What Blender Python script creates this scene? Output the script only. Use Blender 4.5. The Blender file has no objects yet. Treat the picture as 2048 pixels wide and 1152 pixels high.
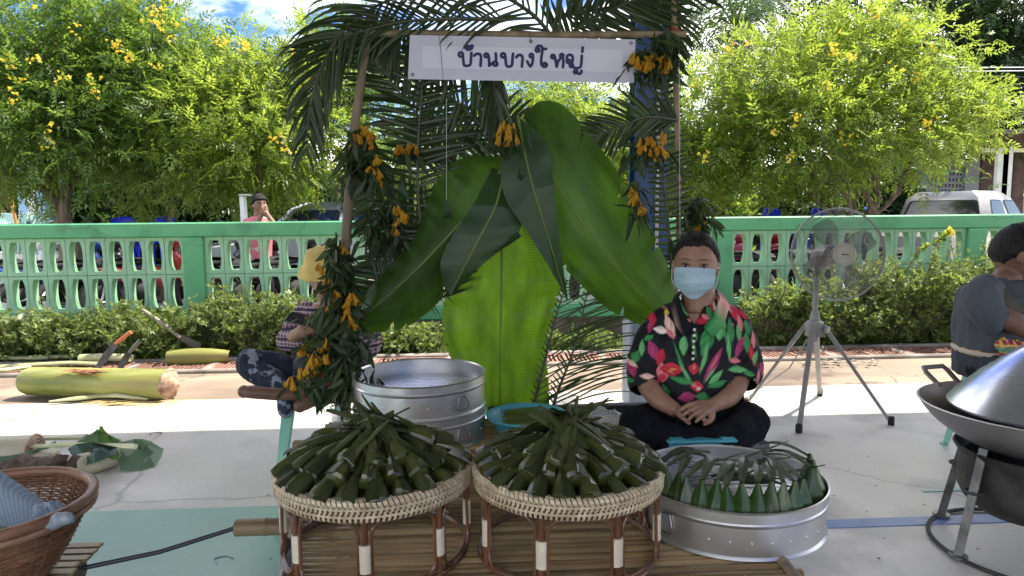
import bpy, bmesh, math, random
import numpy as np
from mathutils import Vector, Matrix, Euler, noise
random.seed(7); rng = np.random.default_rng(7)
PI = math.pi; R = math.radians
sc = bpy.context.scene; COL = sc.collection

# ------------------------------------------------------------------ camera
CAMF, CH = 1400.0, 1.25
YAW = R(3); ROLL = .0098; TH = math.atan((576-425)/CAMF)
_fh = Vector((math.sin(YAW), math.cos(YAW), 0)); _r = Vector((math.cos(YAW), -math.sin(YAW), 0))
CF = Vector((_fh.x*math.cos(TH), _fh.y*math.cos(TH), -math.sin(TH)))
_u = Vector((_fh.x*math.sin(TH), _fh.y*math.sin(TH), math.cos(TH)))
CR = _r*math.cos(ROLL) - _u*math.sin(ROLL); CU = _u*math.cos(ROLL) + _r*math.sin(ROLL)
cam = bpy.data.cameras.new('camera'); co = bpy.data.objects.new('camera', cam); COL.objects.link(co)
cam.sensor_width = 36; cam.lens = CAMF*36/2048; cam.clip_start = .02; cam.clip_end = 600
m3 = Matrix((CR, CU, -CF)).transposed(); co.matrix_world = Matrix.Translation((0, 0, CH)) @ m3.to_4x4()
sc.camera = co
def ray(px, py): return CF + CR*((px-1024)/CAMF) + CU*((576-py)/CAMF)
def G(px, py, z=0.0):            # point of the horizontal plane z seen at a photo pixel
    d = ray(px, py); t = (z-CH)/d.z; return Vector((d.x*t, d.y*t, z))
def YP(px, py, y):               # point of the vertical plane Y = y
    d = ray(px, py); t = y/d.y; return Vector((d.x*t, y, CH+d.z*t))
def DP(px, py, t):               # point at depth t
    d = ray(px, py); return Vector((d.x*t, d.y*t, CH+d.z*t))

# ------------------------------------------------------------------ light
SUN = Vector((.52, .27, 1)).normalized()
sl = bpy.data.lights.new('sun', 'SUN'); sl.energy = 3.4; sl.angle = R(.5); sl.color = (1, .91, .76)
so = bpy.data.objects.new('sun', sl); COL.objects.link(so); so.location = (5, 5, 12)
so.rotation_euler = SUN.to_track_quat('Z', 'Y').to_euler()
W = bpy.data.worlds.new('World'); sc.world = W; W.use_nodes = True
nt = W.node_tree; nt.nodes.clear()
sky = nt.nodes.new('ShaderNodeTexSky'); sky.sky_type = 'NISHITA'; sky.sun_disc = False
sky.sun_elevation = math.asin(SUN.z); sky.sun_rotation = math.atan2(SUN.x, SUN.y)
sky.air_density = 1.0; sky.dust_density = 1.2
bg = nt.nodes.new('ShaderNodeBackground'); bg.inputs[1].default_value = .15
wo = nt.nodes.new('ShaderNodeOutputWorld')
tc = nt.nodes.new('ShaderNodeTexCoord'); nz = nt.nodes.new('ShaderNodeTexNoise')
mp = nt.nodes.new('ShaderNodeMapping'); mp.inputs['Scale'].default_value = (1, 1, 2.6); mp.inputs['Location'].default_value = (5.1, 4.4, 2.2)
nz.inputs['Scale'].default_value = 1.7; nz.inputs['Detail'].default_value = 7; nz.inputs['Roughness'].default_value = .55
rp = nt.nodes.new('ShaderNodeValToRGB'); rp.color_ramp.elements[0].position = .49; rp.color_ramp.elements[1].position = .64
mx = nt.nodes.new('ShaderNodeMixRGB'); mx.inputs[2].default_value = (14, 13.5, 12.8, 1)
nt.links.new(tc.outputs['Generated'], mp.inputs[0]); nt.links.new(mp.outputs[0], nz.inputs['Vector'])
nt.links.new(nz.outputs[0], rp.inputs[0]); nt.links.new(rp.outputs[0], mx.inputs[0])
hs_ = nt.nodes.new('ShaderNodeHueSaturation'); hs_.inputs['Saturation'].default_value = 1.55; hs_.inputs['Value'].default_value = .60; hs_.inputs['Hue'].default_value = .525; nt.links.new(sky.outputs[0], hs_.inputs['Color'])
nt.links.new(hs_.outputs[0], mx.inputs[1]); nt.links.new(mx.outputs[0], bg.inputs[0]); nt.links.new(bg.outputs[0], wo.inputs[0])
vs = sc.view_settings; vs.view_transform = 'Standard'; vs.look = 'None'; vs.exposure = 1.65; vs.gamma = 1
vs.use_curve_mapping = False
sc.cycles.max_bounces = 8; sc.cycles.transparent_max_bounces = 12
sc.cycles.sample_clamp_indirect = 6

# ------------------------------------------------------------------ materials
MATS = {}
def _new(name):
    m = bpy.data.materials.new(name); m.use_nodes = True; t = m.node_tree; t.nodes.clear()
    o = t.nodes.new('ShaderNodeOutputMaterial'); MATS[name] = m; return m, t, o
def pm(name, c1, c2=None, scale=6, detail=4, rough=.6, rvar=0, bump=0, bscale=None, metal=0, spec=.5, stretch=(1, 1, 1),
       coat=0, trans=0, ior=1.45, alpha=1, lo=.35, hi=.65, sss=0, objvar=0, c3=None, c3scale=1.2, c3lo=.55, c3hi=.7, island=0):
    m, t, o = _new(name); N = t.nodes; L = t.links
    b = N.new('ShaderNodeBsdfPrincipled'); L.new(b.outputs[0], o.inputs[0])
    b.inputs['Roughness'].default_value = rough; b.inputs['Metallic'].default_value = metal
    b.inputs['Specular IOR Level'].default_value = spec; b.inputs['IOR'].default_value = ior
    b.inputs['Coat Weight'].default_value = coat; b.inputs['Transmission Weight'].default_value = trans
    b.inputs['Alpha'].default_value = alpha
    if sss: b.inputs['Subsurface Weight'].default_value = sss; b.inputs['Subsurface Scale'].default_value = .01
    tcn = N.new('ShaderNodeTexCoord'); mpn = N.new('ShaderNodeMapping'); mpn.inputs['Scale'].default_value = stretch
    L.new(tcn.outputs['Object'], mpn.inputs[0])
    col = None
    if c2 is not None:
        n = N.new('ShaderNodeTexNoise'); n.inputs['Scale'].default_value = scale; n.inputs['Detail'].default_value = detail
        L.new(mpn.outputs[0], n.inputs['Vector'])
        r = N.new('ShaderNodeValToRGB'); r.color_ramp.elements[0].position = lo; r.color_ramp.elements[1].position = hi
        r.color_ramp.elements[0].color = (*c1, 1); r.color_ramp.elements[1].color = (*c2, 1)
        L.new(n.outputs[0], r.inputs[0]); col = r.outputs[0]
        if rvar:
            mr = N.new('ShaderNodeMapRange'); mr.inputs[3].default_value = max(0, rough-rvar); mr.inputs[4].default_value = min(1, rough+rvar)
            L.new(n.outputs[0], mr.inputs[0]); L.new(mr.outputs[0], b.inputs['Roughness'])
    if c3 is not None:
        n3 = N.new('ShaderNodeTexNoise'); n3.inputs['Scale'].default_value = c3scale; n3.inputs['Detail'].default_value = 6
        L.new(mpn.outputs[0], n3.inputs['Vector'])
        r3 = N.new('ShaderNodeMapRange'); r3.inputs[1].default_value = c3lo; r3.inputs[2].default_value = c3hi; L.new(n3.outputs[0], r3.inputs[0])
        x = N.new('ShaderNodeMixRGB'); L.new(r3.outputs[0], x.inputs[0])
        if col: L.new(col, x.inputs[1])
        else: x.inputs[1].default_value = (*c1, 1)
        x.inputs[2].default_value = (*c3, 1); col = x.outputs[0]
    if objvar or island:
        if island: oi = N.new('ShaderNodeNewGeometry').outputs['Random Per Island']; v = island
        else: oi = N.new('ShaderNodeObjectInfo').outputs['Random']; v = objvar
        h = N.new('ShaderNodeHueSaturation'); mr = N.new('ShaderNodeMapRange'); mr.inputs[3].default_value = 1-v; mr.inputs[4].default_value = 1+v
        L.new(oi, mr.inputs[0]); L.new(mr.outputs[0], h.inputs['Value'])
        if col: L.new(col, h.inputs['Color'])
        else: h.inputs['Color'].default_value = (*c1, 1)
        col = h.outputs[0]
    if col: L.new(col, b.inputs['Base Color'])
    else: b.inputs['Base Color'].default_value = (*c1, 1)
    if bump:
        nb = N.new('ShaderNodeTexNoise'); nb.inputs['Scale'].default_value = bscale or scale*4; nb.inputs['Detail'].default_value = 5
        L.new(mpn.outputs[0], nb.inputs['Vector'])
        bp = N.new('ShaderNodeBump'); bp.inputs['Strength'].default_value = bump; bp.inputs['Distance'].default_value = .01
        L.new(nb.outputs[0], bp.inputs['Height']); L.new(bp.outputs[0], b.inputs['Normal'])
    return m
def leafm(name, c1, c2, tcol, tw=.45, rough=.45, vein=0, vscale=60, spec=.4, noise_c=None, island=True):
    """leaf: glossy diffuse front mixed with translucency; colour varies leaf by leaf"""
    m, t, o = _new(name); N = t.nodes; L = t.links
    b = N.new('ShaderNodeBsdfPrincipled'); tr = N.new('ShaderNodeBsdfTranslucent'); ms = N.new('ShaderNodeMixShader')
    ms.inputs[0].default_value = tw; L.new(b.outputs[0], ms.inputs[1]); L.new(tr.outputs[0], ms.inputs[2]); L.new(ms.outputs[0], o.inputs[0])
    b.inputs['Roughness'].default_value = rough; b.inputs['Specular IOR Level'].default_value = spec
    if island: src = N.new('ShaderNodeNewGeometry').outputs['Random Per Island']
    else:
        n = N.new('ShaderNodeTexNoise'); n.inputs['Scale'].default_value = 5; n.inputs['Detail'].default_value = 3
        tcn = N.new('ShaderNodeTexCoord'); L.new(tcn.outputs['Object'], n.inputs['Vector']); src = n.outputs[0]
    r = N.new('ShaderNodeValToRGB'); r.color_ramp.elements[0].color = (*c1, 1); r.color_ramp.elements[1].color = (*c2, 1)
    if not island: r.color_ramp.elements[0].position = .3; r.color_ramp.elements[1].position = .7
    L.new(src, r.inputs[0]); L.new(r.outputs[0], b.inputs['Base Color'])
    h = N.new('ShaderNodeHueSaturation'); mr = N.new('ShaderNodeMapRange'); mr.inputs[3].default_value = .7; mr.inputs[4].default_value = 1.25
    L.new(src, mr.inputs[0]); L.new(mr.outputs[0], h.inputs['Value']); h.inputs['Color'].default_value = (*tcol, 1); L.new(h.outputs[0], tr.inputs[0])
    if vein:
        uv = N.new('ShaderNodeUVMap'); w = N.new('ShaderNodeTexWave'); w.wave_type = 'BANDS'; w.bands_direction = 'Y'
        w.inputs['Scale'].default_value = vscale; w.inputs['Distortion'].default_value = 2.2; w.inputs['Detail'].default_value = 3; w.inputs['Detail Scale'].default_value = 1.5
        L.new(uv.outputs[0], w.inputs['Vector']); bp = N.new('ShaderNodeBump'); bp.inputs['Strength'].default_value = vein; bp.inputs['Distance'].default_value = .004
        L.new(w.outputs[0], bp.inputs['Height']); L.new(bp.outputs[0], b.inputs['Normal'])
        mm = N.new('ShaderNodeMixRGB'); mm.blend_type = 'MULTIPLY'; mm.inputs[0].default_value = .42
        n5 = N.new('ShaderNodeTexNoise'); n5.inputs['Scale'].default_value = 3.2; n5.inputs['Detail'].default_value = 5; L.new(uv.outputs[0], n5.inputs['Vector']); r5 = N.new('ShaderNodeMapRange'); r5.inputs[1].default_value = .3; r5.inputs[2].default_value = .75; r5.inputs[3].default_value = .55; r5.inputs[4].default_value = 1.5; L.new(n5.outputs[0], r5.inputs[0])
        h5 = N.new('ShaderNodeHueSaturation'); L.new(r5.outputs[0], h5.inputs['Value']); L.new(h.outputs[0], h5.inputs['Color'])
        L.new(h5.outputs[0], mm.inputs[1]); L.new(w.outputs[0], mm.inputs[2]); L.new(mm.outputs[0], tr.inputs[0])
    return m
def attrm(name, rough=.75, bump=.15, bscale=220, attr='Col', spec=.3, sheen=.2):
    m, t, o = _new(name); N = t.nodes; L = t.links
    b = N.new('ShaderNodeBsdfPrincipled'); L.new(b.outputs[0], o.inputs[0]); b.inputs['Roughness'].default_value = rough
    b.inputs['Specular IOR Level'].default_value = spec; b.inputs['Sheen Weight'].default_value = sheen
    a = N.new('ShaderNodeAttribute'); a.attribute_name = attr; L.new(a.outputs['Color'], b.inputs['Base Color'])
    n = N.new('ShaderNodeTexNoise'); n.inputs['Scale'].default_value = bscale; tcn = N.new('ShaderNodeTexCoord'); L.new(tcn.outputs['Object'], n.inputs['Vector'])
    bp = N.new('ShaderNodeBump'); bp.inputs['Strength'].default_value = bump; bp.inputs['Distance'].default_value = .002
    L.new(n.outputs[0], bp.inputs['Height']); L.new(bp.outputs[0], b.inputs['Normal'])
    return m

# ------------------------------------------------------------------ tagging and objects
OFF = {}
def tag(o, label=None, cat=None, group=None, kind=None):
    if label: o['label'] = label
    if cat: o['category'] = cat
    if group: o['group'] = group
    if kind: o['kind'] = kind
    return o
def thing(name, label, cat, loc=(0, 0, 0), group=None):
    o = bpy.data.objects.new(name, None); COL.objects.link(o); o.location = loc; o.empty_display_size = .05
    OFF[o.name] = Vector(loc); return tag(o, label, cat, group)
class MB:
    """collects shapes; build() links them as one mesh object"""
    def __init__(s): s.v = []; s.f = []; s.sm = True
    def add(s, vs, fs):
        n = len(s.v); s.v.extend([tuple(p) for p in vs]); s.f.extend([tuple(i+n for i in f) for f in fs]); return s
    def box(s, c, d, rot=None, bev=0):
        c = Vector(c); hx, hy, hz = d[0]/2, d[1]/2, d[2]/2
        if bev:
            b = min(bev, hx*.9, hy*.9, hz*.9); vs = []
            for sx in (-1, 1):
                for sy in (-1, 1):
                    for sz in (-1, 1):
                        vs += [(sx*hx, sy*(hy-b), sz*(hz-b)), (sx*(hx-b), sy*hy, sz*(hz-b)), (sx*(hx-b), sy*(hy-b), sz*hz)]
            idx = lambda sx, sy, sz, k: ((sx > 0)*4+(sy > 0)*2+(sz > 0))*3+k
            fs = []
            for a in (-1, 1):
                fs.append([idx(a, -1, -1, 0), idx(a, 1, -1, 0), idx(a, 1, 1, 0), idx(a, -1, 1, 0)][::a])
                fs.append([idx(-1, a, -1, 1), idx(-1, a, 1, 1), idx(1, a, 1, 1), idx(1, a, -1, 1)][::a])
                fs.append([idx(-1, -1, a, 2), idx(1, -1, a, 2), idx(1, 1, a, 2), idx(-1, 1, a, 2)][::a])
                for bb in (-1, 1):
                    fs.append([idx(a, bb, -1, 0), idx(a, bb, 1, 0), idx(a, bb, 1, 1), idx(a, bb, -1, 1)][::-a*bb])
                    fs.append([idx(a, -1, bb, 0), idx(a, 1, bb, 0), idx(a, 1, bb, 2), idx(a, -1, bb, 2)][::a*bb])
                    fs.append([idx(-1, a, bb, 1), idx(1, a, bb, 1), idx(1, a, bb, 2), idx(-1, a, bb, 2)][::-a*bb])
            for sx in (-1, 1):
                for sy in (-1, 1):
                    for sz in (-1, 1): fs.append([idx(sx, sy, sz, k) for k in (0, 1, 2)][::sx*sy*sz])
        else:
            vs = [(x, y, z) for x in (-hx, hx) for y in (-hy, hy) for z in (-hz, hz)]
            fs = [(0, 1, 3, 2), (4, 6, 7, 5), (0, 4, 5, 1), (2, 3, 7, 6), (0, 2, 6, 4), (1, 5, 7, 3)]
        if rot is not None:
            M = rot if isinstance(rot, Matrix) else Euler(rot).to_matrix(); vs = [M @ Vector(p) for p in vs]
        return s.add([Vector(p)+c for p in vs], fs)
    def tube(s, pts, r, n=10, cap=True, closed=False, flat=None):
        pts = [Vector(p) for p in pts]; m = len(pts); rs = r if hasattr(r, '__len__') else [r]*m
        fl = flat if hasattr(flat, '__len__') else [flat]*m
        vs = []; prev = None
        for i, p in enumerate(pts):
            if closed: t = pts[(i+1) % m]-pts[i-1]
            else: t = pts[min(i+1, m-1)]-pts[max(i-1, 0)]
            t.normalize()
            if prev is None:
                a = Vector((0, 0, 1)) if abs(t.z) < .9 else Vector((1, 0, 0)); u = t.cross(a).normalized()
            else: u = (prev-t*prev.dot(t)); u = u.normalized() if u.length > 1e-6 else t.orthogonal().normalized()
            prev = u; w = t.cross(u)
            k = fl[i] if fl[i] else 1
            for j in range(n):
                an = 2*PI*j/n; vs.append(p+u*math.cos(an)*rs[i]+w*math.sin(an)*rs[i]*k)
        fs = []
        for i in range(m if closed else m-1):
            for j in range(n):
                a = i*n+j; b = i*n+(j+1) % n; c = ((i+1) % m)*n+(j+1) % n; d = ((i+1) % m)*n+j; fs.append((a, b, c, d))
        if cap and not closed:
            fs.append(tuple(range(n-1, -1, -1))); fs.append(tuple((m-1)*n+j for j in range(n)))
        return s.add(vs, fs)
    def lathe(s, prof, n=32, c=(0, 0, 0), M=None, close=False, sx=1, sy=1):
        c = Vector(c); vs = []
        for r, z in prof:
            for j in range(n):
                a = 2*PI*j/n; p = Vector((r*math.cos(a)*sx, r*math.sin(a)*sy, z)); vs.append((M @ p if M else p)+c)
        fs = []; m = len(prof)
        for i in range(m if close else m-1):
            for j in range(n):
                fs.append((i*n+j, i*n+(j+1) % n, ((i+1) % m)*n+(j+1) % n, ((i+1) % m)*n+j))
        if not close:
            if prof[0][0] > 1e-6: fs.append(tuple(range(n-1, -1, -1)))
            if prof[-1][0] > 1e-6: fs.append(tuple((m-1)*n+j for j in range(n)))
        return s.add(vs, fs)
    def torus(s, c, Rr, r, n=48, k=8, M=None, sx=1, sy=1):
        c = Vector(c); vs = []
        for i in range(n):
            a = 2*PI*i/n
            for j in range(k):
                b = 2*PI*j/k; p = Vector(((Rr+r*math.cos(b))*math.cos(a)*sx, (Rr+r*math.cos(b))*math.sin(a)*sy, r*math.sin(b))); vs.append((M @ p if M else p)+c)
        return s.add(vs, [(i*k+j, ((i+1) % n)*k+j, ((i+1) % n)*k+(j+1) % k, i*k+(j+1) % k) for i in range(n) for j in range(k)])
    def ell(s, c, r, M=None, n=14, k=9):
        c = Vector(c); r = r if hasattr(r, '__len__') else (r, r, r); vs = [Vector((0, 0, -r[2]))]
        for i in range(1, k):
            a = PI*i/k-PI/2
            for j in range(n):
                b = 2*PI*j/n; vs.append(Vector((r[0]*math.cos(a)*math.cos(b), r[1]*math.cos(a)*math.sin(b), r[2]*math.sin(a))))
        vs.append(Vector((0, 0, r[2]))); vs = [(M @ p if M else p)+c for p in vs]
        fs = [(0, 1+(j+1) % n, 1+j) for j in range(n)]
        for i in range(k-2):
            for j in range(n): fs.append((1+i*n+j, 1+i*n+(j+1) % n, 1+(i+1)*n+(j+1) % n, 1+(i+1)*n+j))
        e = len(vs)-1; fs += [(e, 1+(k-2)*n+j, 1+(k-2)*n+(j+1) % n) for j in range(n)]
        return s.add(vs, fs)
    def grid(s, rows, two=0):
        """rows: list of equal-length point lists"""
        m = len(rows); n = len(rows[0]); vs = [p for r in rows for p in r]
        return s.add(vs, [(i*n+j, i*n+j+1, (i+1)*n+j+1, (i+1)*n+j) for i in range(m-1) for j in range(n-1)])
    def prism(s, poly, d, axis='y', at=0):
        """2D polygon (a,b) extruded d; axis y: (x,z) polygon from y=at to at+d ; z: (x,y) ; x: (y,z)"""
        def P(a, b, t): return {'y': (a, t, b), 'z': (a, b, t), 'x': (t, a, b)}[axis]
        n = len(poly); vs = [P(a, b, at) for a, b in poly]+[P(a, b, at+d) for a, b in poly]
        fs = [tuple(range(n)), tuple(range(2*n-1, n-1, -1))]+[(i, i+n, (i+1) % n+n, (i+1) % n) for i in range(n)]
        return s.add(vs, fs)
    def xf(s, M, i0=0):
        for i in range(i0, len(s.v)): s.v[i] = tuple(M @ Vector(s.v[i]))
        return s
    def build(s, name, mat, parent=None, origin=None, smooth=True, ang=40, uv=None, kind=None):
        me = bpy.data.meshes.new(name)
        if parent is not None: off = OFF.get(parent.name, Vector())
        else:
            if origin is None and s.v:
                a = np.array(s.v); origin = ((a[:, 0].min()+a[:, 0].max())/2, (a[:, 1].min()+a[:, 1].max())/2, a[:, 2].min())
            off = Vector(origin or (0, 0, 0))
        ox, oy, oz = off
        me.from_pydata([(p[0]-ox, p[1]-oy, p[2]-oz) for p in s.v], [], s.f)
        me.materials.append(mat); me.validate(clean_customdata=False)
        if uv is not None:
            l = me.uv_layers.new(name='UVMap'); ind = np.zeros(len(me.loops), dtype=np.int32); me.loops.foreach_get('vertex_index', ind)
            l.data.foreach_set('uv', np.array(uv, dtype=np.float32)[ind].ravel())
        o = bpy.data.objects.new(name, me); COL.objects.link(o)
        if parent is not None: o.parent = parent; OFF[o.name] = off
        else: o.location = off; OFF[o.name] = off
        if smooth:
            me.polygons.foreach_set('use_smooth', [True]*len(me.polygons))
            if ang < 180:
                try: me.set_sharp_from_angle(angle=R(ang))
                except Exception: pass
        if kind: o['kind'] = kind
        return o
def evalmesh(o, mods):
    """apply modifiers made by mods(o) without operators"""
    mods(o); dg = bpy.context.evaluated_depsgraph_get(); dg.update()
    me = bpy.data.meshes.new_from_object(o.evaluated_get(dg)); old = o.data; o.modifiers.clear(); o.data = me; me.name = old.name
    bpy.data.meshes.remove(old); me.polygons.foreach_set('use_smooth', [True]*len(me.polygons)); return o
def remesh(o, vox=.006, smooth=4, fac=.5):
    def f(o):
        m = o.modifiers.new('r', 'REMESH'); m.mode = 'VOXEL'; m.voxel_size = vox; m.use_smooth_shade = True
        if smooth: s = o.modifiers.new('s', 'SMOOTH'); s.iterations = smooth; s.factor = fac
    return evalmesh(o, f)
def dup(root, loc, rot=(0, 0, 0), scale=None, label=None, group=None):
    def cp(o, par):
        c = o.copy(); COL.objects.link(c); c.parent = par
        if par is not None: c.matrix_parent_inverse = o.matrix_parent_inverse
        for ch in KIDS.get(o.name) or o.children: cp(ch, c)
        return c
    r = cp(root, None); r.location = loc; r.rotation_euler = rot
    if scale is not None: r.scale = scale if hasattr(scale, '__len__') else (scale,)*3
    if label: r['label'] = label
    if group: r['group'] = group
    return r
KIDS = {}
def place(o, loc, rot=(0, 0, 0), scale=None, label=None, group=None):
    o.location = loc; o.rotation_euler = rot
    if scale is not None: o.scale = scale if hasattr(scale, '__len__') else (scale,)*3
    if label: o['label'] = label
    if group: o['group'] = group
    return o
def npmesh(name, V, Fq, mat, parent=None, origin=None, kind=None, smooth=False):
    """numpy mesh of quads (F,4) or tris (F,3)"""
    me = bpy.data.meshes.new(name); off = OFF.get(parent.name, Vector()) if parent is not None else Vector(origin or (0, 0, 0))
    V = V-np.array(off); k = Fq.shape[1]
    me.vertices.add(len(V)); me.vertices.foreach_set('co', V.astype(np.float32).ravel())
    me.loops.add(Fq.size); me.loops.foreach_set('vertex_index', Fq.astype(np.int32).ravel())
    me.polygons.add(len(Fq)); me.polygons.foreach_set('loop_start', np.arange(0, Fq.size, k, dtype=np.int32))
    me.polygons.foreach_set('loop_total', np.full(len(Fq), k, dtype=np.int32))
    if smooth: me.polygons.foreach_set('use_smooth', [True]*len(Fq))
    me.update(calc_edges=True); me.materials.append(mat); o = bpy.data.objects.new(name, me); COL.objects.link(o)
    if parent is not None: o.parent = parent
    else: o.location = off
    OFF[o.name] = off
    if kind: o['kind'] = kind
    return o
def rots(n, tilt=None, up=None):
    """n random rotation matrices; z axes spread round up with tilt (radians sd)"""
    q = rng.normal(size=(n, 4)); q /= np.linalg.norm(q, axis=1)[:, None]; w, x, y, z = q.T
    return np.stack([1-2*(y*y+z*z), 2*(x*y-z*w), 2*(x*z+y*w), 2*(x*y+z*w), 1-2*(x*x+z*z), 2*(y*z-x*w), 2*(x*z-y*w), 2*(y*z+x*w), 1-2*(x*x+y*y)], axis=1).reshape(n, 3, 3)
def frames(dirs, ups):
    """rotation matrices whose x axis follows dirs and z leans to ups"""
    x = dirs/np.linalg.norm(dirs, axis=1)[:, None]; y = np.cross(ups, x); y /= np.linalg.norm(y, axis=1)[:, None]+1e-9; z = np.cross(x, y)
    return np.stack([x, y, z], axis=2)
def scatter(tv, tf, pos, rot, scl):
    """instances of a template baked into arrays"""
    n = len(pos); V = np.einsum('nij,kj->nki', rot, tv)*scl[:, None, None]+pos[:, None, :]
    F = tf[None]+(np.arange(n)*len(tv))[:, None, None]; return V.reshape(-1, 3), F.reshape(-1, tf.shape[1])
def leaf_t(L, Wd, bend=.1, x0=0, ang=0, z0=0):
    """one leaflet: 2 folded quads -> pointed blade, from (x0,0) heading at ang"""
    c, s_ = math.cos(ang), math.sin(ang)
    pts = [(0, 0, 0), (L*.45, Wd/2, bend*L*.3), (L, 0, -bend*L), (L*.45, -Wd/2, bend*L*.3), (L*.5, 0, 0)]
    v = [(x0+a*c-b*s_, a*s_+b*c, z0+z) for a, b, z in pts]
    return v, [(0, 4, 2, 1), (0, 3, 2, 4)]
def sprig(n=7, L=.22, ll=.085, lw=.026, droop=.25):
    """pinnate leaf: n leaflets along a curved stalk"""
    V = []; Fc = []
    k = (n-1)//2
    for i in range(k):
        x = L*(.25+.6*i/k); z = -droop*x*x/L
        for sd in (1, -1):
            v, f = leaf_t(ll*(1-.15*abs(i-k/2)), lw, .25, x, sd*R(62-8*i), z); o = len(V); V += v; Fc += [[a+o for a in q] for q in f]
    v, f = leaf_t(ll*1.15, lw*1.1, .3, L*.88, 0, -droop*L*.7); o = len(V); V += v; Fc += [[a+o for a in q] for q in f]
    return np.array(V), np.array(Fc)
def rosette(n=5, ll=.05, lw=.02, up=.5):
    V = []; Fc = []
    for i in range(n):
        a = 2*PI*i/n+random.uniform(-.4, .4); v, f = leaf_t(ll*random.uniform(.8, 1.2), lw, .2, 0, 0)
        M = Euler((random.uniform(-.4, .4), -random.uniform(.1, up+.4), a), 'XYZ').to_matrix(); v = [tuple(M @ Vector(p)) for p in v]
        o = len(V); V += v; Fc += [[q+o for q in w] for w in f]
    return np.array(V), np.array(Fc)
# ------------------------------------------------------------------ setting
M = {}
M['floor'] = pm('floor', (.47, .445, .40), (.64, .61, .555), scale=1.1, detail=10, rough=.42, rvar=.12, bump=.2, bscale=30, c3=(.30, .29, .275), c3scale=2.3, c3lo=.50, c3hi=.72)
M['teal_floor'] = pm('teal_floor', (.20, .38, .33), (.25, .44, .38), scale=2.2, detail=9, rough=.34, rvar=.12, bump=.08, bscale=40, c3=(.24, .36, .32), c3scale=3, c3lo=.55, c3hi=.85)
M['blue_line'] = pm('blue_line', (.13, .20, .38), (.19, .27, .45), scale=9, rough=.45, c3=(.3, .33, .4), c3scale=6, c3lo=.6, c3hi=.9)
M['strip'] = pm('strip', (.20, .155, .115), (.34, .27, .20), scale=1.6, detail=11, rough=.85, bump=.5, bscale=50, stretch=(.5, 1.5, 1), c3=(.13, .10, .08), c3scale=1.3)
M['terrain'] = pm('terrain', (.13, .11, .075), (.24, .20, .14), scale=.8, detail=8, rough=.95, bump=.5)
M['pale_yard'] = pm('pale_yard', (.36, .33, .29), (.48, .45, .40), scale=.7, detail=9, rough=.8, bump=.2)
M['soil'] = pm('soil', (.05, .035, .022), (.11, .08, .05), scale=7, detail=8, rough=.95, bump=.9, bscale=25)
M['kerb'] = pm('kerb', (.16, .14, .12), (.36, .33, .29), scale=5, detail=8, rough=.85, bump=.5)
M['grate'] = pm('grate', (.22, .10, .07), (.36, .22, .17), scale=14, detail=5, rough=.75, bump=.3, objvar=.2)
M['black'] = pm('black', (.012, .012, .012), rough=.7)
M['green_rail'] = pm('green_rail', (.10, .37, .17), (.13, .43, .21), scale=2.5, detail=8, rough=.5, bump=.15, bscale=25, c3=(.06, .20, .11), c3scale=3.5, c3lo=.55, c3hi=.8)
M['green_block'] = pm('green_block', (.29, .52, .33), (.34, .58, .38), scale=5, detail=7, rough=.6, bump=.25, bscale=35, objvar=.05, c3=(.12, .27, .15), c3scale=6, c3lo=.55, c3hi=.75)
M['oldwall'] = pm('oldwall', (.10, .075, .05), (.24, .19, .14), scale=4, detail=8, rough=.9, bump=.6)
M['roofsheet'] = pm('roofsheet', (.30, .30, .31), rough=.6)
M['pillar_blue'] = pm('pillar_blue', (.012, .05, .16), (.018, .065, .2), scale=5, rough=.35)
M['pillar_grey'] = pm('pillar_grey', (.20, .24, .29), (.26, .3, .35), scale=6, rough=.5)
M['grass'] = leafm('grass', (.07, .12, .02), (.14, .18, .04), (.2, .3, .03), tw=.3)

def cracks(m, col=(.16, .15, .14), sc_=.55, w=.006, amt=.55):
    t = m.node_tree; N = t.nodes; L = t.links; b = [n for n in N if n.type == 'BSDF_PRINCIPLED'][0]; src = b.inputs['Base Color'].links[0].from_socket
    tcn = N.new('ShaderNodeTexCoord'); nz_ = N.new('ShaderNodeTexNoise'); nz_.inputs['Scale'].default_value = 2.5; nz_.inputs['Detail'].default_value = 6; L.new(tcn.outputs['Object'], nz_.inputs['Vector'])
    mxv = N.new('ShaderNodeMixRGB'); mxv.inputs[0].default_value = .22; L.new(tcn.outputs['Object'], mxv.inputs[1]); L.new(nz_.outputs['Color'], mxv.inputs[2])
    v = N.new('ShaderNodeTexVoronoi'); v.feature = 'DISTANCE_TO_EDGE'; v.inputs['Scale'].default_value = sc_; L.new(mxv.outputs[0], v.inputs['Vector'])
    r = N.new('ShaderNodeMapRange'); r.inputs[1].default_value = 0; r.inputs[2].default_value = w; r.inputs[3].default_value = amt; r.inputs[4].default_value = 0; L.new(v.outputs['Distance'], r.inputs[0])
    x = N.new('ShaderNodeMixRGB'); L.new(r.outputs[0], x.inputs[0]); L.new(src, x.inputs[1]); x.inputs[2].default_value = (*col, 1)
    s2 = N.new('ShaderNodeTexNoise'); s2.inputs['Scale'].default_value = 42; s2.inputs['Detail'].default_value = 3; L.new(tcn.outputs['Object'], s2.inputs['Vector']); r2 = N.new('ShaderNodeMapRange'); r2.inputs[1].default_value = .70; r2.inputs[2].default_value = .76; r2.inputs[4].default_value = .5; L.new(s2.outputs[0], r2.inputs[0])
    y = N.new('ShaderNodeMixRGB'); L.new(r2.outputs[0], y.inputs[0]); L.new(x.outputs[0], y.inputs[1]); y.inputs[2].default_value = (*col, 1); L.new(y.outputs[0], b.inputs['Base Color'])
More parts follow.
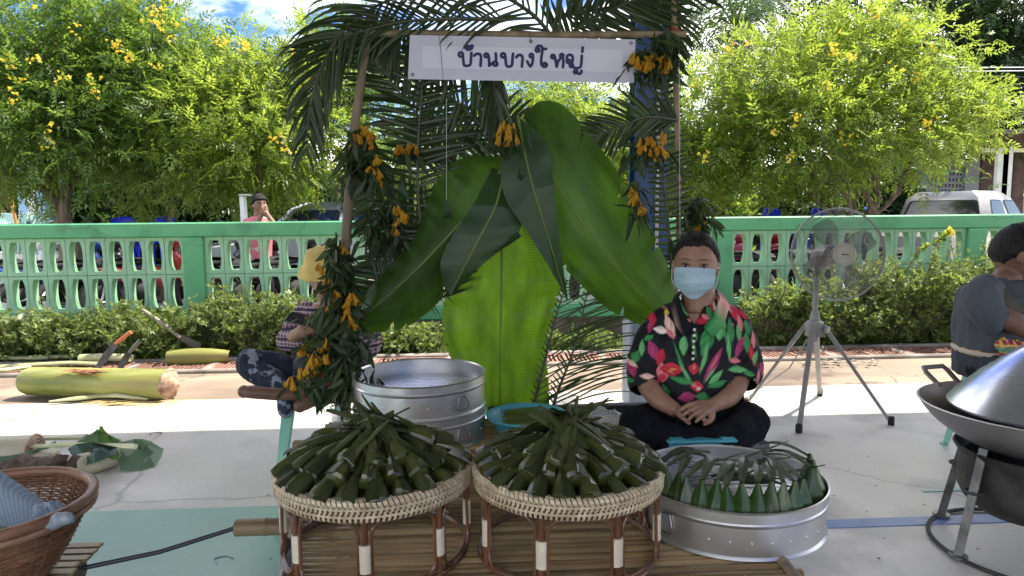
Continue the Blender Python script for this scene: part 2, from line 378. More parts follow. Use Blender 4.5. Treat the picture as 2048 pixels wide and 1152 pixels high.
cracks(M['floor']); cracks(M['teal_floor'], (.12, .2, .18), .6); cracks(M['strip'], (.08, .06, .045), 1.2, .012, .7); cracks(M['green_rail'], (.05, .10, .06), .7, .004, .5); cracks(M['oldwall'], (.03, .025, .02), 2, .02)
MB().box((0, 60, -.215), (400, 400, .1)).build('terrain', M['terrain'], smooth=False, kind='structure')
MB().box((0, -.61, -.08), (30, 10.78, .16)).build('floor', M['floor'], smooth=False, kind='structure')
tx = G(560, 1100).x
MB().box((-7.5+.25, -1.4, .002), (15, 8.7, .004)).build('painted_court_floor', M['teal_floor'], smooth=False, kind='structure')
MB().box((7.6, 2.605, .002), (14.6, .07, .004)).build('court_line', M['blue_line'], smooth=False, kind='structure')
a = G(1845, 983); MB().box((a.x+.22, a.y, .002), (.44, .018, .004)).build('court_line', M['teal_floor'], smooth=False, kind='structure')
b = MB(); b.box((0, 5.205, -.09), (30, .846, .16)); b.build('cement_strip', M['strip'], smooth=False, kind='structure')
MB().box((0, 5.655, -.06), (30, .05, .16), bev=.01).build('kerb', M['kerb'], smooth=False, kind='structure')
MB().box((0, 6.10, -.06), (30, .08, .16), bev=.01).build('kerb', M['kerb'], smooth=False, kind='structure')
MB().box((0, 5.87, -.155), (30, .38, .01)).build('drain_bed', M['soil'], smooth=False, kind='structure')
MB().box((0, 6.56, -.09), (30, .83, .15)).build('planting_bed', M['soil'], smooth=False, kind='structure')
MB().box((0, 10.4, -.085), (60, 6.6, .14)).build('pale_yard', M['pale_yard'], smooth=False, kind='structure')
MB().box((0, 22, -.1), (60, 16.6, .13)).build('road', pm('road', (.3, .28, .25), (.42, .4, .36), scale=.5, rough=.85), smooth=False, kind='structure')
# drain gratings
dr = thing('drain_cover', 'line of rust coloured slotted gratings over the drain in front of the planting bed', 'drain cover', (0, 5.87, 0))
g0 = None
for i in range(-10, 14):
    x = i*.66+.1
    if g0 is None:
        g = MB(); L_ = .60
        for yy in (-.165, .165): g.box((0, yy, 0), (L_, .03, .03))
        for xx in (-L_/2+.012, L_/2-.012, 0): g.box((xx, 0, .001), (.024, .299, .026))
        k = 15
        for j in range(k):
            xx = -L_/2+.04+(L_-.08)*j/(k-1)
            if abs(xx) > .02: g.box((xx, 0, -.002), (.016, .298, .02))
        g0 = g.build('grate', M['grate'], None, origin=(0, 0, 0), smooth=False); g0.parent = dr; g0.location = (x, 0, -.008)
    else:
        c = g0.copy(); COL.objects.link(c); c.parent = dr; c.location = (x+random.uniform(-.01, .01), 0, -.008+random.uniform(-.004, .004)); c.rotation_euler = (random.uniform(-.02, .02), 0, random.uniform(-.01, .01))
bb = MB()
for i in range(-10, 14): bb.box((i*.66+.43, 5.87, -.012), (.05, .36, .035))
bb.build('cross_bar', M['kerb'], dr, smooth=False)['kind'] = 'stuff'

# pavilion roof over the stall (out of frame, it shades the floor) and its pillar
rf = thing('pavilion_roof', 'wide sheet roof of the open pavilion over the stall', 'roof', (0, 0, 3.3))
for i in range(20):
    x = -9+i; MB().box((x+.5, 1.25, 3.34+(.0 if i % 2 else .004)), (.995, 7.44, .03)).build('roof_panel', M['roofsheet'], rf, smooth=False)
for y in (4.85, 1.5, -2): MB().box((0, y, 3.25), (24, .1, .14)).build('beam', M['pillar_blue'], rf, smooth=False)
pc = G(1268, 812); px_ = YP(1296, 400, pc.y).x
pl = thing('pavilion_pillar', 'blue steel pillar behind the right side of the leaf stall', 'pillar', (px_, pc.y, 0))
pw = (YP(1330, 200, pc.y).x-YP(1264, 200, pc.y).x)
b = MB(); b.box((px_, pc.y-.08, 1.95), (pw, .012, 2.5)); b.box((px_, pc.y+.08, 1.95), (pw, .012, 2.5)); b.box((px_, pc.y, 1.95), (.02, .148, 2.5))
b.build('steel_column', M['pillar_blue'], pl, smooth=False)
MB().tube([(px_+.03, pc.y-.105, .3), (px_+.03, pc.y-.105, 3.1)], .011, 8).build('conduit', pm('conduit', (.5, .5, .48), rough=.5), pl)
cb = G(1237, 700); MB().box((px_-.0, pc.y, .35), (pw+.06, .24, .70), bev=.015).build('column_base', M['pillar_grey'], pl, smooth=False)

# ------------------------------------------------------------------ fence
FY = 6.9; FT = .1
fe = thing('balustrade_fence', 'green painted concrete fence with rows of barrel shaped openings', 'fence', (0, FY+.05, 0))
post_x = [YP(392, 560, FY).x, YP(1443, 520, FY).x, YP(1947, 520, FY).x]
pitch = (post_x[1]-post_x[0])/2; posts = [post_x[0]-pitch, post_x[0], post_x[0]+pitch, post_x[1], post_x[2], post_x[2]+pitch]
x0, x1 = posts[0]-.5, posts[-1]+.5
zt = 1.185; zr = 1.045; z1 = .33; hb = (zr-z1)/2; PWd = .19
MB().box(((x0+x1)/2, FY+.05, (zt+zr)/2), (x1-x0, .17, zt-zr), bev=.012).build('top_rail', M['green_rail'], fe, smooth=False)
MB().box(((x0+x1)/2, FY+.05, .265), (x1-x0, .14, .125), bev=.01).build('bottom_beam', M['green_rail'], fe, smooth=False)
MB().box(((x0+x1)/2, FY+.05, .08), (x1-x0, .11, .24)).build('plinth', M['oldwall'], fe, smooth=False)
for p in posts:
    MB().box((p, FY+.05, .62), (PWd, .19, 1.245-.4), bev=.01).build('post', M['green_rail'], fe, smooth=False)
def block_mesh(w, h):
    b = MB(); g = .0022; W2 = w/2-g; H2 = h/2-g
    hw, ht, hh = w*.34, w*.22, h*.405
    inner = []
    for z, ww in [(-1, ht), (-.72, ht+(hw-ht)*.62), (-.35, hw*.985), (0, hw), (.35, hw*.985), (.72, ht+(hw-ht)*.62), (1, ht)]: inner.append((ww, z*hh))
    inner = inner+[(-a, z) for a, z in inner[::-1]]
    n = len(inner); outer = []
    for a, z in inner:
        s = min(W2/abs(a), 1e9); 
        outer.append((math.copysign(W2, a), z*H2/hh))
    vs = []
    for y, e in ((-FT/2, 0), (FT/2, 0)):
        vs += [(a, y, z) for a, z in outer]; vs += [(a, y, z) for a, z in inner]
    fs = []
    for i in range(n):
        j = (i+1) % n
        fs.append((i, j, n+j, n+i)); fs.append((2*n+j, 2*n+i, 3*n+i, 3*n+j)); fs.append((n+i, n+j, 3*n+j, 3*n+i)); fs.append((j, i, 2*n+i, 2*n+j))
    b.add(vs, fs); return b
bays = [(posts[i]+PWd/2, posts[i+1]-PWd/2) for i in range(len(posts)-1)]
bp = {}
for bi, (a, c) in enumerate(bays):
    n = 13; w = (c-a)/n
    if round(w, 3) not in bp:
        bk = block_mesh(w, hb); o = bk.build('vent_block', M['green_block'], None, origin=(0, 0, 0), smooth=False); o.parent = fe; bp[round(w, 3)] = o; first = True
    else: first = False
    src = bp[round(w, 3)]
    for i in range(n):
        for r_ in range(2):
            if first: o = src; first = False
            else: o = src.copy(); COL.objects.link(o); o.parent = fe
            o.location = (a+w*(i+.5), random.uniform(-.002, .002), z1+hb*(r_+.5))
# grass verge beyond the fence
n = 16000; V, Fc = rosette(4, .07, .008, .9); pos = np.stack([rng.uniform(-9, 11, n), FY+.3+rng.uniform(0, 1.3, n)**1.0, np.full(n, -.01)], 1)
pos2 = np.stack([rng.uniform(-9, 11, 9000), rng.uniform(6.2, 6.85, 9000), np.full(9000, -.015)], 1); pos = np.concatenate([pos, pos2])
rz = rng.uniform(0, 6.28, len(pos)); c_, s_ = np.cos(rz), np.sin(rz); Rm = np.zeros((len(pos), 3, 3)); Rm[:, 0, 0] = c_; Rm[:, 0, 1] = -s_; Rm[:, 1, 0] = s_; Rm[:, 1, 1] = c_; Rm[:, 2, 2] = 1
V2, F2 = scatter(V, Fc, pos, Rm, rng.uniform(.6, 1.5, len(pos))); tag(npmesh('grass', V2, F2, M['grass'], kind='stuff'), 'short grass and weeds along both sides of the green fence', 'grass')
# ------------------------------------------------------------------ trees, shrubs
M['leaf_bright'] = leafm('leaf_bright', (.07, .13, .018), (.13, .20, .03), (.38, .50, .06), tw=.5, rough=.4)
M['leaf_mid'] = leafm('leaf_mid', (.045, .095, .018), (.10, .17, .035), (.26, .40, .055), tw=.48, rough=.38)
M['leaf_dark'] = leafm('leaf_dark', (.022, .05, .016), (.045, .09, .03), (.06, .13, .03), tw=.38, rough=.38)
M['leaf_hedge'] = leafm('leaf_hedge', (.08, .13, .035), (.22, .28, .10), (.32, .42, .09), tw=.35, rough=.42)
M['yellow'] = leafm('yellow', (.88, .68, .05), (.92, .78, .12), (.9, .72, .1), tw=.4, rough=.6)
M['bark'] = pm('bark', (.10, .075, .05), (.22, .17, .12), scale=14, detail=8, rough=.9, bump=.8, bscale=40, stretch=(1, 1, .3))
SP = [sprig(7, .24, .10, .030), sprig(9, .27, .095, .026), sprig(7, .20, .085, .03)]
FLW = rosette(7, .055, .045, .9)
def crown(name, blobs, dens, mat, parent, tmpl=SP, scl=(.75, 1.25), droop=.35, clump=.22, hollow=.5, perclump=9):
    """sprigs in clumps spread through blobs (centre, radii); every sprig is real leaves"""
    Vs = []; Fs = []; o = 0
    for c, r in blobs:
        r = np.array(r if hasattr(r, '__len__') else (r, r, r)); area = (r[0]*r[2]+r[0]*r[1]+r[1]*r[2])/3*12.6
        nc = max(3, int(area*dens)); d = rng.normal(size=(nc, 3)); d /= np.linalg.norm(d, axis=1)[:, None]
        rad = hollow+(1-hollow)*rng.uniform(0, 1, nc)**.6; bump = 1+.16*np.sin(d[:, 0]*5+c[0]*7)*np.cos(d[:, 2]*6+c[2]*5)
        cc = np.array(c)+d*(rad*bump)[:, None]*r
        k = perclump; P_ = np.repeat(cc, k, 0)+rng.normal(size=(nc*k, 3))*clump*np.array([1, 1, .75]); D_ = np.repeat(d, k, 0)*.8+rng.normal(size=(nc*k, 3))*.55
        D_[:, 2] += .25-droop*rng.uniform(0, 1.6, nc*k); up = rng.normal(size=(nc*k, 3))*.45+np.array([0, 0, 1.]); fr = frames(D_, up); sc_ = rng.uniform(*scl, nc*k); pick = rng.integers(0, len(tmpl), nc*k)
        for t in range(len(tmpl)):
            m = pick == t
            V, F_ = scatter(tmpl[t][0], tmpl[t][1], P_[m], fr[m], sc_[m]); Vs.append(V); Fs.append(F_+o); o += len(V)
    return npmesh(name, np.concatenate(Vs), np.concatenate(Fs), mat, parent)
def flowers(name, pts, parent, mat, s=(.35, .72), n=8, spread=.045):
    P_ = np.repeat(np.array([tuple(p) for p in pts]), n, 0); P_ = P_+rng.normal(size=P_.shape)*spread
    fr = frames(rng.normal(size=P_.shape), rng.normal(size=P_.shape)); V, F_ = scatter(FLW[0], FLW[1], P_, fr, rng.uniform(*s, len(P_)))
    return npmesh(name, V, F_, mat, parent)
def limb(b, p0, p1, r0, r1, wob=.12, n=7):
    p0, p1 = Vector(p0), Vector(p1); L = (p1-p0).length; pts = []
    for i in range(n):
        t = i/(n-1); p = p0.lerp(p1, t)
        if 0 < i < n-1: p += Vector((random.uniform(-1, 1), random.uniform(-1, 1), random.uniform(-.5, .5)))*wob*L*.25
        pts.append(p)
    b.tube(pts, [r0+(r1-r0)*i/(n-1) for i in range(n)], 8); return pts
def tree(name, label, trunk_px, Yd, blobs_px, mat, dens, group=None, stems=3, r0=.07, fl=None, cat='tree', ht=None, bark='bark', **kw):
    """trunk_px: x pixel of the foot; blobs_px: (px,py,rpx,dy) at depth Yd+dy"""
    foot = YP(trunk_px, 430, Yd); foot.z = -.06
    t = thing(name, label, cat, foot, group or ('flowering trees' if fl else None)); blobs = []
    for q in blobs_px:
        px, py, rp, dy = q[:4]; c = YP(px, py, Yd+dy); r = rp*(Yd+dy)/CAMF; blobs.append((tuple(c), (r, r*.9, r*(q[4] if len(q) > 4 else .85))))
    b = MB(); fork = foot+Vector((0, 0, ht or 1.0))
    tops = sorted(blobs, key=lambda q: -q[1][0])[:max(stems, 1)*2]
    for i in range(stems):
        off = Vector((random.uniform(-.1, .1), random.uniform(-.1, .1), 0)); f2 = fork+off*2.2+Vector((0, 0, random.uniform(-.1, .25)))
        pts = limb(b, foot+off*.7, f2, r0*(1.1-.15*i), r0*.75, .15)
        for q in tops[i::stems]:
            e = Vector(q[0])+Vector((0, 0, -.1*q[1][2])); m = limb(b, f2, e, r0*.62, r0*.2, .3)
            for j in range(5):
                s_ = m[random.randint(2, len(m)-2)]; limb(b, s_, Vector(q[0])+Vector((random.uniform(-1, 1)*q[1][0], random.uniform(-1, 1)*q[1][1], random.uniform(-.8, .9)*q[1][2]))*.85, r0*.25, r0*.05, .3)
    b.build('trunk', M[bark], t)
    c = crown('crown', blobs, dens, M[mat], t, **kw)
    for x, y, dy in (fl or []): flowers('flower_cluster', [YP(x, y, Yd+dy)], t, M['yellow'])['kind'] = 'stuff'
    return t
# flowering trees left of the stall
tree('flowering_tree', 'leftmost leafy tree with yellow flowers and forked trunk beside blue wall', 140, 10.6,
     [(60, 90, 120, 0), (40, 230, 120, -.3), (170, 160, 125, .3), (140, 260, 100, -.6), (30, 330, 70, 0), (220, 60, 110, .5), (-60, 120, 130, .2), (-40, 280, 110, 0)],
     'leaf_mid', 12, stems=3, r0=.10, ht=1.5, fl=[(150, 60, -1), (70, 120, -1.2), (230, 90, -.8), (250, 112, -.9), (30, 195, -1.3), (120, 160, -1.2), (100, 255, -1.4), (185, 160, -1.2), (195, 180, -1.1), (95, 290, -1.4), (5, 125, -1.1), (70, 10, -.9), (30, 120, -1), (40, 160, -1)])
tree('flowering_tree', 'tall leafy tree crowned with many yellow flowers left of the stall', 352, 11.0,
     [(290, 110, 100, 0), (330, 200, 125, -.3), (260, 250, 100, 0), (380, 290, 110, -.6), (290, 350, 75, 0), (410, 150, 80, .3), (240, 130, 90, .4)],
     'leaf_mid', 12, stems=2, r0=.07, ht=1.6, fl=[(310, 25, -.8), (300, 45, -.9), (320, 52, -1), (315, 20, -.9), (350, 45, -.9), (232, 92, -1.2), (253, 115, -1.2), (345, 75, -1), (370, 38, -.6), (315, 130, -1.2), (440, 85, -.8), (260, 5, -.6), (330, 5, -.6)])
tree('flowering_tree', 'pale sunlit leafy tree behind the boy in the pink shirt', 545, 10.4,
     [(480, 165, 85, .3), (460, 240, 105, -.4), (540, 180, 95, .2), (520, 300, 90, -.4), (605, 150, 65, .5), (590, 330, 70, 0), (450, 340, 75, -.4), (560, 140, 50, .5), (610, 230, 60, .2)],
     'leaf_bright', 11, stems=2, r0=.055, ht=1.5, fl=[(487, 95, -.8), (445, 85, -.7), (590, 97, -.5), (545, 280, -1), (560, 270, -1), (573, 300, -1), (478, 92, -.8), (610, 160, -.4)])
tree('flowering_tree', 'slim leafy tree behind the left bamboo post', 655, 11.4,
     [(690, 90, 60, .3), (660, 160, 65, 0), (740, 160, 60, .4), (690, 290, 70, -.2), (780, 280, 60, .5), (640, 75, 35, .4), (760, 350, 50, .3)],
     'leaf_mid', 15, stems=2, r0=.05, ht=1.3, fl=[(620, 60, -.3), (675, 300, -.7), (645, 330, -.6)])
tree('flowering_tree', 'bright leafy tree seen through the middle of the stall', 1100, 10.8,
     [(1000, 330, 90, .2), (1100, 230, 90, 0), (1180, 300, 90, -.2), (1220, 220, 70, .1), (930, 260, 55, .4), (860, 330, 60, .4), (1260, 330, 80, 0), (1050, 190, 60, .5), (1200, 390, 60, 0)],
     'leaf_bright', 11, stems=3, r0=.05, ht=1.3)
# flowering trees right of the stall
tree('flowering_tree', 'big rounded sunlit tree with yellow flowers beside the pickup', 1705, 10.2,
     [(1700, 140, 120, 0), (1560, 170, 105, -.2), (1820, 130, 100, .2), (1640, 260, 115, -.6), (1780, 240, 105, -.4), (1900, 230, 80, 0), (1500, 250, 85, 0), (1860, 265, 58, -.3), (1760, 70, 60, .3), (1930, 180, 55, .1), (1590, 345, 48, 0), (1700, 345, 48, .2), (1960, 240, 40, 0), (1480, 150, 55, .3), (1640, 90, 60, .2)],
     'leaf_bright', 12.5, stems=4, r0=.065, ht=.8, fl=[(1740, 22, -.5), (1755, 28, -.5), (1662, 100, -1.2), (1668, 92, -1.2), (1850, 250, -1.2), (1858, 245, -1.2), (1835, 157, -1), (1655, 168, -1.4), (1595, 235, -1.3), (1552, 265, -1), (1690, 280, -1.2), (1578, 312, -1), (1455, 100, -.5), (1800, 55, -.6), (1860, 100, -.8), (1460, 90, -.4), (1500, 85, -.6), (1700, 115, -1.2), (1990, 228, -.4), (1785, 140, -1.2)])
tree('flowering_tree', 'small bright tree just right of the right bamboo post', 1440, 10.6,
     [(1400, 230, 75, 0), (1420, 330, 75, -.2), (1480, 330, 60, .2), (1370, 290, 60, .2), (1390, 400, 45, -.5)],
     'leaf_bright', 16, stems=2, r0=.05, ht=1.0, fl=[(1413, 309, -1), (1395, 165, -.5)])
# darker trees further back
BIG = [sprig(9, .45, .17, .05), sprig(7, .40, .19, .06)]
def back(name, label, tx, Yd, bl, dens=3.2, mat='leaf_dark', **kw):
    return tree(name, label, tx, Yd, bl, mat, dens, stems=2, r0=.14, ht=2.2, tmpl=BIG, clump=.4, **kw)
back('shade_tree', 'tall dark bluish green tree at the far right above the shed', 1990, 19,
     [(1940, 80, 110, 0), (2010, 190, 110, -.5), (2040, 30, 120, 0), (1860, 60, 80, .5), (1930, 10, 100, 0), (2090, 150, 110, 0), (1960, 210, 60, 0)], dens=4)
back('shade_tree', 'dark feathery tree behind the big flowering tree', 1640, 21,
     [(1640, 60, 90, 0), (1560, 40, 90, 0), (1740, 20, 70, 0), (1690, 160, 100, 0), (1560, 160, 100, 1), (1400, 60, 70, 1), (1820, 10, 50, 0)], dens=2.6)
back('shade_tree', 'dark broadleaf tree low behind the left flowering trees', 430, 14.5,
     [(260, 390, 85, 0), (370, 400, 85, 0), (470, 390, 80, 0), (220, 330, 70, .5), (330, 320, 80, .5), (430, 320, 80, .5), (540, 380, 55, .5)], dens=6)
back('shade_tree', 'hazy green tree line behind the left trees', 120, 18,
     [(60, 200, 150, 0), (180, 240, 130, 1), (320, 220, 110, 1), (0, 300, 90, 0), (560, 290, 80, 1), (430, 250, 100, 1)], dens=2.4, mat='leaf_mid')
back('shade_tree', 'shaded tree behind the middle of the stall', 1150, 17,
     [(1120, 360, 110, 0), (1250, 380, 100, 0), (950, 400, 80, 0), (1380, 390, 80, 0), (820, 420, 60, 0), (1300, 240, 80, .5), (1120, 260, 60, 0)], dens=4.5)
back('shade_tree', 'dark clump of foliage low behind the big flowering tree', 1700, 14,
     [(1600, 400, 80, 0), (1720, 380, 80, .3), (1770, 420, 60, 0), (1640, 340, 70, 0), (1500, 410, 60, .3)], dens=6)
# coconut palm
def frond_bg(b_v, b_f, base, tip, sag, L=.7, n=34, w=.035):
    base, tip = Vector(base), Vector(tip); pts = []
    for i in range(n+1):
        t = i/n; p = base.lerp(tip, t); p.z += sag*(4*t*(1-t))*.5-sag*.4*t*t; pts.append(p)
    for i in range(3, n):
        t = i/n; d = (pts[i+1]-pts[i-1]).normalized(); s = d.cross(Vector((0, 0, 1))).normalized(); l = L*math.sin(PI*min(1, .25+t*.72))
        for sg in (-1, 1):
            e = pts[i]+d*l*.45+s*sg*l*.75+Vector((0, 0, -l*random.uniform(.3, .7))); mid = pts[i].lerp(e, .5)+Vector((0, 0, l*.1)); q = d*w
            o = len(b_v); b_v.extend([tuple(pts[i]), tuple(mid+q*.5), tuple(e), tuple(mid-q*.5)]); b_f.append([o, o+1, o+2, o+3])
    return pts
pb = YP(1515, 430, 14.5); pb.z = -.06; top = YP(1470, 60, 14.5)
pt = thing('coconut_palm', 'coconut palm with fibrous trunk rising behind the right tree', 'palm tree', pb)
b = MB(); b.tube([pb, pb.lerp(top, .3), pb.lerp(top, .7), top], [.36, .30, .26, .2], 14); b.build('trunk', pm('palm_trunk', (.13, .11, .08), (.28, .25, .19), scale=5, detail=9, rough=.95, bump=1, bscale=20, stretch=(1, 1, .25)), pt)
bv, bf = [], []; rb = MB()
for i, (x, y, dy) in enumerate([(1370, 20, 0), (1380, 150, -.5), (1400, 230, -1.2), (1560, 90, .3), (1590, 10, 0), (1480, -60, .5), (1420, -40, -1), (1520, 200, -1.4), (1350, 90, .5), (1450, 170, -1.5), (1620, 60, -1), (1540, -40, -1)]):
    e = YP(x, y, 14.5+dy); rb.tube(frond_bg(bv, bf, top, e, .9), [.03-.0008*k for k in range(35)], 5)
rb.build('frond_stalk', M['leaf_mid'], pt); npmesh('frond_leaf', np.array(bv), np.array(bf), leafm('palm_leaf', (.05, .08, .04), (.10, .15, .07), (.12, .2, .05), tw=.3, rough=.3), pt)
p2 = YP(1462, 430, 14); p2.z = -.06; t2 = YP(1440, 200, 14)
tag(MB().tube([p2, p2.lerp(t2, .5)+Vector((.1, 0, 0)), t2], [.12, .09, .08], 10).build('bare_palm', M['bark'], origin=p2), 'thin pale palm trunk left of the thick palm trunk', 'tree')
# hedge along the fence: separate shrubs
TL = [rosette(6, .045, .02, .7), rosette(5, .055, .026, .6), rosette(7, .035, .018, .9)]
def shrub(label, px, py_top, wpx, Yd=6.5, dens=66, mat='leaf_hedge', tmpl=TL, scl=(.7, 1.25), twig=True, group='shrubs in the bed along the fence'):
    c = YP(px, py_top, Yd); r = wpx/2*Yd/CAMF; h = c.z
    t = thing('shrub', label, 'shrub', (c.x, Yd, -.015), group)
    bl = [((c.x, Yd, h*.36), (r*.92, .34, h*.42))]
    for k in range(7):
        a = random.uniform(-1, 1); bl.append(((c.x+a*r*.95, Yd+random.uniform(-.28, .12), h*random.uniform(.35, .95)), (r*random.uniform(.15, .4), .20, h*random.uniform(.14, .30))))
    crown('foliage', bl, dens, M[mat], t, tmpl=tmpl, scl=scl, droop=.2, clump=.05, hollow=.55, perclump=6)
    b = MB(); P_ = []
    for k in range(30):
        a = random.uniform(-1.1, 1.1)*r; e = Vector((c.x+a, Yd+random.uniform(-.4, .1), h*random.uniform(.7, 1.30))); s = Vector((c.x+a*.3, Yd, 0)); m = s.lerp(e, .6)+Vector((0, 0, .12*h))
        b.tube([s, m, e], [.006, .004, .0015], 5)
        for q in range(10): P_.append(m.lerp(e, q/9)+Vector((random.uniform(-.015, .015),)*3))
    b.build('stem', M['bark'], t)
    P_ = np.array([tuple(p) for p in P_]); fr = frames(rng.normal(size=P_.shape), rng.normal(size=P_.shape)*.5+np.array([0, 0, 1])); V, F_ = scatter(TL[0][0], TL[0][1], P_, fr, rng.uniform(.5, .9, len(P_)))
    npmesh('twig_leaf', V, F_, M[mat], t, kind='stuff'); return t
for lab, px, py, w, y in [('low broad leaved shrub at the far left end of the bed', 30, 640, 190, 6.45), ('dense small leaved shrub behind the machetes', 190, 622, 230, 6.45), ('small leaved shrub under the first full fence bay', 330, 640, 170, 6.4),
                    ('spreading shrub left of the seated man in the yellow hat', 520, 600, 230, 6.5), ('shrub behind the seated man in the yellow hat', 650, 650, 160, 6.5), ('shaded shrub seen below the left banana leaf', 800, 655, 210, 6.5),
                    ('thin shrub seen between stall leaf and pillar', 1150, 668, 120, 6.5), ('shrub behind the left legs of the fan', 1555, 585, 170, 6.45), ('tall wild shrub directly behind the fan', 1680, 545, 190, 6.4), ('tall bright shrub right of the fan', 1830, 535, 200, 6.4), ('shrub behind the man in the grey shirt', 1960, 520, 190, 6.45), ('shrub at the far right end of the bed', 2110, 540, 160, 6.5)]:
    shrub(lab, px, py, w, y)
BL = [rosette(5, .10, .06, .6), rosette(6, .09, .055, .8)]
for lab, px, py, h, w in [('pale green weed with round leaves in front of the fence post', 365, 612, 0, 60), ('round leaved weed at the far left', 40, 600, 0, 90), ('weed with pale leaves beside the machete handle', 140, 668, 0, 50), ('bright round leaved weed near the drain', 355, 700, 0, 35), ('round leaved weed behind the fan legs', 1590, 690, 0, 60), ('bright weed near the drain right of the fan', 1890, 660, 0, 50)]:
    c = YP(px, py, 6.25); t = thing('weed', lab, 'weed', (c.x, 6.25, -.015)); b = MB(); P_ = []
    for k in range(5):
        e = Vector((c.x+random.uniform(-.5, .5)*w/220, 6.25+random.uniform(-.1, .1), c.z*random.uniform(.6, 1.0))); b.tube([(c.x, 6.25, 0), Vector((c.x, 6.25, 0)).lerp(e, .5)+Vector((.02, 0, .02)), e], [.006, .005, .003], 5)
        for q in range(5): P_.append(Vector((c.x, 6.25, 0)).lerp(e, .45+.13*q))
    b.build('stem', M['leaf_mid'], t); P_ = np.array([tuple(p) for p in P_]); fr = frames(rng.normal(size=P_.shape), np.tile([0, -.3, 1.], (len(P_), 1))+rng.normal(size=P_.shape)*.3)
    V, F_ = scatter(BL[0][0], BL[0][1], P_, fr, rng.uniform(.5, .9, len(P_))); npmesh('leaf', V, F_, M['leaf_hedge'], t)
# long twig with a yellow flower reaching over the right shrub
a = [YP(1800, 560, 6.2), YP(1840, 500, 6.2), YP(1880, 480, 6.2), YP(1900, 462, 6.2)]
t = thing('flowering_twig', 'long leafy twig with a yellow tip rising from the right shrub', 'twig', (a[0].x, 6.2, 0)); MB().tube([(a[0].x-.1, 6.3, 0)]+a, [.006, .005, .004, .003, .002], 6).build('stem', M['bark'], t)
P_ = []
for i in range(3):
    for q in range(8): P_.append(a[i].lerp(a[i+1], q/8))
P_ = np.array([tuple(p) for p in P_]); fr = frames(rng.normal(size=P_.shape), rng.normal(size=P_.shape)*.4+np.array([0, -.2, 1])); V, F_ = scatter(TL[1][0], TL[1][1], P_, fr, rng.uniform(.7, 1.1, len(P_))); npmesh('leaf', V, F_, M['leaf_bright'], t)
V, F_ = scatter(FLW[0], FLW[1], np.array([tuple(a[3])]*4), frames(rng.normal(size=(4, 3)), rng.normal(size=(4, 3))), np.array([.9]*4)); npmesh('flower', V, F_, M['yellow'], t)
# ------------------------------------------------------------------ buildings and vehicles beyond the fence
M['blue_wall'] = pm('blue_wall', (.30, .50, .66), (.38, .58, .72), scale=3, rough=.8, bump=.1)
M['white_paint'] = pm('white_paint', (.72, .74, .74), (.8, .8, .79), scale=4, rough=.6)
M['cream'] = pm('cream', (.5, .52, .46), (.6, .62, .55), scale=4, rough=.7)
M['brown_dark'] = pm('brown_dark', (.05, .03, .022), (.1, .065, .05), scale=5, rough=.8)
M['glass'] = pm('glass', (.012, .016, .022), rough=.06, spec=.8)
M['rubber'] = pm('rubber', (.015, .015, .016), rough=.75)
M['chrome'] = pm('chrome', (.6, .6, .62), rough=.15, metal=1)
def bxp(x0, y0, x1, y1, Yd, dep, mat, name, parent, push=0):
    """box whose front face spans the given photo pixels at distance Yd"""
    a, c = YP(x0, y0, Yd), YP(x1, y1, Yd); return MB().box(((a.x+c.x)/2, Yd+dep/2+push, (a.z+c.z)/2), (abs(c.x-a.x), dep, abs(a.z-c.z)), bev=.01).build(name, mat, parent, smooth=False)
f0 = YP(90, 440, 17); bg_ = thing('blue_building', 'light blue building with a dark doorway behind the leftmost tree', 'building', (f0.x, 18.5, 0))
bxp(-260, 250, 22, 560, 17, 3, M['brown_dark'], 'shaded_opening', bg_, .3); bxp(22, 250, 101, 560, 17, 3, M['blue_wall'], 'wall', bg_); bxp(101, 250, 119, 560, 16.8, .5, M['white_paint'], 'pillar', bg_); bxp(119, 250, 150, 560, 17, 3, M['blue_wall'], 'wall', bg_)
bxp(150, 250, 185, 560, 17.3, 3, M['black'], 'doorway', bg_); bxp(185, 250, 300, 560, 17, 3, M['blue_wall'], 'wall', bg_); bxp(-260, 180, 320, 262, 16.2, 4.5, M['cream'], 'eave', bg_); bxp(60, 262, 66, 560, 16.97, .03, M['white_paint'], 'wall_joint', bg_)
tag(MB().box((YP(-60, 440, 15).x, 15.2, .22), (9.5, 2.2, .62), bev=.02).build('veranda_floor', M['cream'], smooth=False), 'raised cream veranda floor in front of the light blue building', 'veranda')
lg_ = thing('low_wall', 'pale green ledge seen just above the fence at the left', 'ledge', YP(140, 446, 13.6)); bxp(98, 441, 132, 452, 13.6, .3, M['cream'], 'ledge', lg_); bxp(150, 440, 190, 446, 13.6, .3, M['cream'], 'ledge', lg_)
tag(MB().tube([YP(33, 452, 12.5), YP(21, 392, 12.5)], .028, 8).build('leaning_pole', pm('orange_pole', (.55, .27, .07), (.7, .38, .12), scale=5, rough=.5)), 'orange pole leaning in front of the light blue building', 'pole')
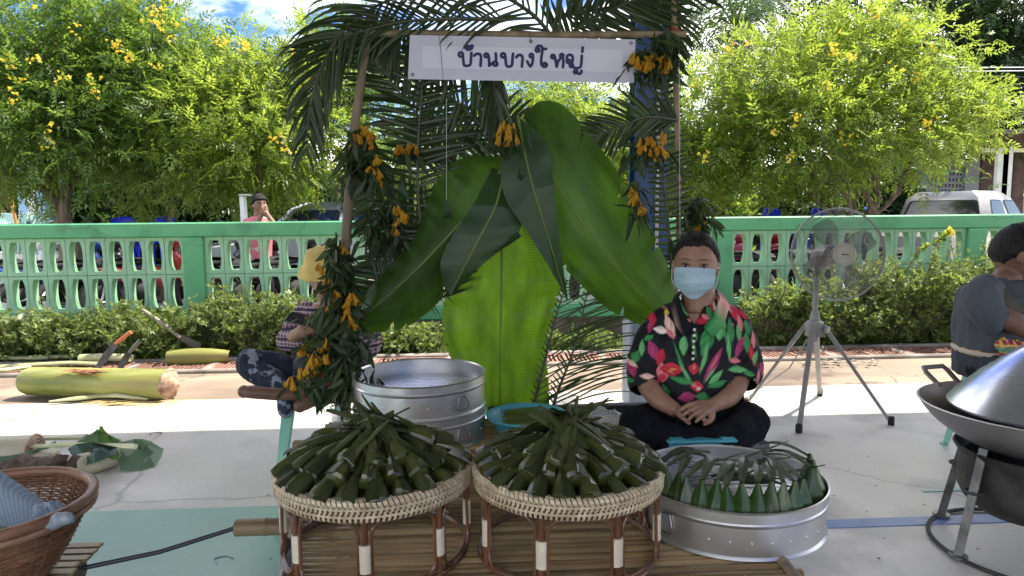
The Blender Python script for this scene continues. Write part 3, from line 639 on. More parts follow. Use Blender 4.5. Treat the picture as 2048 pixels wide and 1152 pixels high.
# wooden house behind the left post
hs_ = thing('wooden_house', 'weathered house with a grey metal roof behind the left bamboo post', 'house', (YP(740, 440, 19).x, 20, 0))
bxp(634, 372, 980, 560, 19, 4, pm('old_wood', (.26, .2, .15), (.42, .35, .28), scale=4, rough=.9, stretch=(4, 1, .5)), 'wall', hs_); bxp(630, 340, 985, 368, 18.6, 5, pm('grey_roof', (.09, .09, .10), (.16, .16, .17), scale=3, rough=.6, stretch=(6, 1, 1)), 'roof', hs_)
bxp(650, 384, 668, 440, 18.95, .06, M['brown_dark'], 'shutter', hs_); bxp(690, 400, 760, 412, 18.3, .5, M['white_paint'], 'awning', hs_); bxp(780, 395, 850, 470, 18.9, .1, pm('brick_orange', (.42, .16, .08), (.55, .25, .13), scale=12, rough=.85), 'brick_wall', hs_)
for k in range(5): bxp(792, 402+k*8, 850, 404+k*8, 18.8, .05, M['cream'], 'mortar_line', hs_)
bxp(660, 338, 690, 344, 18.5, .3, pm('red_cloth', (.35, .03, .04), rough=.8), 'red_ridge', hs_)
pk_ = thing('white_post', 'white concrete post beside the boy in the pink shirt', 'post', YP(487, 440, 9.4)); bxp(478, 392, 496, 560, 9.4, .12, M['white_paint'], 'shaft', pk_); bxp(476, 388, 498, 392, 9.38, .16, M['cream'], 'cap', pk_)
# vent block building and shed at the right
vb = thing('vent_block_building', 'grey building with a wall of small square vent blocks behind the pickup', 'building', (YP(1875, 440, 20).x, 21, 0))
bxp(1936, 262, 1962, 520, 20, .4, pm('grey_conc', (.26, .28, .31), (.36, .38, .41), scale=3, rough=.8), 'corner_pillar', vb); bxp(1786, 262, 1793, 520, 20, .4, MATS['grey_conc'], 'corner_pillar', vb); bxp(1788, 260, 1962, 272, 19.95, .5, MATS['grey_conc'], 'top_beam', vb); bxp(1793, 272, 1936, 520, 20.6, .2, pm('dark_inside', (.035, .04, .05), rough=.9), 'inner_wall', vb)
b = MB(); a, c = YP(1793, 272, 20.1), YP(1936, 400, 20.1); nx, nz = 21, 11; dx, dz = (c.x-a.x)/nx, (a.z-c.z)/nz
for i in range(nx+1): b.box((a.x+dx*i, 20.15, (a.z+c.z)/2), (dx*.42, .12, a.z-c.z))
for j in range(nz+1): b.box(((a.x+c.x)/2, 20.152, c.z+dz*j), (c.x-a.x, .116, dz*.42))
b.build('vent_lattice', MATS['grey_conc'], vb, smooth=False, kind='stuff')
sd_ = thing('open_shed', 'open timber shed with a dark roof at the far right', 'shed', (YP(2020, 440, 17).x, 18, 0))
bxp(1958, 268, 2250, 292, 17, 3.6, M['brown_dark'], 'roof_beam', sd_); b = MB(); a, c = YP(1950, 262, 16.6), YP(2250, 246, 16.6)
for k in range(22): b.box((a.x+(c.x-a.x)*(k+.5)/22, 18.3, a.z+.10+.06*(k % 2)), ((c.x-a.x)/22*.98, 4.4, .03), Euler((R(5), 0, 0)))
b.build('roof_sheet', pm('rusty_sheet', (.14, .12, .10), (.25, .22, .19), scale=5, rough=.8), sd_, smooth=False)
for x, w in ((2001, 6), (2010, 4), (1975, 14), (2034, 8)): bxp(x-w/2, 290, x+w/2, 540, 17.1 if w < 7 else 18.4, .12, M['cream'] if w < 7 else M['brown_dark'], 'post', sd_)
bxp(1960, 296, 2250, 303, 17.2, .08, M['cream'], 'tie_beam', sd_); bxp(1966, 392, 2300, 540, 20.3, .2, pm('pink_wall', (.34, .24, .2), (.42, .32, .27), scale=3, rough=.85), 'back_wall', sd_); bxp(1940, 372, 2200, 386, 22.5, .4, M['cream'], 'far_eave', sd_)
for k, (x0, y0, x1, y1) in enumerate([(1360, 128, 2300, 133), (1360, 140, 2300, 138), (1360, 148, 2300, 152)]):
    pts = [YP(x0+(x1-x0)*q/14, y0+(y1-y0)*q/14+4*math.sin(PI*q/14), 16) for q in range(15)]; tag(MB().tube(pts, .011, 5).build('power_line', M['white_paint'] if k < 2 else M['black']), ['topmost pale power line behind the right trees', 'middle pale power line behind the right trees', 'lowest dark power line behind the right trees'][k], 'power line', 'power lines crossing behind the right trees')

# vehicles
def vehicle(name, label, cat, loc, rz, paint_, prof, green, wheels, W_=1.68, bed=None, wr=.34):
    """prof: side outline of the lower body; green: (belt x0,x1, roof x0,x1, belt z, roof z) glasshouse"""
    t = thing(name, label, cat, (0, 0, 0)); b = MB(); n = len(prof); rows = []
    for y, k in ((-W_/2, .94), (-W_/2+.06, 1), (W_/2-.06, 1), (W_/2, .94)):
        cx = sum(p[0] for p in prof)/n; cz = sum(p[1] for p in prof)/n; rows.append([Vector((cx+(p[0]-cx)*k, y, cz+(p[1]-cz)*k)) for p in prof]+[Vector((cx+(prof[0][0]-cx)*k, y, cz+(prof[0][1]-cz)*k))])
    b.grid(rows); b.add(rows[0][:-1], [tuple(range(n))]); b.add(rows[-1][:-1], [tuple(range(n-1, -1, -1))]); b.build('body', paint_, t, ang=35)
    bx0_, bx1_, rx0, rx1, bz, rz_ = green; wb, wr_ = W_/2-.03, W_/2-.20
    lv = []; 
    for u in (0, .5, .85, 1):
        q = u if u < 1 else 1; x0_, x1_ = bx0_+(rx0-bx0_)*q*(1 if u < 1 else .97), bx1_+(rx1-bx1_)*q; y_ = wb+(wr_-wb)*q; z = bz+(rz_-bz)*(u*.97 if u < 1 else 1); 
        if u == 1: x0_ += .10; x1_ -= .12; y_ -= .10
        c = .14; lv.append([Vector(p) for p in ((x0_, -y_+c, z), (x0_+c, -y_, z), (x1_-c, -y_, z), (x1_, -y_+c, z), (x1_, y_-c, z), (x1_-c, y_, z), (x0_+c, y_, z), (x0_, y_-c, z), (x0_, -y_+c, z))])
    b = MB(); b.grid(lv); b.add(lv[-1][:-1], [tuple(range(8))]); b.build('cab', paint_, t, ang=35)
    def pane(p, nm='window', off=.006):
        p = [Vector(q) for q in p]; nrm = (p[1]-p[0]).cross(p[3]-p[0]).normalized(); c = sum(p, Vector())/4
        if nrm.dot(c-Vector(((bx0_+bx1_)/2, 0, c.z))) < 0: nrm = -nrm
        ring = []; k = 4
        o_ = []
        for i in range(4):
            a_, pr, nx_ = p[i], p[i-1], p[(i+1) % 4]; d1 = (pr-a_).normalized()*.05; d2 = (nx_-a_).normalized()*.05; o_ += [a_+d1, a_+d1*.3+d2*.3, a_+d2]
        bb_ = MB(); m_ = len(o_); bb_.add([q+nrm*off for q in o_]+[q-nrm*.004 for q in o_], [tuple(range(m_)), tuple(range(2*m_-1, m_-1, -1))]+[(i, i+m_, (i+1) % m_+m_, (i+1) % m_) for i in range(m_)]); fr2 = bb_.build(nm+'_frame', M['rubber'], t, smooth=False)
        cc = c; bb_ = MB(); o3 = [cc+(q-cc)*.93 for q in o_]; bb_.add([q+nrm*(off+.004) for q in o3]+[q+nrm*(off-.002) for q in o3], [tuple(range(m_)), tuple(range(2*m_-1, m_-1, -1))]+[(i, i+m_, (i+1) % m_+m_, (i+1) % m_) for i in range(m_)]); bb_.build('glass', M['glass'], t, smooth=False)
    def side(xa, xb, ua, ub, s):
        def P_(x, u): q = u; return (x, s*(wb+(wr_-wb)*q), bz+(rz_-bz)*u*.97)
        X = lambda f, u: (bx0_+(rx0-bx0_)*u)*(1-f)+(bx1_+(rx1-bx1_)*u)*f
        pane([P_(X(xa, ua), ua), P_(X(xb, ua), ua), P_(X(xb, ub), ub), P_(X(xa, ub), ub)])
    for s in (-1, 1):
        for xa, xb in ((.09, .46), (.54, .92)): side(xa, xb, .06, .80, s)
    for e, (xb_, xr_) in ((-1, (bx0_, rx0)), (1, (bx1_, rx1))):
        def E_(y, u): return (xb_+(xr_-xb_)*u, y*(wb-.12+(wr_-wb)*u), bz+(rz_-bz)*u*.97)
        pane([E_(-1, .08), E_(1, .08), E_(.97, .80), E_(-.97, .80)], 'windscreen')
    for x in wheels:
        for s in (-1, 1):
            w = MB(); w.lathe([(wr*.62, -.10), (wr*.97, -.10), (wr, -.06), (wr, .06), (wr*.97, .10), (wr*.62, .10)], 28, (x, s*(W_/2-.08), wr), Matrix.Rotation(PI/2, 3, 'X'), close=True); wo_ = w.build('wheel', M['rubber'], t, ang=40)
            w = MB(); w.lathe([(0, -.05), (wr*.6, -.07), (wr*.62, .07), (0, .05)], 20, (x, s*(W_/2-.08), wr), Matrix.Rotation(PI/2, 3, 'X')); w.build('rim', M['chrome'], t, ang=40)
    if bed:
        x0_, x1_, zt_ = bed; b = MB(); b.box(((x0_+x1_)/2, 0, zt_-.30), (x1_-x0_-.1, W_-.2, .04)); b.build('bed_floor', M['rubber'], t, smooth=False)
    for s in (-1, 1):
        b = MB(); b.box((prof[0][0]+.02, s*(W_/2-.12), prof[0][1]+.32), (.05, .12, .3), bev=.01); b.build('tail_light', pm('tail', (.4, .02, .02), rough=.2) if 'tail' not in MATS else MATS['tail'], t, smooth=False)
        b = MB(); b.ell((bx1_-.05, s*(W_/2+.10), bz+.08), (.07, .11, .08)); b.build('mirror', paint_, t)
    place(t, loc, (0, 0, rz)); return t
tp_ = YP(1915, 440, 12.4)
pkt = vehicle('pickup_truck', 'silver double cab pickup parked behind the fence at the right', 'pickup truck', (tp_.x, 12.4, -.09), R(36), pm('silver_paint', (.36, .35, .32), rough=.3, metal=.3, coat=.4),
        [(-2.7, .45), (-2.72, .95), (-.95, 1.0), (1.25, 1.02), (2.3, .92), (2.5, .75), (2.5, .40), (1.9, .32), (-1.5, .32)], (-.95, 1.45, -.72, .55, .99, 1.72), (-1.75, 1.6), W_=1.74, bed=(-2.7, -.95, .95), wr=.36); pkt.scale = (.95,)*3
tc_ = YP(652, 440, 11.6)
vehicle('parked_car', 'dark glazed silver car parked behind the fence left of the stall', 'car', (tc_.x, 11.6, -.02), R(196), pm('car_silver', (.42, .45, .50), rough=.25, metal=.5, coat=.5),
        [(-2.1, .45), (-2.1, .80), (-1.5, .92), (1.0, .92), (2.0, .78), (2.15, .6), (2.15, .35), (1.6, .25), (-1.6, .25)], (-1.55, 1.15, -.95, .45, .90, 1.46), (-1.3, 1.35), W_=1.68, wr=.31)
# motorbikes: wheels, frame, fairing, seat, fork, bars, lamp
def motorbike(label, col, loc, rz, nm):
    t = thing('motorbike', label, 'motorbike', (0, 0, 0), 'motorbikes parked behind the fence'); Mc_ = pm(nm, col, rough=.25, coat=.6)
    for x in (-.62, .62):
        b = MB(); b.torus((x, 0, .29), .245, .045, 28, 8, Matrix.Rotation(PI/2, 3, 'X')); w = b.build('wheel', M['rubber'], t); b = MB(); b.torus((x, 0, .29), .20, .012, 24, 6, Matrix.Rotation(PI/2, 3, 'X'))
        for k in range(5): a = 2*PI*k/5; b.tube([(x, 0, .29), (x+.2*math.cos(a), 0, .29+.2*math.sin(a))], .012, 5)
        b.build('spokes', M['chrome'], t)
    b = MB(); b.tube([(-.62, .05, .29), (-.2, .06, .34), (.1, .05, .32)], .03, 8); b.ell((-.05, 0, .36), (.2, .12, .13)); b.build('engine', M['iron_'] if 'iron_' in M else M['rubber'], t)
    b = MB(); b.grid([[Vector((x, s*w, z)) for s in (-1, -.5, .5, 1)] for x, w, z in ((-.75, .07, .74), (-.5, .11, .80), (-.15, .12, .76), (.05, .10, .74))]); b.grid([[Vector((x, s*w, z-.09)) for s in (1, .5, -.5, -1)] for x, w, z in ((-.75, .07, .74), (-.5, .11, .80), (-.15, .12, .76), (.05, .10, .74))]); b.box((-.33, 0, .73), (.78, .2, .08), bev=.03); b.build('seat', M['rubber'], t)
    b = MB(); b.ell((-.45, 0, .62), (.36, .11, .10), Euler((0, .2, 0)).to_matrix()); b.ell((.1, 0, .52), (.22, .10, .12), Euler((0, .5, 0)).to_matrix()); b.ell((.42, 0, .62), (.09, .17, .25), Euler((0, -.35, 0)).to_matrix()); b.ell((.62, 0, .54), (.24, .06, .05)); b.ell((.40, 0, .93), (.12, .12, .10)); b.build('fairing', Mc_, t)
    b = MB(); b.tube([(.36, .07, .9), (.62, .07, .29)], .02, 8); b.tube([(.36, -.07, .9), (.62, -.07, .29)], .02, 8); b.build('fork', M['chrome'], t)
    b = MB(); b.tube([(.22, -.34, .98), (.34, -.14, 1.0), (.36, 0, .97), (.34, .14, 1.0), (.22, .34, .98)], .014, 8); b.build('handlebar', M['rubber'], t)
    for s in (-1, 1): b = MB(); b.tube([(.32, s*.2, 1.0), (.34, s*.26, 1.14)], .006, 5); b.ell((.33, s*.27, 1.17), (.015, .055, .04)); b.build('mirror', M['rubber'], t)
    b = MB(); b.ell((.50, 0, .92), (.03, .07, .055)); b.build('headlight', M['chrome'], t); place(t, loc, (0, 0, rz)); return t
for lab, col, px, Yd, rz in [('blue motorbike behind the left fence bay', (.02, .06, .30), 128, 8.5, 1.2), ('black motorbike behind the left fence bay', (.02, .02, .02), 182, 8.6, 1.35), ('red and black motorbike behind the left fence bay', (.3, .02, .02), 292, 8.7, 1.1), ('dark motorbike behind the second fence bay left of the boy', (.015, .015, .02), 455, 8.6, 1.4),
                             ('black motorbike the boy in pink sits on', (.02, .02, .02), 525, 8.15, 1.5), ('dark grey motorbike behind the man in the yellow hat', (.03, .03, .035), 590, 8.6, 1.3), ('black motorbike behind the left bamboo post', (.02, .02, .02), 655, 8.5, 1.45), ('white fronted motorbike at the far left', (.5, .5, .5), 25, 8.8, 1.0),
                             ('black motorbike just right of the seated woman', (.02, .02, .02), 1475, 8.4, 1.7), ('pink and white motorbike right of the seated woman', (.45, .05, .10), 1520, 8.6, 1.9), ('red motorbike behind the fan', (.25, .01, .02), 1580, 8.5, 1.6), ('dark motorbike behind the right fence bay', (.03, .03, .03), 1745, 8.8, 1.5), ('dark motorbike in the shadow behind the centre leaf', (.03, .03, .03), 1150, 8.6, 1.5)]:
    p = YP(px, 500, Yd); motorbike(lab, col, (p.x, Yd, -.015), rz, 'bike_%d' % px)
# plastic chairs
def chair_proto(mat, label, cat='chair'):
    t = thing('plastic_chair', label, cat, (0, 0, 0)); b = MB(); b.grid([[Vector((x, y, .42+.02*(abs(x)/.22)**2)) for x in (-.22, -.1, 0, .1, .22)] for y in (-.22, 0, .2)]); b.box((0, 0, .41), (.42, .42, .02), bev=.008); b.build('seat', mat, t)
    b = MB(); rows = []
    for k in range(7): u = k/6; rows.append([Vector((x*(1-.12*u), .21+.10*u-.05*(abs(x)/.22)**2, .44+.42*u-.05*(abs(x)/.22)**3*u)) for x in (-.22, -.12, 0, .12, .22)])
    b.grid(rows); b.grid([[p+Vector((0, .02, 0)) for p in r][::-1] for r in rows]); b.tube(rows[-1], .014, 6); b.build('backrest', mat, t)
    for s in (-1, 1):
        b = MB(); b.tube([(s*.21, .24, .66), (s*.26, .1, .66), (s*.26, -.15, .64), (s*.24, -.19, .42)], .018, 6, flat=1.4); b.build('armrest', mat, t)
        for y in (-.19, .19): b = MB(); b.tube([(s*.20, y, .42), (s*.24, y*1.2, 0)], [.026, .018], 6); b.build('leg', mat, t)
    return t
blue = chair_proto(pm('blue_plastic', (.01, .03, .62), rough=.35), 'blue'); first = True; where = ['left of the second tree', 'left of the first fence post', 'right of the seated woman', 'behind the fan', 'beside the pickup']
for (px, rz), wh_ in zip(((240, .3), (312, -.2), (1558, .2), (1655, 0), (1765, .9)), where):
    p = YP(px, 440, 10.6); n = 1; zb0 = .56 if px < 1000 else .60
    tag(MB().box((p.x, 10.6, zb0/2-.02), (.62, .5, zb0-.03), bev=.02).build('crate', M['brown_dark'], smooth=False), 'dark wooden crate under the blue chair '+wh_, 'crate', 'dark crates behind the fence')
    for k in range(n):
        lab = 'blue plastic chair standing on a crate '+wh_; loc = (p.x, 10.6, zb0-.03)
        if first: place(blue, loc, (0, 0, rz), .82, lab, 'blue chairs behind the fence'); first = False
        else: dup(blue, loc, (0, 0, rz), .82, lab, 'blue chairs behind the fence')
pale = chair_proto(pm('pale_plastic', (.42, .62, .56), rough=.4), 'pale'); first = True
for px, rz, wh_ in ((3, .4, 'at the far left edge'), (22, -.5, 'beside the seated person far left'), (50, .2, 'right of the orange pole'), (84, .8, 'in front of the light blue wall')):
    p = YP(px, 440, 14.6); loc = (p.x, 14.6, .47)
    if first: place(pale, loc, (0, 0, rz), None, 'pale green plastic chair '+wh_, 'pale green chairs on the veranda'); first = False
    else: dup(pale, loc, (0, 0, rz), None, 'pale green plastic chair '+wh_, 'pale green chairs on the veranda')
# low dense bushes under the trees, big leaves
BG = [rosette(7, .20, .07, .5), rosette(6, .24, .08, .7)]
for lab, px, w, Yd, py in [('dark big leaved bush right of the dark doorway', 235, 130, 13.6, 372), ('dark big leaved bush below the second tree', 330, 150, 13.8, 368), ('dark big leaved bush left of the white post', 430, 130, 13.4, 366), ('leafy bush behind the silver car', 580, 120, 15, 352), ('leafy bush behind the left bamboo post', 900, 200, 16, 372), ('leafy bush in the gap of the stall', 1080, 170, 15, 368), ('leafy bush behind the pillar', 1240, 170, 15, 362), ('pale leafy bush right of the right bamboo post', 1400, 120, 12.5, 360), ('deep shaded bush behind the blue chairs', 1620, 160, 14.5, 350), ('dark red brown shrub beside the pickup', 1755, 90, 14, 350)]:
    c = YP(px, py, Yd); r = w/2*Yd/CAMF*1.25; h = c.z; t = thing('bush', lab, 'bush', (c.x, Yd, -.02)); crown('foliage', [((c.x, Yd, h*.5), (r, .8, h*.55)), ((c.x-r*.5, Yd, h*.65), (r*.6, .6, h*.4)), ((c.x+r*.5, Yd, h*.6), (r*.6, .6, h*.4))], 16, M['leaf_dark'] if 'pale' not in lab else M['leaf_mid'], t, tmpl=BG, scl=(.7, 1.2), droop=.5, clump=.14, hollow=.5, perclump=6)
    b = MB(); [b.tube([(c.x+random.uniform(-r, r)*.3, Yd, 0), (c.x+random.uniform(-r, r)*.6, Yd+random.uniform(-.2, .2), h*.7)], [.03, .015], 6) for _ in range(4)]; b.build('stem', M['bark'], t)
# ------------------------------------------------------------------ bamboo platform
TZ = .40                                   # top of the slats
def bamboo_mat(name, c1, c2, c3, rough=.38):
    return pm(name, c1, c2, scale=5, detail=8, rough=rough, rvar=.12, bump=.35, bscale=14, stretch=(.35, 3, 3), c3=c3, c3scale=3.5, c3lo=.5, c3hi=.75, objvar=.28)
M['bamboo'] = bamboo_mat('bamboo', (.22, .145, .062), (.36, .25, .12), (.10, .062, .028))
M['bamboo_pole'] = pm('bamboo_pole', (.15, .10, .055), (.29, .21, .12), scale=6, detail=7, rough=.5, bump=.25, bscale=12, stretch=(.4, 3, 3), c3=(.08, .05, .03), c3scale=3, objvar=.12)
M['bamboo_post'] = pm('bamboo_post', (.17, .12, .07), (.30, .22, .13), scale=5, detail=7, rough=.5, bump=.2, stretch=(3, 3, .4), c3=(.09, .06, .035), c3scale=3, c3lo=.5, c3hi=.7)
M['dark_hole'] = pm('dark_hole', (.02, .014, .01), rough=.9)
pf = thing('bamboo_platform', 'low bamboo slat platform carrying the trays, steamers and the seated woman', 'platform', (.1, 1.8, 0))
def edgeL(y): return -.445-(y-1.5)*.11
def edgeR(y): return .735+(y-1.5)*.05
def bamboo(b, p0, p1, r, nodes, n=12, hollow=True, half=False):
    p0, p1 = Vector(p0), Vector(p1); pts = []; rs = []; L = (p1-p0).length; k = 0; ts = [0]
    for q in nodes:
        t = q/L
        if 0.01 < t < .99: ts += [t-.006/L, t, t+.006/L]
    ts.append(1)
    for i, t in enumerate(ts):
        pts.append(p0.lerp(p1, t)); rs.append(r*(1.10 if (i % 3 == 2 and 0 < i < len(ts)-1) else 1))
    b.tube(pts, rs, n, cap=True)
y = 1.02; i = 0
while y < 2.86:
    w = random.uniform(.021, .030); a = edgeL(y)-.02+random.uniform(-.012, .012); c = edgeR(y)+.02+random.uniform(-.02, .01); z = TZ-.004+random.uniform(-.002, .002); sk = random.uniform(-.004, .004)
    b = MB(); nn = 9; xs = [a]; 
    nod = sorted(random.uniform(a+.05, c-.05) for _ in range(3)) 
    for q in nod: xs += [q-.006, q, q+.006]
    xs = sorted(xs+[c]); rows = []
    for x in xs:
        nb = .0022 if x in nod else 0; t = (x-a)/(c-a); yy = y+sk*(t-.5)*2; bow = .0015*math.sin(t*9+i)
        rows.append([Vector((x, yy+dy*w/2, z+dz+bow+nb)) for dy, dz in ((-1, -.008), (-.9, -.003), (-.5, .0025), (0, .004), (.5, .0025), (.9, -.003), (1, -.008))])
    b.grid(rows); m = len(rows[0]); b.add([*rows[0], *rows[-1]], [tuple(range(m)), tuple(range(2*m-1, m-1, -1))])
    b.build('slat', M['bamboo'], pf, ang=60); y += w+random.uniform(.001, .005); i += 1
# dark cloth / black lining under slats is absent: bearers and legs instead
for yb, zl, xl in ((1.97, TZ-.045, G(472, 1052, .36).x), (2.66, TZ-.035, G(612, 848, .39).x), (1.15, TZ-.04, -.62)):
    b = MB(); rr = .024 if yb < 2 else .021
    bamboo(b, (xl, yb, zl), (edgeR(yb)+.10, yb, zl), rr, [.085, .42, .8, 1.1]); b.build('bearer_pole', M['bamboo_pole'], pf)
    b = MB(); b.lathe([(rr*.72, 0), (rr*.72, .002), (0, .002)], 12, (xl-.0015, yb, zl), Matrix.Rotation(-PI/2, 3, 'Y')); b.build('hollow_end', M['dark_hole'], pf)
for x, dx in ((-.47, -.1), (.74, .05)):     # long side rails under the slat ends
    b = MB(); bamboo(b, (x-dx*.5 if x < 0 else x, 1.0, TZ-.068), (x+dx*1.35, 2.84, TZ-.068), .021, [.3, .6, .9, 1.2, 1.5]); b.build('side_rail', M['bamboo_pole'], pf)
# split bamboo battens lying on the slat ends
def batten(p0, p1, w, h, mat=M['bamboo_pole']):
    p0, p1 = Vector(p0), Vector(p1); d = (p1-p0).normalized(); s = Vector((-d.y, d.x, 0)); rows = []
    for t in np.linspace(0, 1, 8):
        p = p0.lerp(p1, t); rows.append([p+s*a*w/2+Vector((0, 0, b_*h)) for a, b_ in ((-1, 0), (-.8, .6), (-.3, 1), (.3, 1), (.8, .6), (1, 0))])
    b = MB(); b.grid(rows); b.add([*rows[0], *rows[-1]], [tuple(range(6)), tuple(range(11, 5, -1))]); return b.build('batten', mat, pf)
batten((edgeL(2.0)-.012, 1.92, TZ+.002), (edgeL(2.8)-.0, 2.82, TZ+.002), .026, .008)
batten((edgeL(1.0)+.002, 1.0, TZ+.001), (edgeL(1.98)-.01, 1.90, TZ+.001), .022, .007, pm('worn_rail', (.16, .17, .19), (.32, .33, .36), scale=9, detail=6, rough=.32, stretch=(6, 1, 6), c3=(.06, .05, .05), c3scale=5))
batten((edgeR(1.0)-.004, 1.0, TZ+.002), (edgeR(2.8)-.004, 2.82, TZ+.002), .03, .009)
for x, y in ((-.43, 1.15), (-.50, 2.70), (.72, 1.15), (.80, 2.70)):
    b = MB(); bamboo(b, (x, y, 0), (x, y, TZ-.09), .026, [.12, .3]); b.build('leg', M['bamboo_post'], pf)
# rubber tie at the end of the front bearer
b = MB(); c = Vector((edgeL(1.97)-.02, 1.97, TZ-.045))
for k in range(3): b.torus(c+Vector((k*.009, 0, .0)), .027, .0045, 20, 6, Matrix.Rotation(PI/2, 3, 'Y'))
b.build('rubber_tie', M['black'], pf)
# dark metal rail at the back of the platform
tag(MB().box((.42, 2.92, TZ-.01), (.75, .05, .07), bev=.008).build('steel_rail', pm('dark_steel', (.02, .022, .025), (.05, .05, .055), scale=9, rough=.4, metal=.6)), 'dark steel rail behind the seated woman at the back of the platform', 'rail')

# ------------------------------------------------------------------ rattan trays
M['rattan_light'] = pm('rattan_light', (.42, .32, .20), (.60, .49, .34), scale=30, detail=5, rough=.5, bump=.2, island=.18)
M['rattan_wrap'] = pm('rattan_wrap', (.58, .50, .38), (.68, .61, .48), scale=20, rough=.55, bump=.3, bscale=60)
M['rattan_dark'] = pm('rattan_dark', (.075, .028, .014), (.16, .07, .035), scale=12, detail=5, rough=.28, coat=.35, stretch=(1, 1, .4))
def rattan_tray(loc, Rr, rz, label):
    """pedestal tray: woven rim band, six posts with cream wraps, bent rattan loops, base ring"""
    t = thing('rattan_tray', label, 'rattan tray', (0, 0, 0), 'pedestal rattan trays of leaf parcels')
    H = .225; zb = H-.052
    b = MB(); b.lathe([(Rr-.030, zb+.012), (Rr-.012, zb+.004), (Rr-.004, zb+.012), (Rr-.002, H-.012), (Rr-.012, H-.006), (Rr-.016, zb+.02), (Rr-.03, zb+.02)], 72, close=True); b.build('band', pm('band_dark', (.10, .045, .022), (.17, .09, .05), scale=10, rough=.5) if 'band_dark' not in MATS else MATS['band_dark'], t)
    # tray floor
    b = MB(); b.lathe([(0, zb+.012), (Rr-.02, zb+.012), (Rr-.02, zb+.02), (0, zb+.02)], 48); b.build('tray_floor', M['rattan_light'], t)
    # woven strips: slanting wraps over the rim roll and two staggered rows below
    b = MB(); n = 124
    def strip(a, pts, w):
        r1 = []; r2 = []
        for da, r, z in pts:
            an = a+da; c, s = math.cos(an), math.sin(an); tx, ty = -s, c
            r1.append(Vector((r*c-tx*w/2, r*s-ty*w/2, z))); r2.append(Vector((r*c+tx*w/2, r*s+ty*w/2, z)))
        rows = list(zip(r1, r2)); inn = [(p-Vector((p.x, p.y, 0)).normalized()*.0018, q-Vector((q.x, q.y, 0)).normalized()*.0018) for p, q in rows]
        b.grid([[i[0], p, q, i[1]] for (p, q), i in zip(rows, inn)])
    da = 2*PI/n
    for i in range(n):
        a = i*da; w = Rr*da*.80
        strip(a, [(-.0, Rr-.015, H-.012), (.1*da, Rr-.010, H), (.35*da, Rr-.002, H+.002), (.6*da, Rr+.006, H-.003), (.8*da, Rr+.0075, H-.010), (.95*da, Rr+.004, H-.016)], w)
        w2 = Rr*da*.50
        for row, (ztop, zbot, sh) in enumerate([(H-.013, H-.034, 0), (H-.029, H-.053, .5)]):
            strip(a+sh*da, [(.2*da, Rr-.001, ztop), (.1*da, Rr+.0045, ztop-.005), (-.05*da, Rr+.005-.001*row, (ztop+zbot)/2), (-.15*da, Rr+.003-.002*row, zbot+.004), (-.2*da, Rr-.004, zbot)], w2*(1.15-.1*row))
    o = b.build('woven_rim', M['rattan_light'], t, kind='stuff')
    for dr_, dz in ((.0035, -.0215), (.0035, -.038)): MB().torus((0, 0, H+dz), Rr+dr_-.002, .0028, 96, 6).build('binding_cane', M['rattan_light'], t)
    MB().torus((0, 0, H-.004), Rr-.017, .004, 90, 8).build('inner_cane', M['rattan_light'], t)
    np_ = 8; Rb = Rr*.97; Rt = Rr-.010
    for i in range(np_):
        a = 2*PI*(i+.5)/np_; c, s = math.cos(a), math.sin(a); top = Vector((Rt*c, Rt*s, zb+.012)); bot = Vector((Rb*.985*c, Rb*.985*s, .004))
        MB().tube([top, top.lerp(bot, .5), bot], [.0078, .0076, .0078], 10).build('post', M['rattan_dark'], t)
        b = MB(); m0 = top.lerp(bot, .36); m1 = top.lerp(bot, .72); k = 20; tdir = Vector((-s, c, 0))
        pts = [m0.lerp(m1, j/k) for j in range(k+1)]; b2 = MB(); b2.tube([Vector((0, 0, p.z)) for p in pts], [(.0098 if j % 2 else .0105) for j in range(k+1)], 14)
        Mx = Matrix((tdir*1.35, Vector((c, s, 0)), Vector((0, 0, 1)))).transposed()
        b.add([Mx @ Vector(v)+Vector((pts[0].x+(pts[-1].x-pts[0].x)*.5, pts[0].y+(pts[-1].y-pts[0].y)*.5, 0)) for v in b2.v], b2.f); b.build('wrap', M['rattan_wrap'], t)
        # rounded loop between this post and the next
        lp = []; a0, a1 = a+.045/Rr*.9, a+2*PI/np_-.045/Rr*.9; z0_, z1_ = .012, zb-.002; rc = .036
        W_ = (a1-a0)*Rr
        def cor(cx, cz, s0): return [(cx+rc*math.cos(s0+q*PI/12), cz+rc*math.sin(s0+q*PI/12)) for q in range(7)]
        pr = cor(W_-rc*.6+.011, z1_-rc, 0)+cor(rc*.6-.011, z1_-rc, PI/2)+cor(rc*.6-.011, z0_+rc, PI)+cor(W_-rc*.6+.011, z0_+rc, 1.5*PI)
        for u, z in pr:
            an = a0+u/Rr; rr = Rt+(Rb-Rt)*(1-(z/zb))-.001; lp.append(Vector((rr*math.cos(an), rr*math.sin(an), z)))
        MB().tube(lp, .0042, 8, closed=True).build('loop', M['rattan_dark'], t)
    MB().torus((0, 0, .005), Rb*.985, .006, 90, 8).build('base_ring', M['rattan_dark'], t)
    MB().torus((0, 0, .014), Rb*.965, .0042, 90, 8).build('base_ring', M['rattan_dark'], t)
    place(t, loc, (0, 0, rz)); return t
RIMZ = TZ+.225
def rim_geo(pl, pr, py):
    a, b_ = G(pl, py, RIMZ), G(pr, py, RIMZ); return (a+b_)/2, (b_-a).length/2
c1, r1 = rim_geo(556, 943, 925); c2, r2 = rim_geo(945, 1326, 923)
rattan_tray((c1.x, c1.y, TZ+.001), r1-.005, R(-112.5+2), 'left pedestal tray of woven rattan heaped with leaf parcels')
rattan_tray((c2.x, c2.y, TZ+.001), r2-.005, R(-90), 'right pedestal tray of woven rattan heaped with leaf parcels')
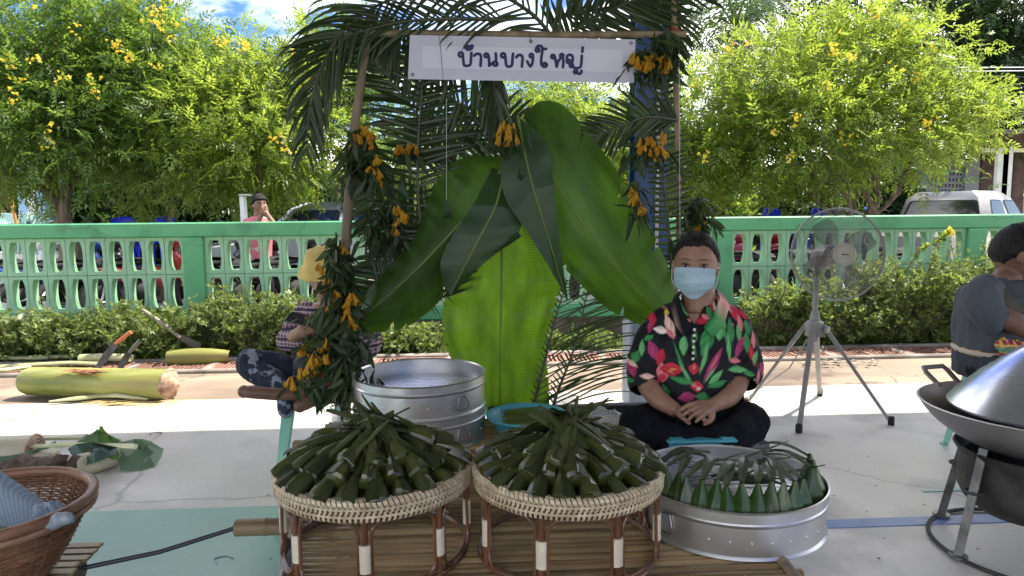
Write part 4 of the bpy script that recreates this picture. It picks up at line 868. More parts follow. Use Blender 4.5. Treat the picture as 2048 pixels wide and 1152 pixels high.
# ------------------------------------------------------------------ leaf parcels
M['parcel'] = pm('parcel', (.014, .018, .005), (.072, .076, .015), scale=13, detail=5, rough=.24, rvar=.08, bump=.3, bscale=22, coat=.12, stretch=(1, .35, 1), objvar=.35, c3=(.10, .085, .03), c3scale=14, c3lo=.55, c3hi=.8)
M['parcel_tail'] = pm('parcel_tail', (.012, .018, .006), (.05, .058, .018), scale=22, detail=4, rough=.42, bump=.3, bscale=60, coat=0, spec=.35, stretch=(1, .3, 1), objvar=.4, c3=(.07, .065, .03), c3scale=18, c3lo=.6, c3hi=.85)
def parcel_proto(seed, w=.046, L=.075, h=.036, tail=.12):
    """folded leaf parcel: broad creased base at the origin tapering along -y .. +y to a neck, flat folded tail"""
    random.seed(seed); t = thing('leaf_parcel', 'leaf parcel', 'leaf parcel', (0, 0, 0))
    b = MB(); L = L*1.3; secs = [(0, .45, .25, .12), (.012, .85, .60, .02), (.04, 1.0, .82, .0), (.10, 1.04, 1.0, .0), (.30, .92, 1.02, .03), (.55, .66, .86, .10), (.80, .42, .60, .2), (1, .27, .32, .32)]
    rows = []; shape = [(-1, 0), (-.92, .55), (-.62, .88), (-.12, 1.02), (.16, 1.0), (.66, .84), (.95, .5), (1, 0), (.3, -.04), (-.3, -.04)]
    jit = [(random.uniform(-.06, .06), random.uniform(-.09, .09)) for _ in shape]; skew = random.uniform(-.10, .10)
    for yy, ws, hs, dz in secs:
        rows.append([Vector((sx*w/2*ws+jx*w*.5+skew*w*yy, yy*L+random.uniform(-.002, .002), (sz+jz)*h*hs+dz*h)) for (sx, sz), (jx, jz) in zip(shape, jit)]); rows[-1].append(rows[-1][0].copy())
    b.grid(rows); b.add(rows[0][:-1], [tuple(range(len(shape)-1, -1, -1))]); b.build('wrapped_body', M['parcel'], t, ang=12)
    # overlap flaps
    b = MB(); s = random.choice((-1, 1)); fl = []
    for yy, x0, x1, z in ((.02, .0, .50, .98), (.3, -.05, .42, 1.0), (.7, -.08, .22, .86), (1.02, -.1, .1, .52)):
        fl.append([Vector((s*x0*w, yy*L, z*h+.0015)), Vector((s*(x0+x1)/2*w, yy*L, z*h*.93+.002)), Vector((s*x1*w, yy*L, z*h*.72+.0015))])
    b.grid(fl); b.grid([[p-Vector((0, 0, .0012)) for p in r] for r in fl]); b.build('flap', M['parcel_tail'], t, ang=30)
    # tail: two or three flat strips
    for k in range(random.choice((2, 2, 3))):
        b = MB(); wd = random.uniform(.011, .021); tl = tail*random.uniform(.7, 1.15); side = random.uniform(-.22, .22); lift = random.uniform(-.12, .12); rr = []; tw = random.uniform(-.6, .6)
        for q in range(7):
            u = q/6; yy = L*.82+tl*u; x = side*tl*u+random.uniform(-.001, .001); z = h*.62+lift*tl*u*(1-.35*u)+k*.003; c_, s_ = math.cos(tw*u+.15), math.sin(tw*u+.15); ww = wd*(1-.55*u**3)*(.5+.5*min(1, u*4))
            rr.append([Vector((x-c_*ww/2, yy, z-s_*ww/2)), Vector((x, yy, z+.002)), Vector((x+c_*ww/2, yy, z+s_*ww/2))])
        b.grid(rr); b.grid([[p-Vector((0, 0, .0013)) for p in r] for r in rr]); b.build('tail', M['parcel_tail'], t, ang=30)
    return t
protos = [parcel_proto(s, w=random.uniform(.043, .052), tail=.11+.02*(s % 3)) for s in range(11, 19)]
random.seed(5)
used = [0]*len(protos)
def put_parcel(loc, rot, sc_, label, group):
    k = random.randrange(len(protos))
    if not used[k]: used[k] = 1; return place(protos[k], loc, rot, sc_, label, group)
    return dup(protos[k], loc, rot, sc_, label, group)
for (c, rr, nm) in ((c1, r1, 'left'), (c2, r2, 'right')):
    zf = TZ+.225-.026; grp = 'leaf parcels heaped on the %s rattan tray' % nm
    rings = [(rr-.014, 22, .000, .44, 'dark glossy leaf parcel in the outer ring on the %s rattan tray'), (rr-.054, 18, .032, .38, 'dark glossy leaf parcel in the second ring on the %s rattan tray'),
             (rr-.094, 13, .056, .26, 'leaf parcel with long tail near the top of the heap on the %s rattan tray')]
    for ri, (rad, n, dz, pitch_, lb) in enumerate(rings):
        for i in range(n):
            a = 2*PI*(i+.5*(ri % 2))/n+random.uniform(-.05, .05); r_ = rad+random.uniform(-.006, .006)
            loc = (c.x+r_*math.cos(a), c.y+r_*math.sin(a), zf+dz+random.uniform(-.003, .004))
            rz = a+PI/2+random.uniform(-.17, .17); put_parcel(loc, (pitch_+random.uniform(-.10, .10), random.uniform(-.2, .2), rz), (random.uniform(.98, 1.25), random.uniform(.95, 1.15), random.uniform(.9, 1.2)), lb % nm, grp)
    # loose leaf strips lying over the heap
    b = MB()
    for i in range(44):
        a = random.uniform(0, 2*PI); L = random.uniform(.05, .13); r0_ = random.uniform(0, .09); p = Vector((c.x+r0_*math.cos(a), c.y+r0_*math.sin(a), zf+.105-r0_*.38+random.uniform(-.006, .010))); an = a+random.uniform(-1.1, 1.1); d = Vector((math.cos(an), math.sin(an), random.uniform(-.55, -.15))); s = Vector((-d.y, d.x, random.uniform(-.4, .4))).normalized()*random.uniform(.004, .010)
        rws = [[p+d*L*t-s*(1-.7*t*t), p+d*L*t+Vector((0, 0, .0015)), p+d*L*t+s*(1-.7*t*t)] for t in (0, .33, .66, 1)]; b.grid(rws); b.grid([[q-Vector((0, 0, .001)) for q in r] for r in rws])
    tag(b.build('leaf_strips', M['parcel_tail'], ang=30, kind='stuff'), 'loose dark leaf strips tangled over the heap on the %s rattan tray' % nm, 'leaf strips')
# ------------------------------------------------------------------ aluminium steamers
M['alu'] = pm('alu', (.66, .66, .66), (.80, .80, .80), scale=3, detail=7, rough=.36, rvar=.1, metal=1, bump=.08, bscale=12, c3=(.50, .50, .51), c3scale=4, c3lo=.5, c3hi=.8)
M['alu_dull'] = pm('alu_dull', (.42, .43, .45), (.58, .59, .61), scale=4, detail=6, rough=.42, rvar=.12, metal=1, bump=.1, bscale=10, c3=(.25, .26, .27), c3scale=3, c3lo=.5, c3hi=.8)
M['wire'] = pm('wire', (.10, .10, .105), rough=.35, metal=.9)
def steamer(name, label, c, Rr, H, z, mat, plate, handles, rivets=(), group=None, plate_h=.5, flare=0, seam=None):
    t = thing(name, label, 'steamer', (c.x, c.y, z), group); cc = (c.x, c.y, z)
    b = MB(); pr = [(Rr-.004, .003), (Rr+.001, 0), (Rr+.003, .003), (Rr+.001, .006), (Rr-.002, .010), (Rr-.001+flare*.3, H*.5), (Rr-.001+flare*.6, H-.0405), (Rr+.0035+flare, H-.036), (Rr+.0045+flare, H-.031), (Rr+.002+flare, H-.027), (Rr+.002+flare, H-.004), (Rr+.0045+flare, H), (Rr+.001+flare, H+.0015), (Rr-.003+flare, H-.004), (Rr-.003+flare, H-.027), (Rr-.004+flare*.6, H-.04), (Rr-.006, .010)]
    b.lathe(pr, 96, cc, close=True); b.build('wall', mat, t, ang=24)
    # perforated plate: ring grid with real holes
    pb_ = MB(); zp = z+H*plate_h; holes = []; rp = Rr-.006; hr = .0092; st = .029
    nx = int(rp/st)+1; cells = set()
    for i in range(-nx, nx+1):
        for j in range(-nx, nx+1):
            hx = (i+(.5 if j % 2 else 0))*st; hy = j*st*.87
            x0_, x1_, y0_, y1_ = hx-st/2, hx+st/2, hy-st*.435, hy+st*.435
            if math.hypot(hx, hy) > rp-.02:
                continue
            out = []; inn = []; out2 = []
            for k in range(12):
                an = 2*PI*(k+.5)/12; ca, sa = math.cos(an), math.sin(an); s_ = min((st/2)/max(abs(ca), 1e-6), (st*.435)/max(abs(sa), 1e-6)); out.append((hx+ca*s_, hy+sa*s_)); inn.append((hx+ca*hr, hy+sa*hr))
            # square corners
            o_ = len(pb_.v); V = [(c.x+a, c.y+b_, zp) for a, b_ in out]+[(c.x+a, c.y+b_, zp) for a, b_ in inn]+[(c.x+a, c.y+b_, zp-.004) for a, b_ in inn]
            corner = [(x1_, y1_), (x0_, y1_), (x0_, y0_), (x1_, y0_)]; F_ = []
            for k in range(12):
                l = (k+1) % 12; F_ += [(k, l, 12+l, 12+k), (12+k, 12+l, 24+l, 24+k)]
            pb_.add(V+[(c.x+a, c.y+b_, zp) for a, b_ in corner], F_)
            for q, (ka, kb) in enumerate(((0, 1), (4, 5), (6, 7), (10, 11))):
                pass
            for q, k in enumerate((1, 4, 7, 10)):
                a_, b2 = (k, (k+1) % 12); F2_ = (o_+a_, o_+36+q, o_+b2)
            for q, (cx_, cy_) in enumerate(corner):
                k = min(range(12), key=lambda kk: math.hypot(out[kk][0]-cx_, out[kk][1]-cy_)); ks = sorted(range(12), key=lambda kk: math.hypot(out[kk][0]-cx_, out[kk][1]-cy_))[:2]; pb_.f.append((o_+ks[0], o_+36+q, o_+ks[1]))
    ring = []
    pb_.lathe([(rp, -.0005), (rp-.001, 0), (rp-.031, 0), (rp-.031, -.0015)], 64, (c.x, c.y, zp-.0006)); pb_.build('perforated_plate', plate, t, smooth=False)
    for an, zz in handles:
        ca, sa = math.cos(an), math.sin(an); T_ = Vector((-sa, ca, 0)); Rn = Vector((ca, sa, 0)); o_ = Vector((c.x, c.y, z+zz))+Rn*(Rr+.0015)
        bk = MB(); w_, h_ = .030, .030; q = [o_+T_*a*w_/2+Rn*d+Vector((0, 0, b_*h_/2)) for d in (0, .003) for a, b_ in ((-1.2, -1), (1.2, -1), (.7, 1), (-.7, 1))]; bk.add(q, [(0, 3, 2, 1), (4, 5, 6, 7), (0, 1, 5, 4), (1, 2, 6, 5), (2, 3, 7, 6), (3, 0, 4, 7)]); bk.build('handle_plate', mat, t, smooth=False)
        for s in (-1, 1):
            hb = MB(); loop = [(s*.004, .016, .004), (s*.010, .018, .007), (s*.022, -.005, .013), (s*.026, -.022, .012), (s*.020, -.030, .010), (s*.010, -.031, .009)]
            hb.tube([o_+T_*a+Rn*d+Vector((0, 0, q_)) for a, q_, d in loop], .0017, 6)
            hb.tube([o_+T_*(s*.010)+Rn*.009+Vector((0, 0, -.031)), o_+Rn*.0085+Vector((0, 0, -.0305))], .0017, 6); hb.build('handle_wire', M['wire'], t)
    for an, zz in rivets:
        p = Vector((c.x+(Rr+.001)*math.cos(an), c.y+(Rr+.001)*math.sin(an), z+zz)); MB().ell(p, .0028, n=8, k=5).build('rivet', mat, t)
    return t
# left: two stacked tiers
zs = TZ+.001; sa = G(706, 870, zs); sb = G(970, 870, zs)
Ht = .119; rimL, rimR = G(706, 748, zs+2*Ht), G(972, 748, zs+2*Ht); cs = (rimL+rimR)/2; rs_ = (rimR-rimL).length/2
cs = Vector((cs.x, cs.y+.012, 0)); view = math.atan2(-cs.y, -cs.x)
rv = [(view+.1+k*.33, .045) for k in range(-3, 4)]
steamer('steamer_tier', 'lower tier of the stacked aluminium steamer behind the left tray', cs, rs_-.004, Ht, zs, M['alu'], M['wire'], [(view+.60, .060), (view-2.4, .06)], rv, 'tiers of the stacked steamer', plate_h=.25)  # dark plate colour stands in for the shade seen through the upper holes
steamer('steamer_tier', 'upper tier of the stacked aluminium steamer showing its perforated plate', cs, rs_-.006, Ht+.006, zs+Ht+.0005, M['alu'], M['alu_dull'], [(view+.62, .058), (view-2.4, .06)], rv, 'tiers of the stacked steamer', plate_h=.50)
# right: large low tier filled with standing cones
Hs = .122; rL, rR = G(1268, 940, TZ+Hs), G(1655, 962, TZ+Hs); c3_ = (rL+rR)/2; r3_ = (rR-rL).length/2; c3_ = Vector((c3_.x, c3_.y, 0)); view3 = math.atan2(-c3_.y, -c3_.x)
steamer('steamer_tier', 'wide aluminium steamer tier holding upright green leaf cones', c3_, r3_-.005, Hs, TZ+.001, M['alu'], M['alu_dull'], [(view3-.62, .066)], [(view3+.03+k*.2, .046) for k in range(-1, 6)], None, plate_h=.66)
# upright leaf cones
M['cone'] = pm('cone', (.016, .045, .006), (.045, .088, .013), scale=14, detail=4, rough=.33, bump=.2, bscale=50, stretch=(1, 1, .25), objvar=.2, coat=.15)
M['cone_tail'] = pm('cone_tail', (.03, .045, .022), (.10, .12, .07), scale=20, rough=.35, bump=.2, objvar=.3, stretch=(1, 1, .4))
def cone_proto(sd):
    random.seed(sd); t = thing('leaf_cone', 'leaf cone', 'leaf cone', (0, 0, 0)); b = MB(); rows = []; h = .098
    for z, r in ((0, .024), (.012, .0255), (.03, .0235), (.055, .0165), (.075, .0095), (.09, .0055), (h, .0035)):
        rows.append([Vector((r*math.cos(q*PI/4+.2*z/h)*(1.0 if q % 2 else 1.13), r*math.sin(q*PI/4+.2*z/h)*(1.0 if q % 2 else 1.13), z)) for q in range(8)]+[Vector((r*math.cos(.2*z/h)*1.13, r*math.sin(.2*z/h)*1.13, z))])
    b.grid(rows); b.build('folded_cone', M['cone'], t, ang=50)
    b = MB(); tl = random.uniform(.09, .13); rr = []
    for q in range(8):
        u = q/7; x = tl*(u*.95); z = h*.93+.022*math.sin(u*2.6)+.012*u-.0; ww = .007+.014*math.sin(PI*min(1, u*1.08))
        rr.append([Vector((x, -ww/2, z+.002*(1-u))), Vector((x, 0, z-.002)), Vector((x, ww/2, z+.003))])
    b.grid(rr); b.grid([[p-Vector((0, 0, .001)) for p in r] for r in rr]); b.build('tail', M['cone_tail'], t, ang=30); return t
cp = [cone_proto(s) for s in (3, 4, 5)]; ck = [0, 0, 0]; random.seed(9)
def put_cone(loc, rot, sc_, lab):
    k = random.randrange(3)
    if not ck[k]: ck[k] = 1; return place(cp[k], loc, rot, sc_, lab, 'green leaf cones standing in the wide steamer')
    return dup(cp[k], loc, rot, sc_, lab, 'green leaf cones standing in the wide steamer')
zpl = TZ+.001+Hs*.66+.001
xs_ = [1340, 1372, 1403, 1431, 1460, 1487, 1515, 1546, 1578, 1610]
for i in range(14):
    a = view3-1.10+i*.158; rr = r3_-.042; r0_ = rr
    loc = Vector((c3_.x+r0_*math.cos(a), c3_.y+r0_*math.sin(a), zpl)); tgt = Vector((c3_.x+random.uniform(-.02, .05), c3_.y+random.uniform(-.01, .05), 0)); d = tgt-loc
    put_cone(loc, (random.uniform(-.06, .06), random.uniform(-.05, .08), math.atan2(d.y, d.x)+random.uniform(-.3, .3)), (1.2, 1.2, random.uniform(.95, 1.1)), 'upright green leaf cone in the front row of the wide steamer')
for i in range(10):
    a = view3-1.25+i*.34+PI*.0; rr = r3_-.085; a = view3+1.2+i*.1; rr = r3_-.04-.0*i
    a = view3+1.25+i*.17; loc = Vector((c3_.x+rr*math.cos(a), c3_.y+rr*math.sin(a), zpl)); 
    if i < 4: put_cone(loc, (random.uniform(-.06, .06), random.uniform(-.05, .08), a+PI+random.uniform(-.3, .3)), (1.2, 1.2, random.uniform(1.0, 1.15)), 'upright leaf cone in shade at the right side of the wide steamer')
b = MB()
for i in range(26):
    p = Vector((c3_.x+random.uniform(-.06, .10), c3_.y+random.uniform(-.06, .10), TZ+Hs+random.uniform(-.012, .018))); an = random.uniform(-.9, .4)+(PI if i % 3 == 0 else 0); L = random.uniform(.08, .17); d = Vector((math.cos(an), math.sin(an), random.uniform(-.1, .22))); s = Vector((-d.y, d.x, .3)).normalized()*random.uniform(.005, .010)
    rws = [[p+d*L*t-s*(1-t*t), p+d*L*t+Vector((0, 0, .002)), p+d*L*t+s*(1-t*t)] for t in (0, .35, .7, 1)]; b.grid(rws); b.grid([[q-Vector((0, 0, .0008)) for q in r] for r in rws])
tag(b.build('leaf_strips', M['cone_tail'], ang=30, kind='stuff'), 'long grey green leaf tails crossing over the cones in the wide steamer', 'leaf strips')
# ------------------------------------------------------------------ stall frame of bamboo
M['frond'] = leafm('frond', (.016, .032, .010), (.045, .07, .02), (.06, .11, .02), tw=.22, rough=.3)
M['frond_stalk'] = pm('frond_stalk', (.03, .035, .012), (.07, .07, .03), scale=12, rough=.4)
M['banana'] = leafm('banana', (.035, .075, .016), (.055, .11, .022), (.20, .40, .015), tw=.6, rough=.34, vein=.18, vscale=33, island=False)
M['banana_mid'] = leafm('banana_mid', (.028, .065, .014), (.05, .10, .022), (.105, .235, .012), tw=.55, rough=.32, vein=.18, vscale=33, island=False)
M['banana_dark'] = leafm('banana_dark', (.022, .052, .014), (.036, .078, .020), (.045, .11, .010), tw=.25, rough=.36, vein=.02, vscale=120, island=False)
M['midrib'] = leafm('midrib', (.18, .24, .05), (.25, .30, .08), (.3, .4, .06), tw=.3, rough=.35, island=False)
M['marigold'] = leafm('marigold', (.52, .24, .012), (.68, .37, .02), (.6, .3, .015), tw=.3, rough=.6)
M['wilt'] = leafm('wilt', (.022, .04, .014), (.055, .085, .028), (.06, .10, .02), tw=.3, rough=.5)
BY = 2.80                                      # distance of the stall frame
def B(px, py, dy=0): return YP(px, py, BY+dy)
fr = thing('stall_booth', 'bamboo frame of the leaf stall with two posts and a top bar', 'stall', (.1, BY, TZ))
def jbamboo(name, pts, rs, sp=.3, n=12):
    """bamboo culm with swollen nodes along a gently bent line"""
    pts = [Vector(p) for p in pts]; L = (pts[-1]-pts[0]).length; P_ = []; Rr = []; N_ = 60
    def at(t):
        x = t*(len(pts)-1); i = min(int(x), len(pts)-2); return pts[i].lerp(pts[i+1], x-i), rs[i]+(rs[i+1]-rs[i])*(x-i)
    nodes = [sp*(k+.5)/L for k in range(int(L/sp))]
    ts = sorted(set([k/12 for k in range(13)]+[q+e for q in nodes for e in (-.009, -.003, 0, .003, .009)])); ts = [t for t in ts if 0 <= t <= 1]
    for t in ts:
        p, r_ = at(t); d = min([abs(t-q) for q in nodes] or [1]); P_.append(p); Rr.append(r_*(1.13 if d < .001 else 1.06 if d < .004 else 1))
    b = MB(); b.tube(P_, Rr, n); return b.build(name, M['bamboo_post'], fr)
jbamboo('post', [B(692, 838), B(690, 500), B(708, 260), B(737, 60), B(742, 20)], [.021, .020, .018, .015, .014], .27)
rt = B(1357, 470); jbamboo('post', [(rt.x+.0, BY+.16, TZ-.1), B(1358, 480, .16), B(1354, 250, .08), B(1349, 60), B(1347, -10)], [.015, .014, .013, .012, .011], .25)
jbamboo('top_bar', [B(700, 66, -.03), B(900, 68, -.03), B(1100, 70, -.03), B(1372, 68, -.03)], [.015, .0145, .014, .012], .35)
b = MB()
for c in (B(737, 66, -.01), B(1350, 68, -.01)):
    for k in range(5): b.torus(c+Vector((0, 0, (k-2)*.006)), .021, .0028, 16, 5, Euler((random.uniform(-.5, .5), random.uniform(-.5, .5), 0)).to_matrix())
b.build('red_cord', pm('cord', (.28, .03, .03), (.4, .06, .06), scale=30, rough=.8), fr)['kind'] = 'stuff'

# ------------------------------------------------------------------ sign with hand painted Thai letters
sg = thing('name_banner', 'white banner with dark blue hand painted Thai lettering hung under the top bar', 'banner', B(1043, 160, -.05))
def SB(px, py, off=0):
    p = YP(px, py, BY-.05-off+.006*math.sin(px/37.)*math.sin(py/50.+1)+.004*math.sin(px/90.)); return p
def quadpt(u, v):
    # corners in the photo: tl (820,71) tr (1271,81) br (1268,166) bl (816,158)
    x = (1-v)*((1-u)*820+u*1271)+v*((1-u)*816+u*1268); y = (1-v)*((1-u)*70+u*79)+v*((1-u)*158+u*166); return x, y
rows = []; N1, N2 = 60, 14
for j in range(N2+1): rows.append([SB(*quadpt(i/N1, j/N2)) for i in range(N1+1)])
b = MB(); b.grid(rows); rb = [[p+Vector((0, .0012, 0)) for p in r] for r in rows]; b.grid([r[::-1] for r in rb])
b.build('cloth', pm('banner', (.52, .50, .60), (.60, .58, .67), scale=3, rough=.6, bump=.08, bscale=8), sg)
# translucent double layer: paler printed panel in the middle
rows = []
for j in range(9): rows.append([SB(845+(1245-845)*i/50+0, 92+8*i/50+j*((136+8*i/50)-(92+8*i/50))/8, .0008) for i in range(51)])
b = MB(); b.grid(rows); b.build('pale_panel', pm('banner2', (.62, .60, .70), (.68, .66, .76), scale=3, rough=.6), sg)
ZS = 490/2048.
def stroke(b, pts, w=2.9, close=False):
    """painted stroke: pts in pixels of the enlarged sign (x, y)"""
    P_ = [(800+x*ZS, 60+y*ZS) for x, y in pts]; out = []
    # catmull-rom smoothing
    if len(P_) > 2:
        q = [P_[0]]+P_+[P_[-1]]
        for i in range(1, len(q)-2):
            for k in range(5):
                t = k/5; a, b_, c, d = q[i-1], q[i], q[i+1], q[i+2]
                out.append(tuple(.5*((2*b_[m])+(-a[m]+c[m])*t+(2*a[m]-5*b_[m]+4*c[m]-d[m])*t*t+(-a[m]+3*b_[m]-3*c[m]+d[m])*t**3) for m in (0, 1)))
        out.append(P_[-1])
    else: out = [tuple(P_[0][m]+(P_[1][m]-P_[0][m])*k/6 for m in (0, 1)) for k in range(7)]
    L1, L2 = [], []; m = len(out)
    for i, p in enumerate(out):
        a, c = out[max(0, i-1)], out[min(m-1, i+1)]; dx, dy = c[0]-a[0], c[1]-a[1]; l = math.hypot(dx, dy) or 1; nx, ny = -dy/l*w, dx/l*w
        L1.append(SB(p[0]+nx, p[1]+ny, .0022)); L2.append(SB(p[0]-nx, p[1]-ny, .0022))
    b.grid([L1, L2])
    for e in (out[0], out[-1]):
        c = SB(e[0], e[1], .0022+.0002); n = len(b.v); b.v.append(tuple(c)); b.v += [tuple(SB(e[0]+w*math.cos(k*PI/5), e[1]+w*math.sin(k*PI/5), .0024)) for k in range(10)]; b.f += [(n, n+1+(k+1) % 10, n+1+k) for k in range(10)]
def loop(cx, cy, r, a0=0, turn=1, n=9): return [(cx+r*math.cos(a0+turn*2*PI*k/n), cy+r*math.sin(a0+turn*2*PI*k/n)) for k in range(n+1)]
INK = pm('ink', (.012, .010, .075), (.02, .016, .11), scale=20, rough=.5)
glyphs = {
 'letter_bo': [loop(508, 205, 17), [(524, 203), (527, 235), (532, 275), (540, 297), (575, 297), (590, 280), (594, 225), (597, 190)]],
 'tone_mark': [loop(556, 141, 12), [(566, 135), (588, 137), (606, 130), (600, 152), (578, 164), (560, 162)]],
 'vowel_aa': [[(620, 215), (640, 200), (668, 203), (677, 225), (675, 265), (673, 300)]],
 'letter_no': [loop(722, 212, 15), [(737, 208), (744, 240), (746, 298)], [(746, 298), (770, 278), (795, 262)], [(800, 195), (803, 235), (800, 262)], loop(797, 283, 16)],
 'letter_bo_': [loop(862, 212, 17), [(878, 210), (882, 240), (886, 278), (895, 303), (925, 303), (937, 285), (941, 235), (945, 198)]],
 'vowel_aa_': [[(972, 228), (990, 210), (1015, 212), (1025, 235), (1022, 270), (1019, 306)]],
 'letter_ngo': [loop(1098, 214, 14), [(1111, 218), (1110, 250), (1104, 285), (1090, 304)], [(1090, 304), (1075, 285), (1064, 262)]],
 'vowel_ai': [loop(1150, 168, 14, -1.5, -1), [(1138, 152), (1155, 133), (1182, 136), (1192, 158)], [(1192, 158), (1222, 158)], [(1192, 158), (1186, 200), (1180, 250), (1183, 290), (1200, 308)], loop(1211, 292, 15)],
 'letter_ho': [loop(1278, 222, 14), [(1292, 218), (1300, 250), (1310, 306)], [(1310, 306), (1322, 262), (1345, 232)], loop(1352, 214, 13), [(1360, 226), (1366, 260), (1362, 312)]],
 'letter_yo': [loop(1408, 262, 13, -2), [(1398, 250), (1396, 222), (1415, 208), (1436, 212), (1444, 235), (1440, 270)], loop(1432, 296, 13), [(1444, 300), (1462, 318), (1500, 314), (1514, 290), (1520, 215)]],
 'tone_mark_': [[(1527, 146), (1524, 182)]],
 'vowel_uu': [loop(1467, 350, 12), [(1478, 356), (1496, 366), (1514, 358), (1516, 340)], [(1478, 358), (1480, 340)]],
}
for k, ss in glyphs.items():
    b = MB()
    for s in ss: stroke(b, s)
    b.build(k.rstrip('_'), INK, sg, smooth=False)
for px, py in ((1062, 83), (825, 149), (1262, 86)):
    b = MB(); c = SB(px, py, .004); b.torus(c, .005, .0016, 16, 6, Matrix.Rotation(PI/2, 3, 'X')); b.build('eyelet', M['wire'], sg)
b = MB(); b.tube([SB(879, 72, .004), SB(886, 158, .004)], .0008, 5); b.tube([SB(1062, 83, .006), B(1058, 66, -.06)], .0012, 5); b.build('hanging_string', M['black'], sg, kind='stuff')

# ------------------------------------------------------------------ coconut fronds
def frond(label, rach, Lf, n=44, dyA=0, side=(1, 1), droop=.35, width=.011, ang=(60, 35), L0=.35, out=.12, r0=.009, group='coconut fronds tied to the stall frame', gravity=.4, dpt=.05, sweep=None):
    """rach: [(px,py,dy)] stalk from base to tip; leaflets on both sides, their lengths profiled"""
    pts = [B(*q) for q in rach]; fine = []
    q = [pts[0]]+pts+[pts[-1]]
    for i in range(1, len(q)-2):
        for k in range(10):
            t = k/10; a, b_, c, d = q[i-1], q[i], q[i+1], q[i+2]; fine.append(.5*((2*b_)+(c-a)*t+(2*a-5*b_+4*c-d)*t*t+(3*b_-a-3*c+d)*t**3))
    fine.append(pts[-1]); m = len(fine)
    t_ = thing('palm_frond', label, 'palm frond', fine[0], group)
    b = MB(); b.tube(fine, [r0*(1-.8*i/m) for i in range(m)], 7); b.build('stalk', M['frond_stalk'], t_)
    lb = MB()
    for i in range(n):
        u = (i+.5)/n; x = u*(m-1); k = min(int(x), m-2); p = fine[k].lerp(fine[k+1], x-k); d = (fine[k+1]-fine[k]).normalized()
        prof = math.sin(PI*min(1, .22+.72*u))**.7
        for si, s in enumerate((-1, 1)):
            if not side[si]: continue
            a = R(ang[0]+(ang[1]-ang[0])*u+random.uniform(-7, 7)); perp = Vector((-d.z, 0, d.x))*s; L = Lf*prof*random.uniform(.8, 1.1)*side[si]
            dirv = (d*math.cos(a)+perp*math.sin(a)+Vector((0, random.uniform(-.25, .25)+out*s, 0))).normalized(); rows = []
            nrm = Vector((random.uniform(-.5, .5), -1, random.uniform(-.3, .6))).normalized(); w_dir = dirv.cross(nrm).normalized(); pos = p.copy(); seg = 6; dd = dirv.copy()
            for j in range(seg+1):
                v = j/seg; wd = width*(.35+.65*math.sin(PI*min(1, .15+v*.85)))*(1 if v < .98 else .1)
                wv = w_dir*wd; rows.append([pos-wv, pos+nrm*wd*.35, pos+wv]); pos = pos+dd*(L/seg); dd = (dd+Vector((0, 0, -gravity*droop*v))).normalized(); w_dir = dd.cross(nrm).normalized()
            lb.grid(rows)
    lb.build('leaflet', M['frond'], t_, ang=60, kind='stuff'); return t_
random.seed(21)
frond('long coconut frond arching over the top left corner and hanging down past it', [(1120, 95, .02), (1060, 25, .0), (960, -25, 0), (840, -20, -.02), (740, 20, -.04), (665, 90, -.06), (625, 190, -.07), (612, 300, -.08)], .30, n=46, droop=1.2, ang=(48, 25), width=.0066, gravity=.5)
frond('coconut frond running left along the top bar of the stall', [(1010, 40, -.04), (900, 38, -.05), (800, 45, -.05), (700, 70, -.05), (600, 102, -.06)], .22, n=36, droop=.7, ang=(35, 18), width=.0052)
frond('coconut frond tip hanging at the far left of the stall', [(760, 30, .05), (690, 70, .04), (640, 150, .03), (622, 250, .02)], .26, n=24, droop=1.1, ang=(40, 15), width=.006)
frond('coconut frond fanning up to the right from the middle of the top bar', [(1120, 95, .03), (1150, 60, .03), (1220, 20, .03), (1320, -15, .02), (1420, -20, .0)], .26, n=38, droop=-.2, ang=(62, 35), width=.0075)
frond('coconut frond lying along the top right corner of the stall', [(1130, 30, .05), (1200, 18, .05), (1280, 10, .05), (1345, 30, .04), (1360, 90, .03)], .20, n=34, droop=.9, ang=(55, 30), width=.008)
frond('coconut frond hanging straight down behind the banner', [(985, 100, .05), (985, 150, .05), (990, 200, .05), (1000, 265, .05)], .22, n=24, droop=.9, ang=(22, 12), width=.008)
frond('coconut frond standing behind the left post with level leaflets', [(880, 600, .09), (845, 470, .09), (835, 340, .09), (842, 200, .09), (850, 90, .09)], .27, n=40, side=(1, .9), droop=.25, ang=(82, 70), width=.0088, gravity=.3)
frond('coconut frond crossing left of the banana leaves', [(905, 330, .12), (850, 250, .12), (780, 160, .11), (740, 90, .1)], .26, n=30, droop=.4, ang=(55, 40), width=.009)
frond('coconut frond sweeping right from the top of the banana leaves', [(800, 300, .12), (900, 272, .13), (1010, 262, .13), (1120, 290, .13)], .22, n=32, droop=.5, ang=(60, 45), width=.009)
frond('coconut frond slanting up behind the banner', [(1010, 300, .13), (930, 220, .13), (850, 150, .13), (770, 60, .12)], .22, n=30, droop=.3, ang=(50, 35), width=.008)
frond('coconut frond inside the right post with short level leaflets', [(1345, 560, .1), (1335, 440, .1), (1325, 330, .1), (1322, 220, .08), (1330, 110, .06)], .13, n=40, side=(1, .6), droop=.2, ang=(85, 70), width=.008, gravity=.3)
frond('coconut frond reaching from the right post to the banana leaves', [(1355, 240, .06), (1290, 235, .08), (1220, 262, .1), (1160, 280, .12)], .17, n=26, droop=.4, ang=(50, 35), width=.008)
frond('bare thin coconut frond trailing below the left banana leaf', [(730, 470, .1), (770, 500, .1), (820, 520, .1), (870, 500, .1)], .30, n=30, side=(1, 1), droop=.15, ang=(45, 30), width=.005)
